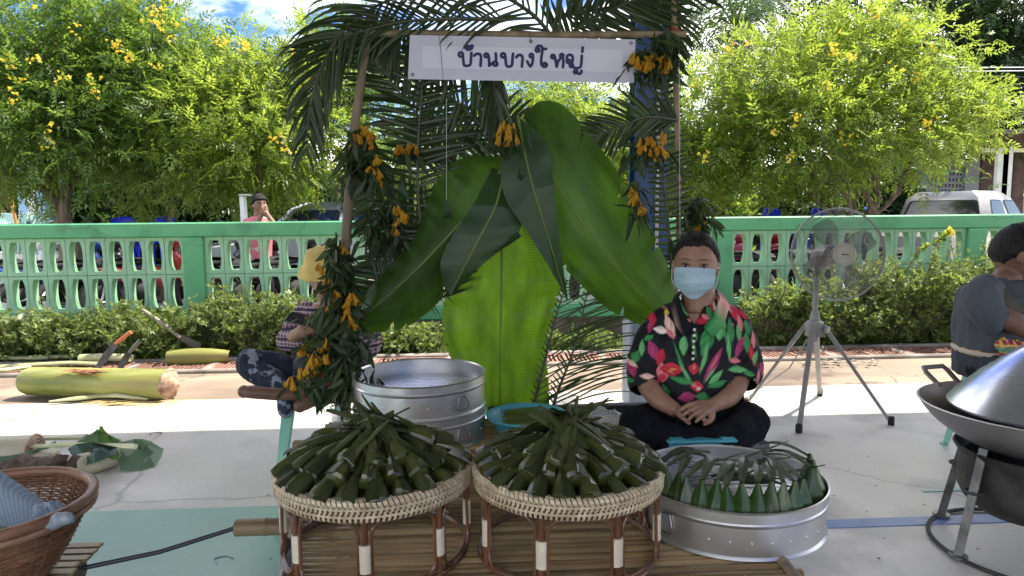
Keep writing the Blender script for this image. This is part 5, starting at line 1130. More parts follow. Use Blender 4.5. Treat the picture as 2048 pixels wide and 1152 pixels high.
frond('coconut frond with stringy leaflets low on the right behind the woman', [(1085, 900, .06), (1110, 800, .08), (1150, 690, .1), (1180, 560, .12)], .40, n=34, side=(1, .15), droop=.75, ang=(48, 55), width=.0038, gravity=.35)
frond('second low coconut frond spreading right from the centre banana leaf', [(1060, 840, .1), (1085, 740, .12), (1110, 640, .12), (1135, 560, .12)], .42, n=26, side=(1, .1), droop=.7, ang=(42, 52), width=.0036, gravity=.35)
frond('coconut frond over the fence at the left side of the stall', [(905, 480, .14), (850, 460, .14), (780, 420, .14), (715, 380, .13)], .22, n=30, droop=.5, ang=(70, 50), width=.009)
frond('coconut frond slanting down towards the seated man', [(830, 440, .12), (790, 520, .12), (750, 570, .12), (705, 600, .12)], .20, n=30, droop=.5, ang=(65, 50), width=.008)

# ------------------------------------------------------------------ banana leaves
def banana(label, mid, up, lo, dys, mat='banana', rel=.06, ripple=.007, nV=150, nU=12, seed=0, group='banana leaves hung on the stall', notch=.4):
    """mid/up/lo: pixel polylines of midrib and the two edges; dys: depth offsets along the leaf"""
    def samp(pl, t):
        x = t*(len(pl)-1); i = min(int(x), len(pl)-2); f = x-i
        q = [pl[max(i-1, 0)], pl[i], pl[i+1], pl[min(i+2, len(pl)-1)]]
        return tuple(.5*(2*q[1][m]+(-q[0][m]+q[2][m])*f+(2*q[0][m]-5*q[1][m]+4*q[2][m]-q[3][m])*f*f+(-q[0][m]+3*q[1][m]-3*q[2][m]+q[3][m])*f**3) for m in range(2))
    def dy(t): x = t*(len(dys)-1); i = min(int(x), len(dys)-2); return dys[i]+(dys[i+1]-dys[i])*(x-i)
    t0 = thing('banana_leaf', label, 'banana leaf', B(*mid[0], dy(0)), group); rs = random.Random(seed); ph = rs.uniform(0, 6)
    for side, edge in ((1, up), (-1, lo)):
        nts = [(rs.uniform(.15, .9), rs.uniform(.04, notch), rs.uniform(.003, .006)) for _ in range(5)]
        V = []; UV = []; F_ = []
        for i in range(nV+1):
            t = i/nV; mx_, my_ = samp(mid, t); ex, ey = samp(edge, t)
            for j in range(nU+1):
                u = j/nU; cutk = 1-max([a_*math.exp(-((t-t_c)/w_)**2) for t_c, a_, w_ in nts]); u *= cutk*(1-.012*rs.random()*(j == nU)); x, y = mx_+(ex-mx_)*u, my_+(ey-my_)*u
                d = dy(t)+rel*u**1.5*(1 if side > 0 else .7)+ripple*u*math.sin(t*34+ph+2*u)+ripple*.9*u*math.sin(t*11+ph*2)+ (ripple*.45*math.sin(t*90+ph)*u*u*(ripple > .004))
                V.append(B(x, y, d)); UV.append((u, t))
        for i in range(nV):
            for j in range(nU):
                a = i*(nU+1)+j; q = (a, a+1, a+nU+2, a+nU+1); F_.append(q if side < 0 else q[::-1])
        b = MB(); b.add(V, F_); b.build('blade', M[mat], t0, uv=UV, ang=180)
    b = MB(); m_ = [B(*samp(mid, i/20), dy(i/20)-.004) for i in range(21)]; b.tube(m_, [.0055*(1-.75*i/20) for i in range(21)], 8); b.build('midrib', M['midrib'], t0)
    return t0
banana('upright banana leaf at the bottom centre with straight pale midrib', [(1004, 470), (1003, 560), (1001, 650), (1000, 740), (999, 830)], [(1060, 440), (1122, 545), (1117, 600), (1092, 690), (1098, 760), (1100, 830)], [(980, 470), (915, 560), (888, 600), (886, 680), (915, 740), (938, 780), (942, 830)], [.07, .09, .12, .14, .15], seed=2, rel=.02, notch=.12)
banana('large banana leaf hanging to the left', [(1005, 335), (960, 400), (880, 490), (800, 570), (716, 642)], [(1000, 312), (925, 316), (880, 352), (848, 420), (826, 478), (772, 540), (736, 580), (716, 640)], [(1012, 370), (1036, 430), (1002, 480), (935, 555), (890, 592), (848, 632), (790, 662), (726, 662), (714, 645)], [.03, .0, -.03, -.03, -.01], seed=3, mat='banana_mid', ripple=.009)
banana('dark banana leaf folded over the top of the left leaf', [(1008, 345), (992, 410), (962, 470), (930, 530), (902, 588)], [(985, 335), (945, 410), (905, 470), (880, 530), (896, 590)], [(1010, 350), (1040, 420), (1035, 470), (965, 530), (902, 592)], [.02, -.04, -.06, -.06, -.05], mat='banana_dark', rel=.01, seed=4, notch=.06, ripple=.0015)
banana('huge banana leaf hanging to the right', [(1046, 238), (1120, 380), (1200, 490), (1270, 575), (1352, 655)], [(1050, 222), (1090, 200), (1140, 222), (1220, 320), (1275, 405), (1318, 490), (1345, 560), (1356, 650)], [(1042, 245), (1068, 310), (1090, 420), (1120, 520), (1160, 568), (1215, 618), (1262, 642), (1310, 660), (1350, 662)], [.04, .0, -.03, -.03, .0], seed=5, mat='banana_mid', ripple=.009)
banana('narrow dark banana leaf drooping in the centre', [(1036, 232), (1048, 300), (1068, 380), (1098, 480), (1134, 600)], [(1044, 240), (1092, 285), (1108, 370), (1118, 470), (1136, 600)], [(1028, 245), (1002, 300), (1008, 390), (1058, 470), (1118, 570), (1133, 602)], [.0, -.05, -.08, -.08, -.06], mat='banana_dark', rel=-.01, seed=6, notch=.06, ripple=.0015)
# rolled grey leaf end and torn hanging scraps
b = MB(); a, c = B(1040, 468, -.07), B(985, 505, -.05); b.tube([a, a.lerp(c, .5)+Vector((0, 0, -.005)), c], [.022, .016, .006], 12, flat=.5); tag(b.build('rolled_leaf', M['banana_dark']), 'small rolled grey green leaf end where the banana leaves cross', 'leaf')
for i, pl in enumerate([[(890, 395), (903, 420), (906, 438), (885, 436)], [(985, 278), (992, 300), (975, 300), (968, 292)], [(1040, 330), (1050, 350), (1044, 362), (1034, 360)], [(1258, 205), (1272, 236), (1262, 244), (1250, 238)], [(795, 380), (805, 360), (818, 398), (795, 402)], [(1340, 475), (1360, 500), (1350, 520), (1338, 500)]]):
    b = MB(); pts = [B(x, y, -.09+.01*k) for k, (x, y) in enumerate(pl)]; c = sum(pts, Vector())/len(pts)+Vector((0, -.012, 0)); n = len(pts); b.add(pts+[c], [(k, (k+1) % n, n) for k in range(n)]); b.add([p+Vector((0, .003, 0)) for p in pts], [tuple(range(n-1, -1, -1))])
    b.tube([B(pl[0][0]-2, pl[0][1]-22, -.07), pts[0]], .0008, 5)
    lab = ['dark folded leaf scrap hanging on the left banana leaf', 'pale torn leaf scrap at the top of the left banana leaf', 'tiny leaf scrap on the narrow dark banana leaf', 'dark leaf scrap hanging below the right end of the banner', 'dark leaf scrap hanging in front of the left fronds', 'leaf scrap beside the right bamboo post'][i]
    tag(b.build('leaf_scrap', M['banana_dark'], smooth=False), lab, 'leaf')
# ------------------------------------------------------------------ flower bunches
def trumpet():
    b = MB(); rows = []
    for z, r, k in ((0, .003, 0), (.008, .0048, 0), (.02, .0078, .06), (.032, .0098, .22), (.042, .0112, .38), (.050, .010, .5)):
        rows.append([Vector((r*(1+k*math.cos(5*a))*math.cos(a+z*12), r*(1+k*math.cos(5*a))*math.sin(a+z*12), -z+.007*(k > .3)*math.cos(5*a+1)+.003*math.sin(3*a)*(k > .1))) for a in [2*PI*i/20 for i in range(21)]])
    b.grid(rows); return np.array(b.v), np.array(b.f)
TRUMP = trumpet()
def wleaf():
    b = MB(); rows = []
    for u in (0, .25, .5, .75, 1):
        w = .011*math.sin(PI*min(1, .1+u*.88)); rows.append([Vector((-w, .003*math.sin(9*u), -u*.085)), Vector((0, .004, -u*.085)), Vector((w, -.003*math.sin(7*u), -u*.085))])
    b.grid(rows); return np.array(b.v), np.array(b.f)
WL = wleaf()
def bunch(label, px, py, w, h, nf, nl, dy=-.06, fs=1.0, fpos=None):
    c = B(px, py, dy); t = thing('flower_bunch', label, 'flower bunch', c, 'bunches of drooping yellow flowers tied to the stall'); sc_ = c.y/CAMF
    def jr(n, td):
        out = []
        for i in range(n):
            e = Euler((random.gauss(0, td), random.gauss(0, td), random.uniform(0, 6.28))); out.append(np.array(e.to_matrix()))
        return np.array(out)
    if nl:
        n = nl; u = rng.uniform(0, 1, n); P_ = np.stack([c.x+rng.normal(size=n)*w*sc_*.36*(.45+.55*u), c.y+rng.normal(size=n)*.028, c.z+h*sc_*(.5-u*.95)], 1)
        V, F_ = scatter(WL[0], WL[1], P_, jr(n, .55), rng.uniform(.6, 1.25, n)); npmesh('wilted_leaf', V, F_, M['wilt'], t, kind='stuff')
    b = MB(); b.tube([c+Vector((0, 0, h*sc_*.55)), c, c+Vector((.005, 0, -h*sc_*.25))], [.004, .003, .002], 6); b.build('stem', M['wilt'], t)
    for k in range(nf):
        if fpos: x, y = fpos[k]; p = YP(x, y, c.y-.035+random.uniform(-.01, .01)); p.z += .02
        else: p = c+Vector((random.gauss(0, .3)*w*sc_, -.02+random.uniform(-.015, .015), random.uniform(-.35, .25)*h*sc_))
        m = jr(3, .35); pp = np.array([tuple(p)]*3)+rng.normal(size=(3, 3))*.006; V, F_ = scatter(TRUMP[0], TRUMP[1], pp, m, fs*rng.uniform(.5, .85, 3)); npmesh('flower', V, F_, M['marigold'], t, smooth=True)
random.seed(33)
bunch('large bunch of yellow flowers and wilted leaves low on the left post', 672, 705, 125, 190, 11, 360, fpos=[(610, 700), (620, 715), (628, 690), (640, 690), (617, 735), (635, 720), (650, 718), (603, 745), (586, 765), (650, 690), (625, 742)], dy=-.10, fs=1.15)
bunch('bunch of yellow flowers half way up the lower left post', 684, 600, 62, 160, 8, 190, fpos=[(660, 600), (668, 590), (697, 640), (705, 610), (700, 650), (704, 595), (655, 575), (662, 615)], dy=-.08, fs=1.15)
bunch('leafy bunch beside the yellow bucket hat', 674, 515, 40, 90, 3, 70, fpos=[(690, 505), (640, 540), (660, 570)], dy=-.06)
bunch('bunch of yellow flowers high on the left post', 722, 285, 55, 60, 6, 60, fpos=[(708, 285), (718, 278), (742, 275), (745, 300), (722, 262), (735, 262)])
bunch('pair of yellow flowers hanging right of the left post', 752, 345, 40, 70, 4, 40, fpos=[(745, 340), (760, 352), (752, 325), (762, 365)])
bunch('orange yellow flowers tied where the banana leaves meet', 1018, 262, 50, 40, 7, 30, fpos=[(1005, 280), (1020, 275), (1030, 262), (1008, 255), (1015, 262), (1028, 275), (1012, 270)], dy=-.1)
bunch('yellow flowers behind the left fronds', 815, 300, 60, 20, 3, 12, fpos=[(800, 298), (815, 295), (832, 300)], dy=.03)
bunch('yellow flowers hanging at the right end of the banner', 1300, 125, 80, 50, 8, 70, fpos=[(1278, 128), (1290, 125), (1302, 138), (1310, 122), (1332, 132), (1336, 125), (1272, 120), (1296, 130)])
bunch('yellow flowers half way up inside the right post', 1300, 295, 80, 60, 8, 60, fpos=[(1285, 290), (1295, 285), (1308, 300), (1315, 310), (1290, 300), (1330, 275), (1320, 298), (1300, 306)])
bunch('yellow flowers at the edge of the right banana leaf', 1272, 400, 40, 80, 4, 30, fpos=[(1262, 385), (1270, 405), (1278, 420), (1268, 395)])
bunch('dark wilted bunch with orange flowers behind the left leaf', 770, 450, 80, 90, 4, 160, fpos=[(795, 420), (800, 445), (790, 465), (805, 430)], dy=.05)
bunch('dark leafy bunch on the right post above the seated woman', 1395, 430, 60, 70, 2, 110, fpos=[(1400, 450), (1390, 460)], dy=.1)
bunch('leafy bunch at the top of the right post', 1330, 95, 60, 60, 0, 90)
bunch('leafy bunch behind the left post', 705, 330, 40, 80, 0, 60, dy=-.02)
for i, (x0, y0, x1, y1) in enumerate([(672, 500, 674, 690), (893, 200, 893, 400), (1358, 90, 1360, 470)]):
    tag(MB().tube([B(x0, y0, -.1), B(x1, y1, -.1)], .0009, 5).build('string', pm('string%d' % i, (.5, .5, .5), rough=.5)), ['pale string hanging beside the left post', 'thin string in front of the left fronds', 'thin string along the right post'][i], 'string')
# ------------------------------------------------------------------ people
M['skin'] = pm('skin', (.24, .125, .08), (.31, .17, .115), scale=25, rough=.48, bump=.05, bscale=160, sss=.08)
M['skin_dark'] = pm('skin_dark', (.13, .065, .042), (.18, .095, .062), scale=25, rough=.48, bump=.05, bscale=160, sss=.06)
M['hair'] = pm('hair', (.004, .0035, .0035), (.014, .012, .011), scale=60, rough=.42, spec=.3, bump=.8, bscale=90, stretch=(4, 4, .8))
M['eye'] = pm('eye', (.02, .012, .01), rough=.15)
M['eye_white'] = pm('eye_white', (.26, .23, .21), rough=.2)
def chain(b, pts, n=14, squash=None):
    """limb through points with radii, rounded ends"""
    P_ = [Vector(p[0]) for p in pts]; rs = [p[1] for p in pts]; fine = []; fr_ = []
    q = [P_[0]*2-P_[1]]+P_+[P_[-1]*2-P_[-2]]; rq = [rs[0]]+rs+[rs[-1]]
    for i in range(1, len(q)-2):
        for k in range(6):
            t = k/6; a, b_, c, d = q[i-1], q[i], q[i+1], q[i+2]; fine.append(.5*((2*b_)+(c-a)*t+(2*a-5*b_+4*c-d)*t*t+(3*b_-a-3*c+d)*t**3)); fr_.append(rq[i]+(rq[i+1]-rq[i])*(3*t*t-2*t**3))
    fine.append(P_[-1]); fr_.append(rs[-1]); b.tube(fine, fr_, n, flat=squash); b.ell(fine[0], fr_[0], n=12, k=8); b.ell(fine[-1], fr_[-1], n=12, k=8)
def loft(b, secs, n=28):
    """closed torso through (centre, half width, half depth[, yaw])"""
    rows = []
    for s in secs:
        c, w, d = Vector(s[0]), s[1], s[2]; ya = s[3] if len(s) > 3 else 0; X = Vector((math.cos(ya), math.sin(ya), 0)); Yv = Vector((-math.sin(ya), math.cos(ya), 0))
        rows.append([c+X*w*math.copysign(abs(math.cos(2*PI*k/n))**.85, math.cos(2*PI*k/n))+Yv*d*math.sin(2*PI*k/n) for k in range(n)])
    vs = [p for r in rows for p in r]; m = len(rows); fs = [(i*n+j, i*n+(j+1) % n, (i+1)*n+(j+1) % n, (i+1)*n+j) for i in range(m-1) for j in range(n)]
    fs += [tuple(range(n-1, -1, -1)), tuple((m-1)*n+j for j in range(n))]; b.add(vs, fs)
def gs(x, s): return math.exp(-x*x/(2*s*s))
def head_fn(u):
    """u unit direction, face towards -Y; returns point of the head surface (metres)"""
    x, y, z = u; f = max(0, -y)
    w = .076; d = .092; h = .112; p = [x*w, y*d, z*h]
    low = max(0, -z); p[0] *= 1-.30*low**1.4; 
    if y < 0: p[1] -= .010*low*f
    else: p[1] *= 1-.22*low; 
    if z > 0: p[0] *= 1+.02*z
    X, Z = p[0], p[2]
    if y < 0:
        n = .020*gs(X, .0085)*gs(Z+.022, .011)+.011*gs(X, .007)*gs(Z-.0, .018)+.006*gs(abs(X)-.012, .006)*gs(Z+.026, .007)
        e = -.009*gs(abs(X)-.032, .013)*gs(Z-.008, .009); br = .0045*gs(abs(X)-.03, .02)*gs(Z-.028, .007)
        li = .006*gs(X, .018)*(gs(Z+.050, .0045)+gs(Z+.061, .0045)); ml = -.003*gs(X, .02)*gs(Z+.0555, .0018); ch = .006*gs(X, .016)*gs(Z+.088, .014); ck = .004*gs(abs(X)-.04, .016)*gs(Z+.022, .018)
        p[1] -= (n+e+br+li+ml+ch+ck)
    return Vector(p)
def head(b, c, Mr, s=1.0):
    rows = []; N1, N2 = 44, 56
    for i in range(N1+1):
        th_ = PI*i/N1-PI/2
        rows.append([c+Mr @ (head_fn((math.cos(th_)*math.cos(2*PI*j/N2), math.cos(th_)*math.sin(2*PI*j/N2), math.sin(th_)))*s) for j in range(N2+1)])
    b.grid(rows)
    for sx in (-1, 1):
        cc = c+Mr @ Vector((sx*.078*s, .012*s, -.008*s)); b.ell(cc, (.007*s, .016*s, .029*s), Mr @ Euler((.15, 0, sx*-.35)).to_matrix(), 12, 8); b.ell(c+Mr @ Vector((sx*.076*s, .006*s, -.028*s)), (.006*s, .008*s, .010*s), Mr, 10, 6)
def hair_cap(c, Mr, s, parent, mat, front=.062, grow=.010, back=-.07, side=-.005, name='hair', bun=False, rag=.006):
    """hair shell following the skull, cut along a hairline that drops towards the back"""
    b = MB(); rows = []; N1, N2 = 30, 64
    for j in range(N2+1):
        a = 2*PI*j/N2; dx, dy = math.cos(a), math.sin(a); f = -dy
        line = front if f > .75 else (front+(side-front)*((.75-f)/.75) if f > 0 else side+(back-side)*min(1, -f*1.5)); line += random.uniform(-rag, rag)
        z0_ = max(-.98, line/.112); th0 = math.asin(max(-1, min(1, z0_))); col = []
        for i in range(N1+1):
            th_ = th0+(PI/2-th0)*i/N1; p = head_fn((math.cos(th_)*dx, math.cos(th_)*dy, math.sin(th_))); g = grow*min(1, .25+i/4)*(1+.12*math.sin(a*23+i)+.05*math.sin(a*41)); n = Vector((p.x/.076**2, p.y/.092**2, p.z/.112**2)).normalized(); col.append(c+Mr @ ((p+n*g)*s))
        rows.append(col)
    b.grid(rows); rows2 = [[c+(p-c)*.93 for p in r] for r in rows]; b.grid([r[::-1] for r in rows2]); b.grid([[r[0], q[0]] for r, q in zip(rows, rows2)])
    if bun: b.ell(c+Mr @ Vector((0, .105*s, .02*s)), (.035*s, .03*s, .035*s), None, 14, 10)
    return b.build(name, mat, parent, ang=180)
def face_bits(c, Mr, s, parent, mouth=True, closed=False, glasses=False):
    for sx in (-1, 1):
        o = Vector((sx*.031, 0, .007)); y = head_fn((sx*.031/.076*1.0, -.85, .007/.112)).y
        u = Vector((sx*.031/.076, -math.sqrt(max(0, 1-(.031/.076)**2-(.007/.112)**2)), .007/.112)); p = head_fn(u)
        b = MB(); b.ell(c+Mr @ ((p+Vector((0, .004, 0)))*s), (.0130*s, .008*s, .0044*s), Mr, 12, 8); b.build('eye', M['eye_white'], parent)
        b = MB(); b.ell(c+Mr @ ((p+Vector((0, -.0018, 0)))*s), (.0058*s, .0035*s, .0055*s), Mr, 10, 6); b.build('iris', M['eye'], parent)
        b = MB(); pts = []
        for k in range(7):
            x = sx*(.015+.032*k/6); z = .0145-.0045*((k-3)/3)**2; q = head_fn((x/.076, -math.sqrt(max(0, 1-(x/.076)**2-(z/.112)**2)), z/.112)); pts.append(c+Mr @ ((q+Vector((0, -.0008, 0)))*s))
        b.tube(pts, [.0008*s, .0016*s, .0021*s, .0022*s, .0021*s, .0018*s, .001*s], 6); b.build('eyelid', M['hair'], parent)
        b = MB(); pts = []
        for k in range(8):
            x = sx*(.012+.042*k/7); z = .0275+.0045*math.sin(PI*(.15+k/7*.85)); q = head_fn((x/.076, -math.sqrt(max(0, 1-(x/.076)**2-(z/.112)**2)), z/.112)); pts.append(c+Mr @ ((q+Vector((0, -.0005, 0)))*s))
        b.tube(pts, [.0014*s, .0024*s, .0028*s, .0029*s, .0027*s, .0022*s, .0016*s, .001*s], 6, flat=.6); b.build('eyebrow', M['hair'], parent)
    if mouth:
        b = MB(); pts = []
        for k in range(9):
            x = -.024+.048*k/8; z = -.0555; q = head_fn((x/.076, -math.sqrt(max(0, 1-(x/.076)**2-(z/.112)**2)), z/.112)); pts.append(c+Mr @ ((q+Vector((0, .0005, 0)))*s))
        b.tube(pts, [.002*s]+[.0048*s]*7+[.002*s], 8, flat=.8); b.build('lips', pm('lips', (.28, .09, .07), rough=.4) if 'lips' not in MATS else MATS['lips'], parent)
    if glasses:
        for sx in (-1, 1):
            b = MB(); b.torus(c+Mr @ (Vector((sx*.033, -.103, .006))*s), .021*s, .0018*s, 20, 6, Mr @ Matrix.Rotation(PI/2, 3, 'X')); b.tube([c+Mr @ (Vector((sx*.054, -.098, .008))*s), c+Mr @ (Vector((sx*.078, .0, .004))*s)], .0016*s, 6); b.build('glasses_rim', M['black'], parent)
def hand(b, wrist, palm_end, nrm, curl=.5, r=.0078, L=.075, thumb_side=1, spread=.25, fw=.078, bend_dir=None):
    """palm from wrist to palm_end, four unequal bent fingers and a thumb; nrm = palm normal (palm side)"""
    w, e, nn = Vector(wrist), Vector(palm_end), Vector(nrm).normalized(); d = (e-w).normalized(); s = d.cross(nn).normalized(); nn = s.cross(d).normalized()
    for t in (-1.1, -.4, .4, 1.1): chain(b, [(w+s*t*fw*.17, .013), (w.lerp(e, .5)+s*t*fw*.27, .0125), (e+s*t*fw*.32, .0098)], 10)
    for i, ln in enumerate((.86, 1, .95, .74)):
        k = i-1.5; base = e+s*k*fw*.26; dr_ = (d+s*k*spread*.25).normalized(); p = base; pts = [(p, r*1.1)]; a = 0
        for j, seg in enumerate((.45, .32, .23)):
            a += curl*(1.0 if j else .6); v = dr_*math.cos(a)+nn*math.sin(a); p = p+v*L*ln*seg; pts.append((p, r*(1-.09*(j+1))))
        chain(b, pts, 10)
    ts = thumb_side; base = w.lerp(e, .25)+s*ts*fw*.36+nn*.006; dr_ = (d*.75+s*ts*.62+nn*.35).normalized(); p1 = base+dr_*L*.38; p2 = p1+(d*.95+s*ts*.15+nn*.4).normalized()*L*.36; p3 = p2+(d-s*ts*.1+nn*.5).normalized()*L*.24
    chain(b, [(base, .0115), (p1, .0105), (p2, .0088), (p3, .0075)], 10)
def paint(o, base, shapes, soft=1.2, var=.0):
    """cloth print: coloured petals given as ellipses in the object's front plane (x, z)"""
    me = o.data; n = len(me.vertices); co_ = np.empty(n*3, np.float32); me.vertices.foreach_get('co', co_); co_ = co_.reshape(-1, 3)+np.array(OFF[o.name]); col = np.tile(np.array(base+(1,), np.float32), (n, 1))
    for cx, cz, a, b_, an, c in shapes:
        dx = co_[:, 0]-cx; dz = co_[:, 2]-cz; ca, sa = math.cos(an), math.sin(an); u = (dx*ca+dz*sa)/a; v = (-dx*sa+dz*ca)/b_; v = v/np.clip(1.12-.75*np.abs(u)**1.6, .12, 2)
        d = np.sqrt(u*u+v*v*.9); m = np.clip((1.0-d)*min(a, b_)/.0022, 0, 1)[:, None]; shade = (1+.35*np.clip(v, -1, 1)*.6+.18*np.sin(u*9+v*6))[:, None]
        cc = np.clip(np.array(c)*shade, 0, 1); rib = (np.abs(v) < .10)[:, None]*.22; cc = cc*(1+rib); col[:, :3] = col[:, :3]*(1-m)+cc*m
    at = me.color_attributes.new('Col', 'FLOAT_COLOR', 'POINT'); at.data.foreach_set('color', col.ravel())
def folds(o, amp=.003, sc_=14, seed=0):
    me = o.data; n = len(me.vertices); c = np.empty(n*3, np.float32); me.vertices.foreach_get('co', c); c = c.reshape(-1, 3); nr = np.empty(n*3, np.float32); me.vertices.foreach_get('normal', nr); nr = nr.reshape(-1, 3)
    w = np.array([noise.noise(Vector((float(p[0])*sc_*1.3+seed, float(p[1])*sc_*1.3, float(p[2])*sc_*.45)))+.5*noise.noise(Vector((float(p[0])*sc_*2.6, float(p[1])*sc_*2.6+seed, float(p[2])*sc_*1.2))) for p in c]); c += nr*(w*amp)[:, None]; me.vertices.foreach_set('co', c.ravel()); me.update()

# --- seated woman -----------------------------------------------------
D = DP; dW = 2.52
wm = thing('person', 'woman in a floral blouse and face mask sitting cross legged on the bamboo platform', 'person', (D(1390, 880, dW).x, D(1390, 880, dW).y, TZ))
hc = D(1391, 530, dW-.02); Mh = Euler((R(4), R(2), R(-20)), 'XYZ').to_matrix(); hs = .99
bd = MB(); head(bd, hc, Mh, hs)
chain(bd, [(D(1397, 640, dW+.03), .070), (D(1398, 603, dW+.015), .060), (D(1394, 560, dW+.01), .058)])
loft(bd, [(D(1392, 860, dW), .155, .10), (D(1392, 760, dW), .145, .10), (D(1394, 690, dW), .15, .10), (D(1395, 645, dW), .15, .085), (D(1396, 622, dW), .10, .06)])
chain(bd, [(D(1314, 652, dW), .036), (D(1296, 705, dW-.02), .043), (D(1292, 758, dW-.06), .038), (D(1314, 795, dW-.14), .035), (D(1347, 818, dW-.21), .026)])
chain(bd, [(D(1470, 650, dW), .036), (D(1480, 700, dW-.02), .043), (D(1478, 752, dW-.06), .038), (D(1462, 790, dW-.14), .034), (D(1424, 812, dW-.21), .025)])
hand(bd, D(1352, 818, dW-.21), D(1383, 828, dW-.24), (-.15, -.35, -1), curl=.10, L=.066, thumb_side=-1, fw=.070)
hand(bd, D(1420, 812, dW-.22), D(1396, 818, dW-.275), (-.2, .5, -1), curl=.35, L=.062, thumb_side=1, fw=.068)
bo = bd.build('body', M['skin'], wm); remesh(bo, .0038, 2, .5)
face_bits(hc, Mh, hs, wm, mouth=False)
hair_cap(hc, Mh, hs, wm, M['hair'], front=.076, grow=.011, side=.016, back=-.065, bun=True, rag=.004)
b = MB(); rs_h = random.Random(4)
for k in range(120):
    a = rs_h.uniform(-1.25, 1.25); z0_ = .080+rs_h.uniform(0, .02)-.035*max(0, abs(a)-.5); pts = []
    for q in range(6):
        z = min(.108, z0_+(.108-z0_)*(q/5)); th_ = math.asin(min(.985, z/.112)); u = Vector((math.cos(th_)*math.sin(a*(1-.35*q/5)), -math.cos(th_)*math.cos(a*(1-.35*q/5)), math.sin(th_))); pts.append(hc+Mh @ ((head_fn(u)+u*(.0095+rs_h.uniform(0, .003)))*hs))
    b.tube(pts, [.0004, .0009, .0009, .0009, .0008, .0006], 3, cap=False)
b.build('hair_strand', pm('grey_strand', (.006, .006, .006), (.05, .047, .046), scale=40, rough=.4), wm, kind='stuff')
# mask
b = MB(); rows = []
for i in range(15):
    u = -1+2*i/14; col = []
    for j in range(13):
        v = j/12; z = .000-v*.104+.010*(1-u*u)*(1-v)-.004+.016*u*u*v*v*1.4; x = u*(.071-.030*max(0, v-.45)**2/.3)
        xx = max(-.999, min(.999, x/.078)); q = head_fn((xx, -math.sqrt(max(0.0, 1-xx*xx-min(.75, (z/.118)**2))), z/.112)) if abs(xx) < .9 else head_fn((xx, -.2, z/.112))
        yy = -.092*math.sqrt(max(.02, 1-xx*xx*.92))-.016*gs(x, .03)*gs(v-.35, .3)-.006-.010*math.sin(PI*v)+(.0030*math.sin(v*24+.6*u) if .18 < v < .88 else 0)+.0015*math.sin(u*9+v*7)
        yy += .018*max(0, v-.6)
        col.append(hc+Mh @ (Vector((x, yy, z))*hs))
    rows.append(col)
b.grid(rows); b.grid([[p+Mh @ Vector((0, .002, 0)) for p in r][::-1] for r in rows]); b.build('face_mask', pm('mask', (.27, .39, .45), (.37, .50, .55), scale=14, rough=.75, bump=.35, bscale=30, stretch=(.3, 1, 2.4)), wm, ang=180)
for sx in (-1, 1):
    for z in (.002, -.085):
        MB().tube([hc+Mh @ (Vector((sx*.066, -.040, z))*hs), hc+Mh @ (Vector((sx*.080, -.01, (z-.01)*.6))*hs), hc+Mh @ (Vector((sx*.084, .016, -.012))*hs)], .0013, 6).build('ear_loop', pm('loop', (.7, .72, .72), rough=.6) if 'loop' not in MATS else MATS['loop'], wm)
MB().tube([hc+Mh @ Vector((.080, .008, -.03)), hc+Mh @ Vector((.082, .004, -.05)), hc+Mh @ Vector((.082, .002, -.085))], [.0012, .0018, .0014], 6).build('earring', M['wire'], wm)
# blouse
b = MB(); 
loft(b, [(D(1390, 868, dW-.02), .170, .125), (D(1390, 830, dW-.02), .174, .130), (D(1390, 760, dW-.02), .168, .128), (D(1392, 700, dW-.01), .166, .122), (D(1394, 660, dW-.0), .166, .108), (D(1394, 632, dW+.01), .150, .088), (D(1396, 614, dW+.02), .125, .074), (D(1397, 600, dW+.03), .092, .066), (D(1398, 588, dW+.035), .074, .060)], 36)
chain(b, [(D(1322, 645, dW), .056), (D(1303, 690, dW-.01), .066), (D(1292, 730, dW-.03), .069), (D(1288, 762, dW-.055), .064)])
chain(b, [(D(1464, 642, dW), .056), (D(1476, 690, dW-.01), .067), (D(1482, 722, dW-.03), .071), (D(1484, 745, dW-.05), .073)])
bl = b.build('blouse', attrm('floral_cloth', rough=.6, bump=.12, spec=.2, sheen=.05), wm); remesh(bl, .0036, 3, .5); folds(bl, .009, 13, 2); folds(bl, .0025, 40, 7)
# cut the neck opening and the sleeve mouths
def cut(o, fn):
    bm = bmesh.new(); bm.from_mesh(o.data); off = OFF[o.name]; kill = [f for f in bm.faces if fn(f.calc_center_median()+off)]; bmesh.ops.delete(bm, geom=kill, context='FACES'); bm.to_mesh(o.data); bm.free()
vA, vB, vC = D(1360, 588, dW), D(1436, 588, dW), D(1400, 655, dW)
def inV(p):
    if p.y > dW+.03: return (p-D(1397, 590, dW+.035)).length < .060
    k = p.y/dW; x, z = p.x/k, (p.z-CH)/k+CH; t = (z-vC.z)/(vA.z-vC.z); 
    if t < 0: return False
    return vC.x+(vA.x-vC.x)*t < x < vC.x+(vB.x-vC.x)*t
sl0, sl1 = D(1274, 768, dW-.055), D(1503, 748, dW-.05)
cut(bl, lambda p: inV(p) or (p-D(1294, 799, dW-.09)).length < .067 or (p-D(1478, 786, dW-.09)).length < .068)
g_, lg, rd, pk, pp, mg, ye, wh = (.035, .21, .06), (.12, .36, .13), (.44, .022, .045), (.56, .16, .17), (.66, .42, .36), (.33, .035, .12), (.60, .45, .06), (.7, .62, .55)
S_ = []
def cr(cx, cy, a, b_, an, c):
    p = D(1200+cx/2.45, 430+cy/2.45, dW-.1); k = (dW-.1)/CAMF/2.45; S_.append((p.x, p.z, a*k, b_*k, R(an), c))
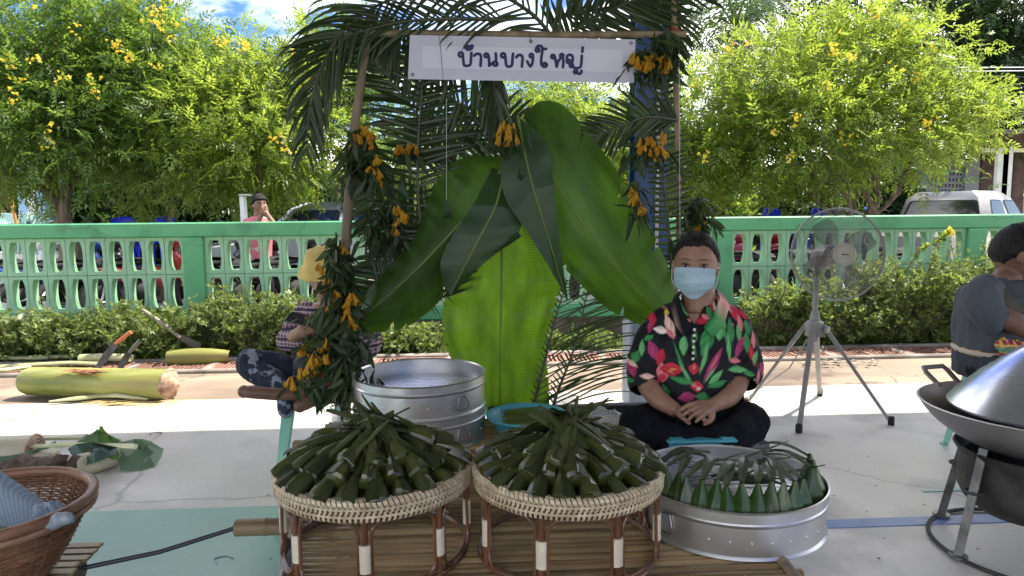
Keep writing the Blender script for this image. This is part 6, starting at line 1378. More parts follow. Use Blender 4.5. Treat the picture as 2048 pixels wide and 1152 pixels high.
for q in [(235, 415, 50, 14, 28, g_), (205, 512, 55, 20, 92, rd), (178, 475, 30, 12, 60, pk), (278, 520, 48, 14, 80, rd), (262, 560, 34, 10, 70, mg), (330, 440, 40, 13, 110, pk), (362, 450, 42, 13, 65, pk), (345, 408, 26, 10, 95, pp), (348, 488, 15, 13, 0, ye), (240, 512, 34, 15, 115, lg), (183, 592, 52, 16, 88, g_), (152, 655, 48, 15, 80, lg), (185, 705, 38, 15, 65, g_), (215, 660, 44, 12, 80, lg),
          (355, 548, 58, 18, 105, pp), (312, 572, 40, 17, 170, wh), (352, 585, 32, 12, 120, pk), (270, 672, 56, 24, 112, mg), (300, 700, 46, 18, 70, rd), (306, 772, 50, 26, 88, pk), (300, 800, 30, 14, 40, rd), (160, 755, 42, 22, 100, mg), (165, 735, 30, 12, 150, pp), (228, 787, 42, 13, 175, pp), (315, 862, 36, 17, 100, g_), (345, 752, 52, 28, 5, rd), (352, 752, 22, 4, 10, ye), (342, 765, 20, 3, -10, ye),
          (405, 635, 52, 18, 82, lg), (385, 710, 110, 7, 104, g_), (408, 770, 80, 8, 118, lg), (520, 608, 88, 28, 62, g_), (498, 690, 95, 10, 70, lg), (452, 640, 70, 7, 95, g_), (590, 540, 78, 34, 80, lg), (560, 500, 50, 18, 100, g_), (628, 640, 80, 12, 88, lg), (655, 570, 60, 20, 84, g_), (612, 580, 60, 8, 95, g_),
          (540, 722, 98, 17, 54, mg), (545, 712, 70, 5, 54, pk), (455, 825, 30, 24, 0, rd), (462, 835, 14, 9, 20, pp), (440, 815, 26, 9, 140, pk), (390, 800, 62, 15, 168, g_), (548, 782, 56, 14, 38, lg), (555, 815, 60, 14, 12, g_), (520, 770, 60, 6, 48, lg), (408, 878, 46, 22, 10, mg), (482, 875, 36, 22, 170, g_), (446, 742, 30, 24, 80, rd), (446, 735, 18, 7, 80, pk),
          (648, 440, 52, 32, 120, pk), (625, 420, 60, 9, 100, pp), (605, 400, 46, 8, 105, rd), (690, 480, 66, 22, 108, rd), (668, 455, 40, 10, 100, pp), (645, 468, 14, 10, 60, ye), (712, 540, 48, 12, 95, pk), (700, 592, 50, 13, 88, lg), (732, 630, 54, 16, 85, g_), (690, 655, 66, 18, 55, mg), (752, 690, 55, 14, 95, rd), (655, 710, 36, 14, 170, pk), (665, 752, 52, 15, 178, lg), (720, 770, 36, 12, 160, g_), (748, 830, 40, 12, 80, lg), (772, 790, 46, 11, 85, pk), (440, 523, 22, 10, 10, pk), (500, 522, 52, 15, 170, rd), (530, 505, 24, 12, 150, pk), (425, 455, 60, 12, 112, lg), (570, 430, 60, 10, 95, rd), (590, 460, 40, 9, 85, pp), (590, 860, 40, 18, 20, rd), (745, 560, 40, 14, 100, g_), (770, 620, 44, 14, 80, pk), (765, 700, 40, 12, 60, lg), (735, 500, 34, 12, 130, rd), (800, 760, 40, 14, 100, mg), (150, 560, 36, 14, 70, rd), (140, 820, 34, 12, 20, g_), (215, 460, 36, 12, 150, pk), (640, 850, 36, 14, 60, g_), (250, 870, 34, 14, 60, mg), (250, 610, 30, 12, 30, g_), (470, 590, 30, 8, 90, g_)]: cr(*q)
paint(bl, (.006, .006, .008), S_)
# collar
for s, pl in ((-1, [(1397, 578, .075), (1366, 584, .03), (1358, 600, -.03), (1368, 635, -.085), (1384, 658, -.108)]), (1, [(1400, 578, .075), (1432, 584, .03), (1440, 600, -.03), (1428, 635, -.085), (1405, 660, -.110)])):
    b = MB(); r = []
    for x, y, d in pl:
        p = D(x, y, dW+d); o_ = Vector((s*.032, -.004+d*.1, -.012-.012*(d < 0))); r.append([p+Vector((0, 0, .010)), p+o_*.5+Vector((0, 0, .009)), p+o_])
    b.grid(r); b.grid([[q+Vector((0, .003, -.001)) for q in w] for w in r]); c = b.build('collar', MATS['floral_cloth'], wm); paint(c, (.006, .006, .008), S_)
for k in range(6):
    p = D(1200+(463-k*1.5)/2.45, 430+(562+k*28.5)/2.45, dW-.138); b = MB(); b.ell(p, (.0055, .0028, .0055), None, 12, 6); b.build('button', pm('button', (.62, .58, .5), rough=.3) if 'button' not in MATS else MATS['button'], wm)
# trousers
b = MB()
for s, kx, ky in ((-1, 1276, 852), (1, 1498, 845)):
    chain(b, [(D(1392+s*40, 865, dW), .10), (D(1392+s*85, 856, dW-.07), .088), (D(kx, ky, dW-.15), .070)])
    chain(b, [(D(kx, ky+2, dW-.15), .068), (D(1392+s*60, 878, dW-.24), .058), (D(1392-s*30, 884, dW-.23), .046)])
loft(b, [(D(1392, 884, dW+.02), .17, .13), (D(1392, 850, dW+.02), .165, .12), (D(1392, 810, dW+.03), .14, .10)])
tr_ = b.build('trousers', pm('black_cloth', (.006, .006, .009), (.012, .012, .016), scale=20, rough=.9, spec=.15, bump=.2, bscale=80), wm); remesh(tr_, .006, 5, .5); folds(tr_, .006, 16, 4)
b = MB(); chain(b, [(D(1470, 885, dW-.20), .032), (D(1500, 889, dW-.20), .028), (D(1528, 891, dW-.18), .018)], squash=.6); b.build('foot', pm('sock', (.10, .10, .11), rough=.8), wm)

# --- man with the yellow bucket hat ----------------------------------
dM = 3.42
pm2 = thing('person', 'man in yellow bucket hat and plaid shirt on a stool looking at his phone', 'person', (D(650, 790, dM).x, D(650, 790, dM).y, .44))
h2 = D(650, 548, dM-.06); M2 = Euler((R(22), 0, R(-12))).to_matrix(); b = MB(); head(b, h2, M2, .98)
chain(b, [(D(662, 620, dM+.02), .055), (D(656, 585, dM-.0), .050)]); loft(b, [(D(665, 770, dM), .15, .11), (D(665, 690, dM), .15, .11), (D(664, 630, dM), .15, .09), (D(664, 605, dM), .09, .06)])
chain(b, [(D(612, 625, dM), .045), (D(584, 675, dM-.06), .040), (D(606, 662, dM-.27), .030)]); chain(b, [(D(718, 625, dM), .045), (D(736, 690, dM-.05), .040), (D(655, 662, dM-.28), .028)])
hand(b, D(606, 662, dM-.27), D(622, 650, dM-.31), (.5, .2, .6), curl=.55, L=.07, thumb_side=-1, fw=.075); hand(b, D(655, 662, dM-.28), D(630, 656, dM-.32), (-.2, 0, 1), curl=.5, L=.07, thumb_side=-1, fw=.075)
bo = b.build('body', M['skin'], pm2); remesh(bo, .0055, 2); face_bits(h2, M2, .98, pm2)
b = MB(); b.lathe([(0, .085), (.045, .084), (.074, .072), (.088, .035), (.094, .012), (.115, -.008), (.130, -.034), (.128, -.038), (.112, -.013), (.088, .006), (.082, .034), (.07, .066), (0, .078)], 40)
b.xf(Matrix.Translation(h2+M2 @ Vector((0, .01, .045))) @ (M2 @ Matrix.Rotation(R(-6), 3, 'X')).to_4x4()); b.build('bucket_hat', pm('yellow_hat', (.60, .42, .12), (.70, .52, .18), scale=20, rough=.8, bump=.2), pm2, ang=60)
b = MB(); loft(b, [(D(664, 775, dM-.0), .165, .125), (D(664, 700, dM-.0), .165, .125), (D(664, 640, dM), .165, .10), (D(664, 612, dM), .11, .075)]); ts = b.build('red_shirt', pm('red_shirt', (.30, .010, .015), (.38, .015, .02), scale=9, rough=.8, bump=.2), pm2); remesh(ts, .007, 3); folds(ts, .006, 12, 3)
b = MB(); loft(b, [(D(626, 760, dM-.01), .085, .135), (D(628, 700, dM-.01), .085, .14), (D(628, 645, dM-.0), .085, .12), (D(635, 612, dM), .07, .085)]); loft(b, [(D(712, 760, dM-.01), .08, .135), (D(710, 700, dM-.01), .08, .14), (D(706, 645, dM), .08, .12), (D(698, 612, dM), .07, .085)])
chain(b, [(D(614, 628, dM), .062), (D(592, 655, dM-.03), .064), (D(580, 680, dM-.07), .060), (D(600, 676, dM-.15), .046)]); chain(b, [(D(716, 628, dM), .062), (D(734, 665, dM-.02), .062), (D(738, 695, dM-.06), .056), (D(708, 684, dM-.15), .044)])
def plaid(name, base, l1, l2, sc_=60):
    m, t, o = _new(name); N = t.nodes; L = t.links; bs = N.new('ShaderNodeBsdfPrincipled'); L.new(bs.outputs[0], o.inputs[0]); bs.inputs['Roughness'].default_value = .85; tcn = N.new('ShaderNodeTexCoord'); prev = None
    for ax, c in (('X', l1), ('Z', l1), ('Z', l2)):
        w = N.new('ShaderNodeTexWave'); w.bands_direction = ax; w.inputs['Scale'].default_value = sc_/6.3*(1 if c is l1 else .45); w.inputs['Distortion'].default_value = 1.5; w.inputs['Detail Scale'].default_value = .6; L.new(tcn.outputs['Object'], w.inputs[0])
        r = N.new('ShaderNodeValToRGB'); r.color_ramp.elements[0].position = .72; r.color_ramp.elements[1].position = .86; L.new(w.outputs[0], r.inputs[0]); x = N.new('ShaderNodeMixRGB'); L.new(r.outputs[0], x.inputs[0])
        if prev: L.new(prev, x.inputs[1])
        else: x.inputs[1].default_value = (*base, 1)
        x.inputs[2].default_value = (*c, 1); prev = x.outputs[0]
    L.new(prev, bs.inputs['Base Color']); return m
pj = b.build('plaid_shirt', plaid('plaid', (.11, .05, .07), (.40, .30, .33), (.03, .02, .05), 105), pm2); remesh(pj, .0065, 3); folds(pj, .008, 14, 6)
b = MB()
chain(b, [(D(640, 770, dM), .095), (D(560, 745, dM-.06), .090), (D(503, 728, dM-.12), .074)]); chain(b, [(D(503, 730, dM-.12), .072), (D(530, 752, dM-.16), .062), (D(580, 782, dM-.22), .045)]); chain(b, [(D(575, 780, dM-.23), .036), (D(572, 800, dM-.25), .042), (D(572, 822, dM-.26), .036)])
chain(b, [(D(690, 770, dM), .095), (D(735, 762, dM-.06), .080), (D(745, 765, dM-.12), .07)]); chain(b, [(D(745, 768, dM-.12), .066), (D(690, 785, dM-.2), .052), (D(640, 792, dM-.22), .042)])
loft(b, [(D(664, 792, dM+.02), .16, .12), (D(664, 750, dM+.02), .15, .11)])
m = pm('dark_print', (.010, .014, .028), (.022, .03, .055), scale=9, detail=3, rough=.8, c3=(.22, .24, .29), c3scale=15, c3lo=.56, c3hi=.59)
tt = b.build('patterned_trousers', m, pm2); remesh(tt, .007, 3); folds(tt, .008, 14, 9)
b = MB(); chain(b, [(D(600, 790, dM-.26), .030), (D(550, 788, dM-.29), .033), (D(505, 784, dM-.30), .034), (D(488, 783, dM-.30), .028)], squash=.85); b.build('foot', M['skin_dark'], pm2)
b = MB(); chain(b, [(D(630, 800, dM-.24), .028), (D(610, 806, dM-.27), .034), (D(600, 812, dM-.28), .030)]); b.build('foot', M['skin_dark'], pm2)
b = MB(); c = D(607, 640, dM-.335); b.box(c, (.15, .075, .009), Euler((R(25), R(12), R(-12))), bev=.003); tag(b.build('phone', pm('phone', (.015, .015, .02), rough=.15)), 'black smartphone held by the man in the yellow hat', 'phone')
b = MB(); b.tube([D(600, 740, dM-.17), D(585, 690, dM-.15), D(620, 660, dM-.14), D(690, 655, dM-.13)], .006, 8, flat=3); b.build('bag_strap', M['black'], pm2)
b = MB(); b.ell(D(612, 735, dM-.19), (.06, .03, .06), Euler((0, R(30), 0)).to_matrix(), 16, 10); tag(b.build('shoulder_bag', pm('navy', (.015, .017, .025), rough=.6)), 'dark bag on the lap of the man in the yellow hat', 'bag')

# --- plastic stools ---------------------------------------------------
M['mint'] = pm('mint', (.20, .48, .38), (.24, .53, .42), scale=8, rough=.4, sss=.03)
def stool(label, c, h, top, foot, rz=0):
    t = thing('plastic_stool', label, 'stool', (c[0], c[1], 0), 'mint green plastic stools'); b = MB(); M4 = Matrix.Translation((c[0], c[1], 0)) @ Matrix.Rotation(rz, 4, 'Z')
    def pt(x, y, z): return M4 @ Vector((x, y, z))
    b.box((0, 0, h-.012), (top, top, .024), bev=.010); b.box((0, 0, h-.045), (top*.96, top*.96, .05), bev=.008); b.xf(M4); b.build('seat', M['mint'], t, ang=30)
    for sx in (-1, 1):
        for sy in (-1, 1):
            a = top/2-.02; f = foot/2; b = MB(); w = .026
            pr = [((0, 0), (sx*-w*1.6, 0)), ]
            top_l = [(sx*a+sx*.012, sy*a+sy*.012), (sx*(a-w*1.7), sy*a+sy*.012), (sx*(a-w*1.7), sy*a+sy*.006), (sx*a+sx*.006, sy*a+sy*.006), (sx*a+sx*.006, sy*(a-w*1.7)), (sx*a+sx*.012, sy*(a-w*1.7))]
            rows = []
            for q in range(6):
                u = q/5; z = (h-.03)*(1-u); k = 1-.42*u; dx = sx*(f-a)*u; rows.append([pt((x-sx*a)*k+sx*a+dx, (y-sy*a)*k+sy*a+sy*(f-a)*u, z) for x, y in top_l]+[pt((top_l[0][0]-sx*a)*k+sx*a+dx, (top_l[0][1]-sy*a)*k+sy*a+sy*(f-a)*u, z)])
            b.grid(rows); b.build('leg', M['mint'], t, ang=30)
            MB().box(pt(sx*f, sy*f, .006), (.03, .03, .012)).build('foot_pad', M['mint'], t)
    return t
s1 = G(515, 955); stool('mint green plastic stool under the man in the yellow hat', (D(612, 800, 3.28).x, s1.y+.14), .445, .29, .36, R(10))
s2 = G(1931, 903); stool('mint green plastic stool under the man in the grey shirt', (s2.x+.19, s2.y-.02), .44, .29, .37, R(14))
# --- man at the right -------------------------------------------------
dR = 3.12; bx = s2.x+.19
pr_ = thing('person', 'man in dark grey t shirt with cross body strap seated at right edge', 'person', (D(2000, 750, dR).x, D(2000, 750, dR).y, .44))
h3 = D(2038, 508, dR); M3 = Euler((R(12), R(0), R(62)), 'XYZ').to_matrix(); M3 = (Matrix.Rotation(R(66), 3, 'Z') @ Matrix.Rotation(R(12), 3, 'X')); b = MB(); head(b, h3, M3, 1.14)
chain(b, [(D(2003, 600, dR+.02), .068), (D(2012, 560, dR+.01), .062)])
loft(b, [(D(1992, 745, dR), .12, .16), (D(1996, 640, dR), .12, .17), (D(2002, 590, dR), .09, .14)]); 
chain(b, [(D(1965, 590, dR-.15), .055), (D(1975, 622, dR-.18), .052), (D(2020, 640, dR-.20), .046), (D(2072, 668, dR-.18), .036), (D(2110, 672, dR-.16), .030)])
hand(b, D(2110, 672, dR-.16), D(2140, 680, dR-.15), (0, 0, -1), curl=.5)
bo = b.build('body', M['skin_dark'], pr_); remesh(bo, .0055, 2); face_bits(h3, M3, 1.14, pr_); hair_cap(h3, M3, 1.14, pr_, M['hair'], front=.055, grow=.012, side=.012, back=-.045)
b = MB(); loft(b, [(D(1992, 705, dR), .145, .185), (D(1993, 660, dR), .150, .19), (D(1996, 620, dR), .15, .19), (D(1999, 585, dR+.0), .135, .185), (D(2003, 566, dR+.01), .10, .14), (D(2006, 556, dR+.02), .075, .075)], 36)
chain(b, [(D(1972, 580, dR-.13), .072), (D(1966, 600, dR-.17), .076), (D(1978, 628, dR-.19), .074), (D(1986, 640, dR-.20), .068)])
chain(b, [(D(2015, 580, dR+.15), .07), (D(2040, 620, dR+.17), .07)])
gt = b.build('grey_tshirt', pm('grey_tshirt', (.050, .058, .072), (.075, .085, .10), scale=4, rough=.85, bump=.15, bscale=60), pr_); remesh(gt, .006, 3); folds(gt, .011, 12, 11)
cut(gt, lambda p: (p-D(2012, 652, dR-.21)).length < .066)
b = MB(); loft(b, [(D(1993, 752, dR), .155, .185), (D(1992, 720, dR), .155, .185), (D(1992, 697, dR), .145, .18)]); chain(b, [(D(2000, 735, dR-.10), .09), (D(2060, 735, dR-.10), .085), (D(2120, 730, dR-.09), .075)]); chain(b, [(D(2000, 735, dR+.1), .09), (D(2060, 735, dR+.1), .085), (D(2120, 730, dR+.1), .075)])
chain(b, [(D(2120, 735, dR-.09), .07), (D(2125, 850, dR-.1), .055), (D(2120, 930, dR-.1), .045)]); chain(b, [(D(2120, 735, dR+.1), .07), (D(2115, 830, dR+.1), .055), (D(2110, 890, dR+.1), .045)])
tj = b.build('dark_jeans', pm('dark_jeans', (.018, .024, .036), (.035, .045, .06), scale=10, rough=.85, bump=.3, bscale=60), pr_); remesh(tj, .007, 3); folds(tj, .008, 12, 15)
for dd in (-.1, .1):
    b = MB(); f_ = D(2125, 935 if dd < 0 else 895, dR+dd); f_.z = .045; chain(b, [(f_, .04), (f_+Vector((.09, 0, -.012)), .033), (f_+Vector((.16, 0, -.02)), .022)]); b.build('shoe', M['black'], pr_)
# cross body strap, sash, keys
b = MB(); pts = [D(1990, 563, dR-.11), D(2000, 580, dR-.17), D(2018, 600, dR-.205), D(2040, 625, dR-.21), D(2062, 655, dR-.15)]; rows = [[p+Vector((.018, -.002, .010)), p, p+Vector((-.018, 0, -.010))] for p in pts]; b.grid(rows); b.grid([[q+Vector((0, .004, 0)) for q in r] for r in rows]); b.build('cross_body_strap', pm('strap', (.07, .065, .05), rough=.8), pr_)
b = MB(); c = D(1992, 700, dR); b.torus(c, .148, .014, 60, 10, sx=.96, sy=1.22); o = b.build('waist_cloth', plaid('sash', (.32, .09, .12), (.55, .40, .22), (.45, .42, .40), 110), pr_); folds(o, .006, 40, 3)
b = MB()
for k, (x, y, r_) in enumerate([(2005, 690, .03), (2022, 698, .034), (2038, 692, .03), (2016, 712, .028), (2030, 716, .03), (2045, 706, .026)]): b.ell(D(x, y, dR-.2), (r_, r_*.7, r_*1.1), Euler((k, k*2, 0)).to_matrix(), 12, 8)
o = b.build('bunched_cloth', plaid('sash2', (.30, .03, .08), (.62, .42, .10), (.12, .30, .18), 70), pr_); remesh(o, .004, 1); folds(o, .012, 35, 8)
kt = thing('key_bunch', 'bunch of keys hanging at the waist of the man in the grey shirt', 'keys', D(1940, 745, dR-.12)); b = MB(); b.torus(D(1942, 728, dR-.12), .012, .0015, 18, 6, Matrix.Rotation(PI/2, 3, 'X')); b.build('ring', M['wire'], kt)
for k in range(5): b = MB(); p = D(1934+k*3.4, 744+(k % 3)*5, dR-.125+.004*k); b.box(p, (.010, .003, .022), Euler((0, .3*(k-2), 0)), bev=.001); b.ell(p+Vector((.0, 0, .016)), (.009, .002, .009), None, 10, 5); b.build('key', M['black'], kt)

# --- boy behind the fence, figure far left --------------------------------
dB = 8.0
pb_ = thing('person', 'boy in a pink shirt with both hands at his mouth behind the fence', 'person', (D(520, 470, dB).x, D(520, 470, dB).y, 0))
h4 = D(519, 409, dB); M4_ = Matrix.Rotation(R(35), 3, 'Z'); b = MB(); head(b, h4, M4_, .98); chain(b, [(D(515, 440, dB+.02), .05), (D(517, 420, dB+.01), .048)]); loft(b, [(D(515, 520, dB), .14, .10), (D(515, 460, dB), .16, .10), (D(515, 440, dB), .11, .07)])
chain(b, [(D(493, 446, dB), .04), (D(505, 462, dB-.12), .034), (D(524, 428, dB-.14), .026)]); chain(b, [(D(538, 446, dB), .04), (D(552, 455, dB-.12), .034), (D(532, 426, dB-.15), .026)])
hand(b, D(524, 430, dB-.14), D(526, 419, dB-.15), (.5, .5, 0), curl=.15, L=.06); hand(b, D(533, 428, dB-.15), D(530, 418, dB-.16), (-.5, .5, 0), curl=.15, L=.06)
bo = b.build('body', M['skin'], pb_); remesh(bo, .008, 1); hair_cap(h4, M4_, .98, pb_, M['hair'], front=.045, grow=.016, side=.0, back=-.05); face_bits(h4, M4_, .98, pb_, glasses=True)
b = MB(); loft(b, [(D(515, 540, dB), .155, .12), (D(515, 480, dB), .165, .125), (D(515, 450, dB), .175, .11), (D(515, 438, dB), .12, .08), (D(515, 433, dB), .07, .06)]); chain(b, [(D(494, 446, dB), .055), (D(499, 456, dB-.06), .052)]); chain(b, [(D(537, 446, dB), .055), (D(546, 453, dB-.07), .052)])
o = b.build('pink_shirt', pm('pink_shirt', (.62, .14, .18), (.68, .20, .22), scale=14, rough=.8, c3=(.65, .60, .55), c3scale=9, c3lo=.55, c3hi=.6), pb_); remesh(o, .012, 2)
b = MB(); chain(b, [(D(505, 545, dB), .09), (D(500, 580, dB-.25), .08), (D(500, 640, dB-.2), .06)]); chain(b, [(D(528, 545, dB), .09), (D(535, 580, dB-.25), .08), (D(535, 640, dB-.2), .06)]); o = b.build('trousers', MATS['black_cloth'], pb_); remesh(o, .014, 2)
dF = 15.5; pf_ = thing('person', 'seated person in a pale lilac shirt far off at the left edge', 'person', (D(10, 450, dF).x, D(10, 450, dF).y, 0)); h5 = D(8, 420, dF); M5 = Matrix.Rotation(R(-40), 3, 'Z'); b = MB(); head(b, h5, M5, 1); chain(b, [(D(10, 436, dF), .05), (D(9, 426, dF), .05)]); o = b.build('body', M['skin'], pf_); remesh(o, .014, 1); hair_cap(h5, M5, 1, pf_, M['hair'])
b = MB(); loft(b, [(D(12, 480, dF), .2, .14), (D(12, 450, dF), .19, .13), (D(11, 434, dF), .13, .09)]); chain(b, [(D(-2, 440, dF), .06), (D(-6, 458, dF-.1), .05)]); chain(b, [(D(25, 440, dF), .06), (D(28, 458, dF-.1), .05)]); o = b.build('lilac_shirt', pm('lilac', (.45, .40, .46), rough=.8), pf_); remesh(o, .02, 2)
b = MB(); chain(b, [(D(5, 482, dF), .1), (D(5, 490, dF-.4), .08), (D(5, 520, dF-.4), .06)]); chain(b, [(D(20, 482, dF), .1), (D(20, 490, dF-.4), .08), (D(20, 520, dF-.4), .06)]); o = b.build('trousers', MATS['black_cloth'], pf_); remesh(o, .02, 2)
# ------------------------------------------------------------------ standing fan
M['fan_grey'] = pm('fan_grey', (.24, .23, .20), (.30, .29, .26), scale=8, rough=.4)
M['fan_leg'] = pm('fan_leg', (.22, .21, .20), (.30, .29, .27), scale=8, rough=.45)
M['fan_badge'] = pm('fan_badge', (.36, .33, .24), (.42, .39, .29), scale=8, rough=.35)
M['fan_wire'] = pm('fan_wire', (.20, .20, .18), rough=.35, metal=.5)
M['fan_blade'] = pm('fan_blade', (.10, .09, .09), rough=.3, alpha=.55)
ft = [G(1597, 866), G(1785, 850), G(1640, 791)]; fl4 = G(1490, 812)
hub = Vector((sum(p.x for p in ft+[fl4])/4, sum(p.y for p in ft+[fl4])/4, 0)); hub.x = G(1632, 838).x; hub.y = 4.05
fn = thing('standing_fan', 'grey standing fan with round wire guard on four splayed legs', 'fan', hub)
apx = YP(1628, 640, hub.y)
for f in ft+[fl4]:
    d = Vector((f.x-hub.x, f.y-hub.y, 0)).normalized(); top = Vector((hub.x, hub.y, apx.z-.03))+d*.05; b = MB(); L = (f-top); sdir = Vector((-d.y, d.x, 0)); nrm = L.normalized().cross(sdir)
    for (a, c, w, h) in ((0, .26, .034, .022), (.24, 1, .028, .017)):
        p0, p1 = top+L*a, top+L*c; vs = [p+sdir*sx*w/2+nrm*sy*h/2 for p in (p0, p1) for sx, sy in ((-1, -1), (1, -1), (1, 1), (-1, 1))]; b.add(vs, [(3, 2, 1, 0), (4, 5, 6, 7), (0, 1, 5, 4), (1, 2, 6, 5), (2, 3, 7, 6), (3, 0, 4, 7)])
    b.build('leg', M['fan_leg'], fn, smooth=False); MB().box(f+Vector((0, 0, .025))-d*.008, (.034, .034, .05), Euler((0, 0, math.atan2(d.y, d.x))), bev=.004).build('rubber_foot', M['black'], fn, smooth=False)
b = MB(); b.lathe([(0, apx.z-.13), (.022, apx.z-.13), (.024, apx.z-.10), (.055, apx.z-.095), (.050, apx.z-.01), (.030, apx.z), (.024, apx.z+.05), (.016, apx.z+.055), (.016, 1.0), (0, 1.0)], 16, (hub.x, hub.y, 0)); b.build('pole', M['fan_leg'], fn, ang=30)
b = MB(); b.lathe([(0, 0), (.022, 0), (.022, .02), (0, .02)], 12, Vector((hub.x+.045, hub.y-.045, apx.z-.05)), Euler((PI/2, 0, .6)).to_matrix()); b.build('knob', M['fan_grey'], fn)
fc = YP(1676, 509, hub.y-.06); Mf = Matrix.Rotation(R(-6), 3, 'Z') @ Matrix.Rotation(R(-4), 3, 'X'); FR = .268
def FP(r, a, y): return fc+Mf @ Vector((r*math.cos(a), y, r*math.sin(a)))
b = MB(); b.torus(fc, FR, .0055, 90, 8, Mf @ Matrix.Rotation(PI/2, 3, 'X')); b.torus(fc+Mf @ Vector((0, .012, 0)), FR, .004, 90, 8, Mf @ Matrix.Rotation(PI/2, 3, 'X')); b.build('guard_rim', M['fan_grey'], fn)
b = MB(); n = 110
for i in range(n):
    a = 2*PI*i/n; b.tube([FP(FR, a, 0), FP(FR*.93, a, -.050), FP(FR*.6, a+.10, -.082), FP(.062, a+.22, -.086)], .0008, 3, cap=False)
for r_, y in ((.10, -.086), (.165, -.082), (.225, -.066), (.250, -.052)): b.torus(fc+Mf @ Vector((0, y, 0)), r_, .0013, 70, 5, Mf @ Matrix.Rotation(PI/2, 3, 'X'))
b.build('front_guard', M['fan_wire'], fn, kind='stuff')
b = MB()
for i in range(n):
    a = 2*PI*i/n; b.tube([FP(FR, a, .004), FP(FR*.93, a, .05), FP(FR*.5, a-.08, .07), FP(.06, a-.12, .07)], .0008, 3, cap=False)
for r_, y in ((.12, .07), (.19, .063), (.24, .052)): b.torus(fc+Mf @ Vector((0, y, 0)), r_, .0013, 70, 5, Mf @ Matrix.Rotation(PI/2, 3, 'X'))
b.build('rear_guard', M['fan_wire'], fn, kind='stuff')
My = Mf @ Matrix.Rotation(PI/2, 3, 'X')
b = MB(); b.lathe([(0, .012), (.056, .010), (.064, .004), (.066, -.006), (.062, -.010), (0, -.010)], 40, fc+Mf @ Vector((0, -.092, 0)), My); b.build('badge', M['fan_badge'], fn, ang=30)
b = MB(); b.torus(fc+Mf @ Vector((0, -.1035, 0)), .052, .0014, 48, 6, My); b.build('badge_ring', M['fan_grey'], fn)
b = MB(); x = -.021
for w, h in ((.004, .008), (.004, .007), (.0035, .008), (.0035, .007), (0, 0), (.004, .007), (.002, .008), (.0035, .007), (0, 0), (.0015, .008)):
    if w: b.box(fc+Mf @ Vector((x+w/2, -.1046, -.001)), (w, .0008, h), Mf)
    x += (w or .003)+.0012
b.build('lettering', M['black'], fn, smooth=False, kind='stuff')
b = MB(); b.tube([fc+Mf @ Vector((.026*math.cos(a), -.1045, -.012+.010*math.sin(a)))for a in [PI+PI*k/10 for k in range(11)]], .0008, 4); b.build('badge_arc', M['fan_grey'], fn)
b = MB(); b.lathe([(0, -.08), (.03, -.078), (.055, -.06), (.062, -.0), (.062, .07), (.045, .10), (0, .105)], 28, fc+Mf @ Vector((0, .14, .0)), Mf @ Matrix.Rotation(-PI/2, 3, 'X')); b.build('motor', M['fan_grey'], fn, ang=40)
b = MB(); b.lathe([(0, -.05), (.04, -.045), (.045, .02), (0, .03)], 20, fc+Mf @ Vector((0, -.02, 0)), Mf @ Matrix.Rotation(-PI/2, 3, 'X')); b.build('hub', M['fan_grey'], fn)
for i in range(4):
    b = MB(); rows = []; a0 = i*PI/2+.5
    for j in range(8):
        r_ = .035+.185*j/7; wv = .34+.55*math.sin(PI*min(1, j/7*.85+.12)); rows.append([FP(r_, a0-wv/2+wv*k/6, -.028+.055*(k/6)) for k in range(7)])
    b.grid(rows); b.build('blade', M['fan_blade'], fn, ang=180)
b = MB(); b.tube([Vector((hub.x, hub.y, 1.0)), Vector((hub.x, hub.y+.03, fc.z-.05)), fc+Mf @ Vector((0, .16, -.05))], [.03, .035, .04], 12); b.build('neck', M['fan_grey'], fn)
b = MB(); q = [Vector((hub.x-.02, hub.y+.02, apx.z-.1)), G(1545, 720, .30)+Vector((0, 0, 0)), G(1530, 770, .12), G(1495, 795, .01), G(1400, 800, .01)]; q[1].y = hub.y; b.tube(q, .004, 6); b.build('power_cord', M['fan_grey'], fn)

# ------------------------------------------------------------------ wok on its burner stand
M['wok'] = pm('wok', (.27, .26, .245), (.38, .37, .355), scale=4, detail=6, rough=.42, rvar=.1, metal=.85, bump=.08, c3=(.16, .15, .14), c3scale=3)
M['lid'] = pm('lid', (.58, .61, .67), (.70, .73, .78), scale=3, detail=6, rough=.28, rvar=.08, metal=1, bump=.05, stretch=(1, 1, 3))
M['iron'] = pm('iron', (.03, .028, .026), (.07, .065, .06), scale=14, detail=7, rough=.6, metal=.4, bump=.4)
M['steel_leg'] = pm('steel_leg', (.11, .11, .105), (.22, .22, .21), scale=12, detail=7, rough=.45, metal=.7, bump=.2)
wc2 = Vector((2.025, 2.355, 0)); WR = .385; zr_ = DP(1838, 795, 2.66).z
st = thing('burner_stand', 'black iron gas burner stand with ring base under the wok', 'burner stand', (wc2.x, wc2.y, 0))
b = MB(); b.torus((wc2.x, wc2.y, .010), .325, .008, 64, 8); b.build('base_ring', M['iron'], st)
f1 = G(1906, 1119); f2 = G(1943, 1056); fs_ = [f1, f2]; 
for f in (f1, f2): fs_.append(Vector((2*wc2.x-f.x, 2*wc2.y-f.y, 0)))
for f in fs_:
    d = Vector((f.x-wc2.x, f.y-wc2.y, 0)).normalized(); f = Vector((wc2.x, wc2.y, .01))+d*.318; tp = Vector((wc2.x, wc2.y, zr_-.135))+d*.235; b = MB(); b.tube([f, tp], .019, 4); b.lathe([(0, 0), (.032, 0), (.032, .006), (0, .006)], 14, f); b.build('leg', M['steel_leg'], st, smooth=False)
    b = MB(); m_ = f.lerp(tp, .60); b.torus(m_, .026, .005, 16, 6); b.build('leg_collar', M['iron'], st)
k_ = zr_-.66
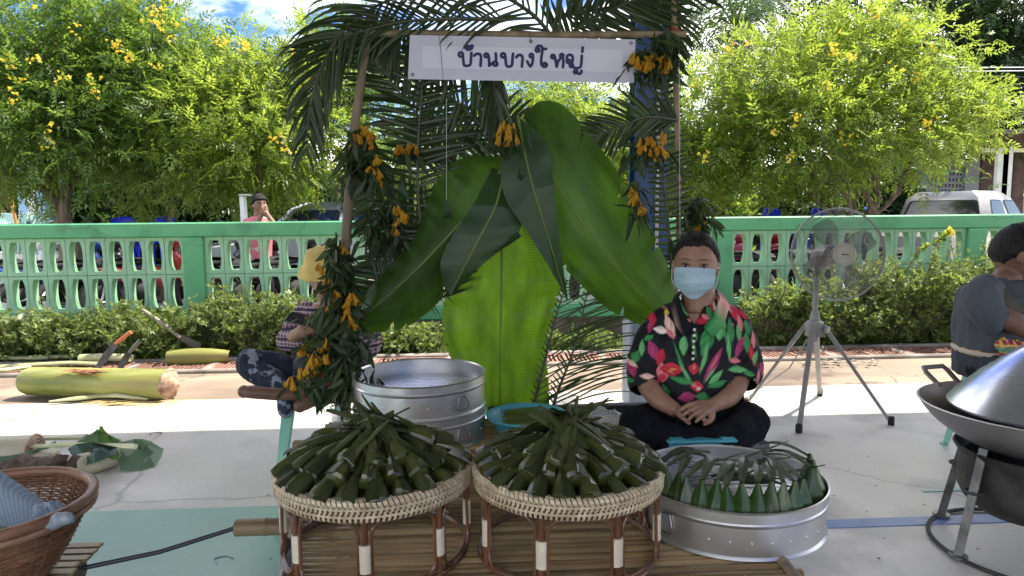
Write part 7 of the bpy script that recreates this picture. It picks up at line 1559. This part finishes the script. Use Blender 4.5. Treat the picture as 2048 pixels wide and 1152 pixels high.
b = MB(); b.lathe([(.18, .30+k_), (.225, .31+k_), (.240, .34+k_), (.243, .40+k_), (.236, .46+k_), (.262, .50+k_), (.255, .505+k_), (.22, .468+k_), (.22, .35+k_), (.18, .33+k_)], 48, (wc2.x, wc2.y, 0), close=True); b.build('burner_ring', M['iron'], st, ang=40)
b = MB(); b.lathe([(0, .26+k_), (.18, .27+k_), (.21, .30+k_), (.21, .33+k_), (0, .36+k_)], 40, (wc2.x, wc2.y, 0)); b.build('burner_pan', M['iron'], st)
wk = thing('wok', 'very large grey iron wok on the burner stand at the right edge', 'wok', (wc2.x, wc2.y, zr_-.18)); b = MB(); pr = []
for i in range(13): t = i/12; r_ = WR*math.sin(t*1.18)/math.sin(1.18); pr.append((r_, zr_-.185*(math.cos(t*1.18)-math.cos(1.18))/(1-math.cos(1.18))))
inn = [(max(0, r_-.004), z+.006) for r_, z in pr[::-1]]; b.lathe(pr+[(WR+.004, zr_+.004)]+inn, 80, (wc2.x, wc2.y, 0)); b.build('bowl', M['wok'], wk, ang=60)
an0 = 1.80
def wp(a, r_, z): return Vector((wc2.x+r_*math.cos(a), wc2.y+r_*math.sin(a), z))
b = MB(); b.tube([wp(an0+.14, WR*.97, zr_-.01), wp(an0+.13, WR+.055, zr_+.035), wp(an0+.11, WR+.075, zr_+.05), wp(an0-.11, WR+.075, zr_+.05), wp(an0-.13, WR+.055, zr_+.035), wp(an0-.14, WR*.97, zr_-.01)], .010, 10); b.build('handle', M['steel_leg'], wk)
ld = thing('lid', 'shiny conical metal lid with ring handle resting inside the wok', 'lid', (wc2.x+.03, wc2.y, zr_)); LC = (wc2.x+.045, wc2.y, 0); LR = WR*.845
b = MB(); b.lathe([(LR, zr_-.012), (LR+.002, zr_-.004), (LR*.93, zr_+.028), (LR*.7, zr_+.105), (LR*.45, zr_+.178), (LR*.22, zr_+.232), (LR*.08, zr_+.252), (0, zr_+.256)], 80, LC); b.build('cone', M['lid'], ld, ang=50)
tp = Vector(LC)+Vector((0, 0, zr_+.245)); b = MB(); b.tube([tp+Vector((-.055, -.01, -.01)), tp+Vector((-.052, -.01, .03)), tp+Vector((-.03, -.01, .052)), tp+Vector((.0, -.01, .058)), tp+Vector((.03, -.01, .052)), tp+Vector((.052, -.01, .03)), tp+Vector((.055, -.01, -.01))], .0095, 10, flat=1.5); b.build('ring_handle', M['lid'], ld)

# ------------------------------------------------------------------ left foreground: winnowing basket on a bench
zB = .555; bl_, br_ = G(-170, 1015, zB), G(184, 985, zB); BR = .222; bc = Vector((br_.x-BR*.985, br_.y-.06, 0)); HB = .20
M['wicker'] = pm('wicker', (.19, .085, .04), (.33, .165, .085), scale=12, detail=6, rough=.5, bump=.3, island=.25, coat=.15)
bk = thing('wicker_basket', 'reddish brown woven basket at the lower left corner holding paper and leaves', 'basket', (bc.x, bc.y, zB-HB))
def brad(t): return .105+(BR-.105)*t**.72
b = MB(); nst = 72; nrow = 34
for j in range(nrow):                       # horizontal weavers
    t = (j+.5)/nrow; z = zB-HB+HB*t*.97; pts = []; r_ = brad(t)
    pts = [Vector((bc.x+(r_+.0022*(1 if (i+j) % 2 else -1))*math.cos(2*PI*i/nst), bc.y+(r_+.0022*(1 if (i+j) % 2 else -1))*math.sin(2*PI*i/nst), z)) for i in range(nst)]; b.tube(pts, .0046, 5, closed=True, flat=.5) if j % 1 == 0 else None
for i in range(nst//2):
    a = 2*PI*(i*2)/nst; b.tube([Vector((bc.x+brad(t)*math.cos(a), bc.y+brad(t)*math.sin(a), zB-HB+HB*t*.98)) for t in (0, .2, .45, .7, 1)], .0036, 4)
b.build('weave', M['wicker'], bk, kind='stuff')
b = MB(); b.torus((bc.x, bc.y, zB), BR+.004, .013, 80, 10); b.torus((bc.x, bc.y, zB-.022), BR+.004, .009, 80, 8); b.build('rim', pm('rim_wood', (.22, .10, .055), (.36, .19, .11), scale=9, detail=7, rough=.38, bump=.2, stretch=(1, 1, 4), c3=(.07, .03, .02), c3scale=8), bk)
b = MB(); b.lathe([(0, zB-HB), (.11, zB-HB), (.115, zB-HB+.01), (0, zB-HB+.01)], 40, (bc.x, bc.y, 0)); b.build('base', M['wicker'], bk)
# paper, leaves inside
b = MB(); rows = []; o_ = G(10, 1020, zB); 
P0, P1, P2_, P3 = YP(-60, 900, bc.y+.04), YP(86, 1000, bc.y+.03), YP(70, 1052, bc.y-.06), YP(-60, 1075, bc.y-.08)
for i in range(24):
    u = i/23; rows.append([(P0.lerp(P1, u)).lerp(P3.lerp(P2_, u), v/9)+Vector((0, .0, .018*math.sin(PI*v/9)+.0012*math.sin(v*5.))) for v in range(10)])
b.grid(rows); b.grid([[p+Vector((0, .002, -.002)) for p in r][::-1] for r in rows])
m, t_, o2 = _new('newsprint'); N = t_.nodes; L_ = t_.links; bs = N.new('ShaderNodeBsdfPrincipled'); L_.new(bs.outputs[0], o2.inputs[0]); bs.inputs['Roughness'].default_value = .8; tcn = N.new('ShaderNodeTexCoord'); mpp = N.new('ShaderNodeMapping'); mpp.inputs['Rotation'].default_value = (0, R(35), 0); L_.new(tcn.outputs['Object'], mpp.inputs[0]); w = N.new('ShaderNodeTexWave'); w.bands_direction = 'X'; w.inputs['Scale'].default_value = 50; w.inputs['Distortion'].default_value = .4; L_.new(mpp.outputs[0], w.inputs[0]); r = N.new('ShaderNodeValToRGB'); r.color_ramp.elements[0].color = (.20, .26, .32, 1); r.color_ramp.elements[1].color = (.30, .36, .42, 1); L_.new(w.outputs[0], r.inputs[0])
n3 = N.new('ShaderNodeTexNoise'); n3.inputs['Scale'].default_value = 9; L_.new(tcn.outputs['Object'], n3.inputs[0]); mr = N.new('ShaderNodeMapRange'); mr.inputs[1].default_value = .66; mr.inputs[2].default_value = .69; L_.new(n3.outputs[0], mr.inputs[0]); x = N.new('ShaderNodeMixRGB'); L_.new(mr.outputs[0], x.inputs[0]); L_.new(r.outputs[0], x.inputs[1]); x.inputs[2].default_value = (.03, .035, .05, 1); L_.new(x.outputs[0], bs.inputs['Base Color'])
tag(b.build('newspaper', m, ang=180), 'grey blue folded newspaper standing in the wicker basket', 'newspaper')
b = MB(); chain(b, [(YP(75, 1035, bc.y-.02), .03), (YP(100, 1030, bc.y-.02), .032), (YP(130, 1035, bc.y-.02), .022)]); o = b.build('crumpled_paper', m); remesh(o, .004, 1); folds(o, .012, 30, 3); tag(o, 'crumpled grey paper beside the newspaper in the wicker basket', 'paper')
b = MB(); chain(b, [(YP(102, 1048, bc.y-.10), .014), (YP(118, 1040, bc.y-.10), .019), (YP(136, 1036, bc.y-.10), .013)]); o = b.build('plastic_pouch', pm('pouch', (.28, .30, .34), rough=.35)); folds(o, .004, 50, 1); tag(o, 'small rounded grey pouch against the rim of the wicker basket', 'pouch')
b = MB()
for k in range(22):
    p = Vector((bc.x+random.uniform(-.14, .0), bc.y-.12+random.uniform(-.03, .05), zB-.05+random.uniform(-.01, .03))); a = random.uniform(-.6, .8); L = random.uniform(.06, .13); d = Vector((math.cos(a), math.sin(a)*.5, random.uniform(-.1, .2))); s = Vector((-d.y, d.x, .3)).normalized()*.014; b.grid([[p+d*L*t-s*(math.sin(PI*min(1, t*.8+.2))), p+d*L*t+Vector((0, 0, .006)), p+d*L*t+s*math.sin(PI*min(1, t*.8+.2))] for t in (0, .25, .5, .75, 1)])
tag(b.build('leaf_pile', leafm('fresh_leaf', (.05, .11, .05), (.12, .19, .09), (.12, .2, .05), tw=.2, rough=.35), kind='stuff'), 'pile of folded green leaves in the front of the wicker basket', 'leaves')
b = MB(); b.lathe([(0, zB-HB+.012), (.13, zB-HB+.06), (.17, zB-.09), (0, zB-.07)], 24, (bc.x, bc.y, 0)); tag(b.build('dark_leaves', M['parcel_tail']), 'dark heap of leaves filling the bottom of the wicker basket', 'leaves')
# bench under the basket
bn = thing('bamboo_bench', 'bamboo bench end under the wicker basket at the lower left', 'bench', (bc.x-.1, bc.y, 0)); zt2 = zB-HB-.008
for k in range(14):
    y = bc.y-.26+k*.036; xr = G(160, 1140, zt2).x-.015+random.uniform(-.01, .01); b = MB(); b.box(((xr-1.6)/2, y, zt2-.004), (xr+1.6, .031, .009), bev=.003); b.build('slat', M['bamboo'], bn, smooth=False)
pe = G(164, 1138, zt2-.03); fr_b = fr; 
b = MB(); b.tube([Vector((-1.6, pe.y, zt2-.035)), Vector((pe.x, pe.y, zt2-.035))], .026, 12); b.build('bearer_pole', pm('dark_pole', (.07, .04, .028), (.13, .085, .06), scale=8, rough=.4, bump=.2), bn)
b = MB(); b.tube([Vector((-1.6, bc.y+.2, zt2-.035)), Vector((pe.x-.06, bc.y+.2, zt2-.035))], .024, 12); b.build('bearer_pole', M['bamboo_pole'], bn)
for x in (-1.5, pe.x-.12):
    for y in (pe.y, bc.y+.2): MB().tube([Vector((x, y, 0)), Vector((x, y, zt2-.05))], .024, 10).build('leg', M['bamboo_post'], bn)
c0 = Vector((pe.x-.01, pe.y, zt2-.03)); c1_ = Vector((G(476, 1050, TZ-.045).x, 1.97, TZ-.045)); b = MB(); b.tube([c0, c0.lerp(c1_, .5)+Vector((0, 0, -.012)), c1_], .0065, 8); tag(b.build('black_cord', pm('black_rubber', (.008, .010, .018), rough=.35)), 'black rubber cord stretched from the bench to the bamboo platform', 'cord')

# ------------------------------------------------------------------ things on the platform
bs_ = thing('plastic_basin', 'round turquoise plastic basin with ribbed inside holding strips of leaf', 'basin', G(1052, 845, TZ))
zb_ = TZ+.075; e1, e2 = G(972, 828, zb_), G(1134, 828, zb_); cB = (e1+e2)/2; rB = (e2-e1).length/2; Mt = pm('turquoise', (.075, .34, .42), (.10, .40, .48), scale=5, rough=.35, sss=.03)
b = MB(); b.lathe([(0, TZ+.004), (rB*.66, TZ+.002), (rB*.72, TZ+.01), (rB*.90, zb_-.01), (rB, zb_-.004), (rB+.001, zb_+.002), (rB*.97, zb_+.003), (rB*.88, zb_-.006), (rB*.70, TZ+.014), (0, TZ+.010)], 64, (cB.x, cB.y, 0)); b.build('bowl', Mt, bs_, ang=50)
b = MB()
for i in range(80): a = 2*PI*i/80; ca, sa = math.cos(a), math.sin(a); b.tube([Vector((cB.x+rB*q*ca, cB.y+rB*q*sa, z)) for q, z in ((.88, zb_-.008), (.80, zb_-.032), (.72, TZ+.016))], .0018, 4); b.tube([Vector((cB.x+rB*q*ca, cB.y+rB*q*sa, z)) for q, z in ((.97, zb_-.006), (.91, zb_-.014))], .002, 4)
b.build('ribs', Mt, bs_, kind='stuff')
b = MB()
for k in range(9):
    p = Vector((cB.x-.085+random.uniform(-.01, .01), cB.y-.03+k*.008, zb_-.025+k*.0035)); d = Vector((1, random.uniform(-.12, .12), .05)); L = .17+random.uniform(-.01, .02); s = Vector((0, .02, .001)); b.grid([[p+d*L*t-s*math.sin(PI*min(1, .25+t*.6)), p+d*L*t+Vector((0, 0, .004)), p+d*L*t+s*math.sin(PI*min(1, .25+t*.6))] for t in (0, .25, .5, .75, 1)])
tag(b.build('leaf_strips', leafm('strip_leaf', (.07, .11, .02), (.16, .18, .06), (.15, .22, .03), tw=.2), kind='stuff'), 'stack of cut green leaf strips in the turquoise basin', 'leaf strips')
def crumple(name, c, r, mat, label, cat, sc_=18, amp=.02, seed=0, vox=.005):
    b = MB(); b.ell(c, r, None, 28, 18); o = b.build(name, mat); folds(o, amp, sc_, seed); folds(o, amp*.4, sc_*2.5, seed+3); return tag(o, label, cat)
Mp = pm('clear_plastic', (.75, .8, .85), rough=.12, alpha=.28, spec=.8)
Mp2 = pm('clear_plastic2', (.8, .85, .88), rough=.15, alpha=.38, spec=.8)
crumple('plastic_bag', G(1205, 845, TZ+.03)+Vector((0, .05, .0)), (.12, .06, .035), Mp, 'clear crumpled plastic bag lying behind the right tray', 'plastic bag', seed=2, amp=.03)
crumple('plastic_bag', G(1130, 800, TZ+.03)+Vector((0, .0, .0)), (.06, .03, .02), Mp2, 'small clear plastic bag behind the turquoise basin', 'plastic bag', seed=5, amp=.02)
b = MB(); cc = G(1040, 850, TZ+.045); crumple('green_bag', G(1060, 858, TZ+.05), (.08, .03, .018), pm('green_bag', (.16, .42, .14), rough=.35, sss=.05), 'light green plastic bag draped over the front of the turquoise basin', 'plastic bag', seed=8, amp=.012)
crumple('cloth_heap', G(1005, 800, TZ+.04)+Vector((0, .05, 0)), (.09, .04, .035), pm('cloth_heap', (.22, .13, .11), (.33, .22, .2), scale=12, rough=.9), 'crumpled brownish pink cloth behind the turquoise basin', 'cloth', seed=12, amp=.03)
# cup with straw
ct = G(677, 858, TZ+.002); cu = thing('plastic_cup', 'clear plastic cup with straws standing behind the left tray', 'cup', ct); Mc = pm('cup', (.85, .9, .92), rough=.08, alpha=.30, spec=.7)
b = MB(); b.lathe([(0, 0), (.020, 0), (.0225, .01), (.029, .088), (.031, .09), (.029, .091), (.0215, .010), (0, .004)], 32, ct); b.build('cup_wall', Mc, cu)
b = MB(); b.torus(ct+Vector((0, 0, .089)), .030, .0022, 32, 6); b.build('rim', pm('cup_rim', (.25, .55, .58), rough=.3), cu)
b = MB(); b.lathe([(0, .006), (.021, .006), (.0245, .045), (0, .045)], 28, ct); b.build('water', pm('water', (.75, .8, .82), rough=.05, alpha=.35), cu)
b = MB(); b.tube([ct+Vector((.0, 0, .01)), ct+Vector((.012, 0, .10)), ct+Vector((.030, .01, .155))], .003, 8); b.build('straw', pm('straw', (.65, .62, .55), rough=.4), cu)
b = MB(); b.tube([ct+Vector((.006, .004, .01)), ct+Vector((-.006, 0, .11)), ct+Vector((-.012, .0, .175))], .0025, 8); b.build('straw', MATS['straw'], cu)
# turquoise box behind the wide steamer
bx0, bx1 = G(1332, 880, TZ+.125), G(1474, 880, TZ+.125); cbx = (bx0+bx1)/2+Vector((0, .0, 0)); print('box', cbx, 'steamer back', c3_.y+r3_); wbx = (bx1-bx0).length
tb = thing('plastic_box', 'turquoise plastic box with a rimmed lid between the woman and the wide steamer', 'box', (cbx.x, cbx.y, TZ)); b = MB(); b.box((cbx.x, cbx.y+.03, TZ+.06), (wbx*.94, .08, .115), bev=.008); b.build('box_body', Mt, tb, smooth=False)
b = MB(); b.box((cbx.x, cbx.y+.03, TZ+.124), (wbx, .10, .010), bev=.004); b.build('lid', Mt, tb, smooth=False)
for s in (-1, 1): MB().box((cbx.x+s*wbx*.36, cbx.y+.03, TZ+.132), (wbx*.2, .10, .006), bev=.002).build('lid_ridge', Mt, tb, smooth=False)

# ------------------------------------------------------------------ banana trunks, blades, stalks at the left
M['trunk_green'] = pm('trunk_green', (.15, .19, .035), (.32, .33, .09), scale=3.5, detail=8, rough=.45, bump=.35, bscale=9, stretch=(.18, 3.2, 3.2), c3=(.28, .20, .09), c3scale=2.2, c3lo=.5, c3hi=.75, lo=.35, hi=.6)
M['trunk_pale'] = pm('trunk_pale', (.42, .38, .26), (.60, .56, .42), scale=4, detail=6, rough=.5, stretch=(.3, 2, 2), c3=(.25, .30, .10), c3scale=3)
M['cut'] = pm('cut', (.34, .20, .13), (.58, .42, .30), scale=22, detail=7, rough=.8, bump=.5, c3=(.2, .1, .07), c3scale=12)
M['fibre'] = pm('fibre', (.30, .10, .05), (.52, .24, .13), scale=20, rough=.8, island=.3)
M['stalk'] = pm('stalk', (.38, .40, .20), (.58, .58, .36), scale=5, rough=.45, stretch=(.3, 2, 2), objvar=.15)
ta, tb_ = G(20, 800), G(338, 802); rT = .102; a0_, a1_ = Vector((ta.x+.03, ta.y+.13, rT)), Vector((tb_.x-.02, tb_.y+.06, rT*.98))
bt = thing('banana_log', 'thick yellow green banana trunk lying in the sun with a hacked end', 'banana trunk', (a0_+a1_)/2-Vector((0, 0, rT))); b = MB(); b.tube([a0_.lerp(a1_, t) for t in (0, .04, .2, .5, .8, .97, 1)], [rT*.82, rT*.96, rT, rT*1.01, rT*1.02, rT*1.03, rT*.98], 32, cap=True); b.build('trunk', M['trunk_green'], bt, ang=50)
dT = (a1_-a0_).normalized(); Mx_ = Matrix((dT.cross(Vector((0, 0, 1))).normalized(), Vector((0, 0, 1)), dT)).transposed()
b = MB()
for k in range(7): b.torus(a1_+dT*(.004+.002*k), rT*(.98-.13*k), .0075, 32, 6, Mx_ @ Euler((random.uniform(-.05, .05), random.uniform(-.05, .05), 0)).to_matrix())
b.lathe([(rT*.98, -.01), (rT*.9, .02), (rT*.5, .045), (0, .05)], 32, a1_, Mx_); o = b.build('cut_end', M['cut'], bt, ang=180); folds(o, .012, 30, 4)
b = MB()
for k in range(16):
    x = random.uniform(.33, .52); p = a0_.lerp(a1_, x); an = random.uniform(1.6, 2.6); L = random.uniform(.08, .22); pts = []
    for q in range(5): aa = an+random.uniform(-.04, .04)*q; pts.append(p+dT*(L*(q/4-.3))+Vector((0, -math.sin(aa-1.2)*rT*1.03*.8, math.cos(aa-1.9)*rT*1.02)))
    b.tube(pts, [.002, .006, .006, .004, .001], 5, flat=.4)
b.build('torn_fibre', M['fibre'], bt, kind='stuff')
def blade(label, tip, mid, end, w, hmat, metal, handle=.14):
    t = thing('machete', label, 'machete', tip, 'machetes stuck in the banana trunk'); tip, mid, end = Vector(tip), Vector(mid), Vector(end); d = (end-tip).normalized(); s = Vector((0, 0, 1)).cross(d).cross(d).normalized(); sd = d.cross(Vector((.3, 1, 0))).normalized()
    b = MB(); rows = []; n = 8
    for i in range(n+1):
        u = i/n; p = tip.lerp(mid, u); ww = w*(.25+.75*math.sin(PI*min(.5, u*.8+.02))) ; rows.append([p-sd*ww/2, p+Vector((0, -.0015, 0)), p+sd*ww/2, p+Vector((0, .0015, 0)), p-sd*ww/2])
    b.grid(rows); b.build('blade', metal, t, smooth=False); b = MB(); b.tube([mid, mid.lerp(end, .3), mid.lerp(end, .8), end], [w*.26, w*.36, w*.34, w*.40], 10, flat=.7); b.build('handle', hmat, t); return t
Mb = pm('blade_steel', (.07, .065, .06), (.13, .12, .11), scale=12, detail=7, rough=.5, metal=.8, bump=.2)
yT = (a0_.y+a1_.y)/2
blade('machete with an orange red handle stuck upright in the banana trunk', YP(183, 752, yT), YP(230, 688, yT+.05), YP(262, 664, yT+.08), .055, pm('red_handle', (.45, .10, .04), (.55, .16, .07), scale=14, rough=.6), Mb)
blade('dark machete with a hollow grey handle stuck in the banana trunk', YP(233, 748, yT+.02), YP(258, 706, yT+.10), YP(279, 682, yT+.14), .055, pm('grey_handle', (.13, .13, .11), rough=.5, metal=.5), Mb)
ax = thing('long_machete', 'long handled dark blade leaning in the shrubs by the fence', 'machete', YP(395, 690, 6.1)); b = MB(); b.tube([YP(280, 616, 6.25), YP(330, 650, 6.2), YP(362, 676, 6.15)], [.014, .017, .018], 10); b.build('handle', pm('grey_wood', (.30, .26, .21), (.42, .38, .32), scale=6, rough=.7), ax)
b = MB(); p0, p1 = YP(358, 673, 6.15), YP(402, 692, 6.1); b.grid([[p0+Vector((0, 0, .02)), p0+Vector((0, -.004, 0)), p0-Vector((0, 0, .03))], [p0.lerp(p1, .5)+Vector((0, 0, .03)), p0.lerp(p1, .5)+Vector((0, -.004, -.01)), p0.lerp(p1, .5)-Vector((0, 0, .05))], [p1+Vector((0, 0, .02)), p1+Vector((0, -.002, 0)), p1-Vector((0, 0, .02))]]); b.build('blade', Mb, ax)
def stalk(label, pts, r, mat='stalk', cat='banana stalk', flat=.6, kind=None, name='banana_stalk', leaf=None):
    b = MB(); b.tube(pts, r, 12, flat=flat); return tag(b.build(name, M[mat]), label, cat)
def gz(px, py, z=.03): return G(px, py, z)
stalk('long pale banana stalk lying furthest back at the far left by the drain', [gz(-60, 716), gz(60, 716), gz(150, 712), gz(268, 713)], [.03, .035, .035, .03])
stalk('second pale banana stalk across the drain behind the thick trunk', [gz(-40, 736), gz(60, 730), gz(140, 726), gz(200, 728)], [.028, .03, .03, .028])
stalk('thick green stalk end lying over the drain grating behind the machetes', [gz(160, 716, .06), gz(220, 714, .06), gz(262, 716, .05)], [.045, .048, .045], flat=.7)
stalk('green stalk piece behind the left of the thick trunk', [gz(-30, 742, .04), gz(10, 740, .04), gz(60, 733, .03)], [.03, .03, .02])
stalk('whitish peeled stalk in front of the thick trunk', [gz(98, 803, .02), gz(150, 797, .03), gz(200, 792, .03), gz(235, 790, .045), gz(295, 798, .02)], [.008, .022, .024, .028, .012])
stalk('thin pale leaf rib on the sunlit floor', [gz(-20, 842, .004), gz(30, 838, .004), gz(60, 826, .004), gz(88, 812, .004)], [.004, .004, .004, .003])
b = MB()
for k in range(26):
    p = gz(random.uniform(160, 340), random.uniform(803, 812), .005); an = random.uniform(-.15, .2); L = random.uniform(.1, .35); d = Vector((math.cos(an), math.sin(an)*.4, random.uniform(0, .04))); b.tube([p, p+d*L*.5+Vector((0, 0, .008)), p+d*L], [.003, .005, .001], 4, flat=.5)
tag(b.build('peelings', pm('peelings', (.50, .36, .14), (.62, .50, .24), scale=8, rough=.7, island=.3), kind='stuff'), 'yellowish fibre peelings strewn in front of the thick banana trunk', 'peelings')
sh = thing('banana_sheath', 'curved yellow green banana sheath lying at the foot of the left shrubs', 'banana sheath', gz(400, 712, 0)); b = MB(); rows = []
for i in range(13):
    u = i/12; c = gz(335+125*u, 716-4*u, .05); rr_ = .075*(.55+.45*math.sin(PI*min(1, .15+u*.8))); rows.append([c+Vector((0, rr_*math.cos(a)*.8, rr_*math.sin(a))) for a in [PI*.9+PI*1.15*k/9-PI*.45 for k in range(10)]])
b.grid(rows); b.grid([[p+Vector((0, .004, .001)) for p in r][::-1] for r in rows]); b.build('sheath', M['trunk_green'], sh)
# shaded bundle in the left middle
p0, p1 = gz(-80, 905, .07), gz(70, 900, .07)
stalk('pale banana trunk section lying in the shade at the left edge', [p0, p0.lerp(p1, .5), p1], [.075, .075, .078], mat='trunk_pale', flat=1, cat='banana trunk', name='banana_log')
b = MB()
for k in range(4): b.torus(p1+Vector((.002*k, 0, 0)), .078*(1-.2*k), .006, 28, 6, Matrix.Rotation(PI/2, 3, 'Y'))
tag(b.build('cut_rings', M['cut']), 'layered cut end of the shaded banana trunk section', 'cut end')
p0, p1 = gz(145, 935, .055), gz(232, 912, .05)
stalk('short cream banana trunk piece lying under the leaves in the shade', [p0, p0.lerp(p1, .5), p1], [.058, .055, .052], mat='trunk_pale', flat=1, cat='banana trunk', name='banana_log')
b = MB(); b.lathe([(0, -.004), (.045, -.006), (.062, -.002), (.058, .03)], 28, p0, Matrix.Rotation(PI/2+.15, 3, 'Y') @ Matrix.Identity(3)); tag(b.build('browned_end', pm('brown_end', (.06, .035, .02), (.14, .09, .05), scale=12, rough=.8)), 'browned end of the short cream trunk piece', 'cut end')
b = MB(); c = gz(85, 915, .05); b.box(c, (.125, .10, .055), Euler((0, 0, .12)), bev=.006); tag(b.build('pith_block', M['trunk_pale'], smooth=False), 'cream block of banana pith beside the trunk section in the shade', 'block')
b = MB(); c = gz(114, 953, .03); b.tube([c-Vector((.03, 0, 0)), c+Vector((.02, .0, 0))], .019, 14); tag(b.build('pith_plug', M['trunk_pale']), 'small cream pith plug in front of the cut pieces', 'block')
crumple('husk_heap', gz(45, 938, .04), (.14, .09, .045), pm('husk', (.09, .06, .04), (.2, .15, .10), scale=10, rough=.9), 'heap of brown dried banana husk behind the wicker basket', 'husk', seed=21, amp=.03)
crumple('husk_heap', gz(118, 935, .045), (.05, .06, .05), pm('husk2', (.04, .026, .018), (.1, .065, .04), scale=10, rough=.9), 'dark rotten husk lump beside the short cream trunk piece', 'husk', seed=25, amp=.02)
# cut leaves lying on the bundle
def gleaf(label, pl, mat, zc=.05, seed=0):
    """floor leaf outlined by (px,py,z) with a centre ridge and crumpling"""
    pts = [G(x, y, z) for x, y, z in pl]; n = len(pts); c = sum(pts, Vector())/n; b = MB(); rings = [pts]; rr = random.Random(seed)
    for q in (.66, .33): rings.append([c.lerp(p, q)+Vector((0, 0, rr.uniform(-.012, .03)+zc*(1-q)*.4)) for p in pts])
    vs = [p for r in rings for p in r]+[c+Vector((0, 0, zc*.4))]; fs = []
    for i in range(2): fs += [(i*n+k, i*n+(k+1) % n, (i+1)*n+(k+1) % n, (i+1)*n+k) for k in range(n)]
    fs += [(2*n+k, 2*n+(k+1) % n, 3*n) for k in range(n)]; b.add(vs, fs); return tag(b.build('cut_leaf', mat, ang=35), label, 'leaf', 'cut banana leaves on the shaded bundle')
Mg = leafm('cut_leaf', (.10, .17, .10), (.16, .24, .15), (.15, .28, .08), tw=.25, rough=.4, island=False); Mg2 = leafm('cut_leaf2', (.10, .20, .04), (.15, .28, .06), (.25, .45, .05), tw=.45, rough=.4, island=False); Mg3 = leafm('cut_leaf3', (.03, .065, .04), (.06, .10, .06), (.05, .1, .03), tw=.2, rough=.4, island=False)
gleaf('jagged grey green banana leaf at the right end of the shaded bundle', [(238, 885, .09), (262, 880, .10), (285, 878, .12), (300, 882, .10), (318, 893, .06), (328, 898, .05), (322, 915, .02), (310, 932, .005), (290, 938, .005), (262, 942, .005), (240, 940, .01), (235, 920, .05)], Mg, seed=1)
gleaf('dark fold of banana leaf over the short trunk piece', [(135, 898, .10), (180, 892, .12), (235, 895, .12), (232, 910, .10), (190, 925, .085), (160, 935, .05)], Mg3, seed=2)
gleaf('pale peaked leaf standing at the back of the bundle', [(135, 888, .10), (165, 880, .13), (190, 862, .20), (200, 860, .20), (240, 880, .12), (235, 892, .09), (180, 895, .08)], Mg, seed=3)
tip = [(200, 850, .21), (196, 866, .17), (196, 885, .12), (215, 886, .12), (228, 884, .12), (215, 866, .16)]; gleaf('bright green upright leaf tip on the shaded bundle', tip, Mg2, seed=4); gleaf('bright yellow green leaf flap hanging over the cream trunk piece', [(198, 896, .11), (225, 900, .10), (240, 908, .08), (238, 918, .06), (225, 920, .06), (205, 906, .09)], Mg2, seed=5)
stalk('slim green petiole with a round cut end lying on top of the bundle', [gz(60, 893, .10), gz(150, 889, .12), (gz(272, 893, .12))], [.010, .014, .016], flat=.8)
stalk('second slim petiole at the back of the bundle', [gz(80, 878, .10), gz(170, 876, .10), (gz(240, 882, .10))], [.010, .012, .012], flat=.8)
b = MB(); rows = []
for i in range(9): u = i/8; c = G(-20+130*u, 920-34*u+8*math.sin(u*3), .10-.02*u); rows.append([c+Vector((0, -.012, -.008)), c, c+Vector((0, .012, .010))])
b.grid(rows); b.grid([[p+Vector((0, 0, -.002)) for p in r][::-1] for r in rows]); tag(b.build('leaf_ribbon', Mg), 'long twisted leaf ribbon across the pale trunk section', 'leaf')
for px, py, lab in ((445, 1120, 'curl of white string on the teal floor'), (310, 868, 'tiny twig at the shadow edge of the floor')):
    c = G(px, py, .006); pts = [c+Vector((.03*math.cos(a)*(1+.3*math.sin(3*a)), .03*math.sin(a), 0)) for a in [k*.55 for k in range(9)]]; tag(MB().tube(pts, .0022, 5).build('string' if px > 400 else 'twig', MATS['pouch'] if px > 400 else M['bark']), lab, 'string' if px > 400 else 'twig')
b = MB()
for k in range(170):
    px, py = random.uniform(0, 2040), random.choice([random.uniform(845, 1000), random.uniform(960, 1150), random.uniform(745, 765)]); c = G(px, py, .0035); r_ = random.uniform(.002, .007); n = len(b.v); b.v += [tuple(c+Vector((r_*math.cos(a)*random.uniform(.5, 1.4), r_*math.sin(a), .001))) for a in [q*PI/3 for q in range(6)]]; b.f.append(tuple(range(n, n+6)))
tag(b.build('litter', M['bark'], kind='stuff'), 'small specks of leaf litter scattered over the floor', 'litter')
b = MB()
for k in range(40):
    c = G(random.uniform(1600, 1760), random.uniform(718, 730), .012); b.box(c, (random.uniform(.01, .05), random.uniform(.01, .03), .006), Euler((0, random.uniform(-.3, .3), random.uniform(0, 3))))
tag(b.build('broken_plaster', M['kerb'], smooth=False, kind='stuff'), 'broken plaster bits along the kerb behind the fan', 'rubble')
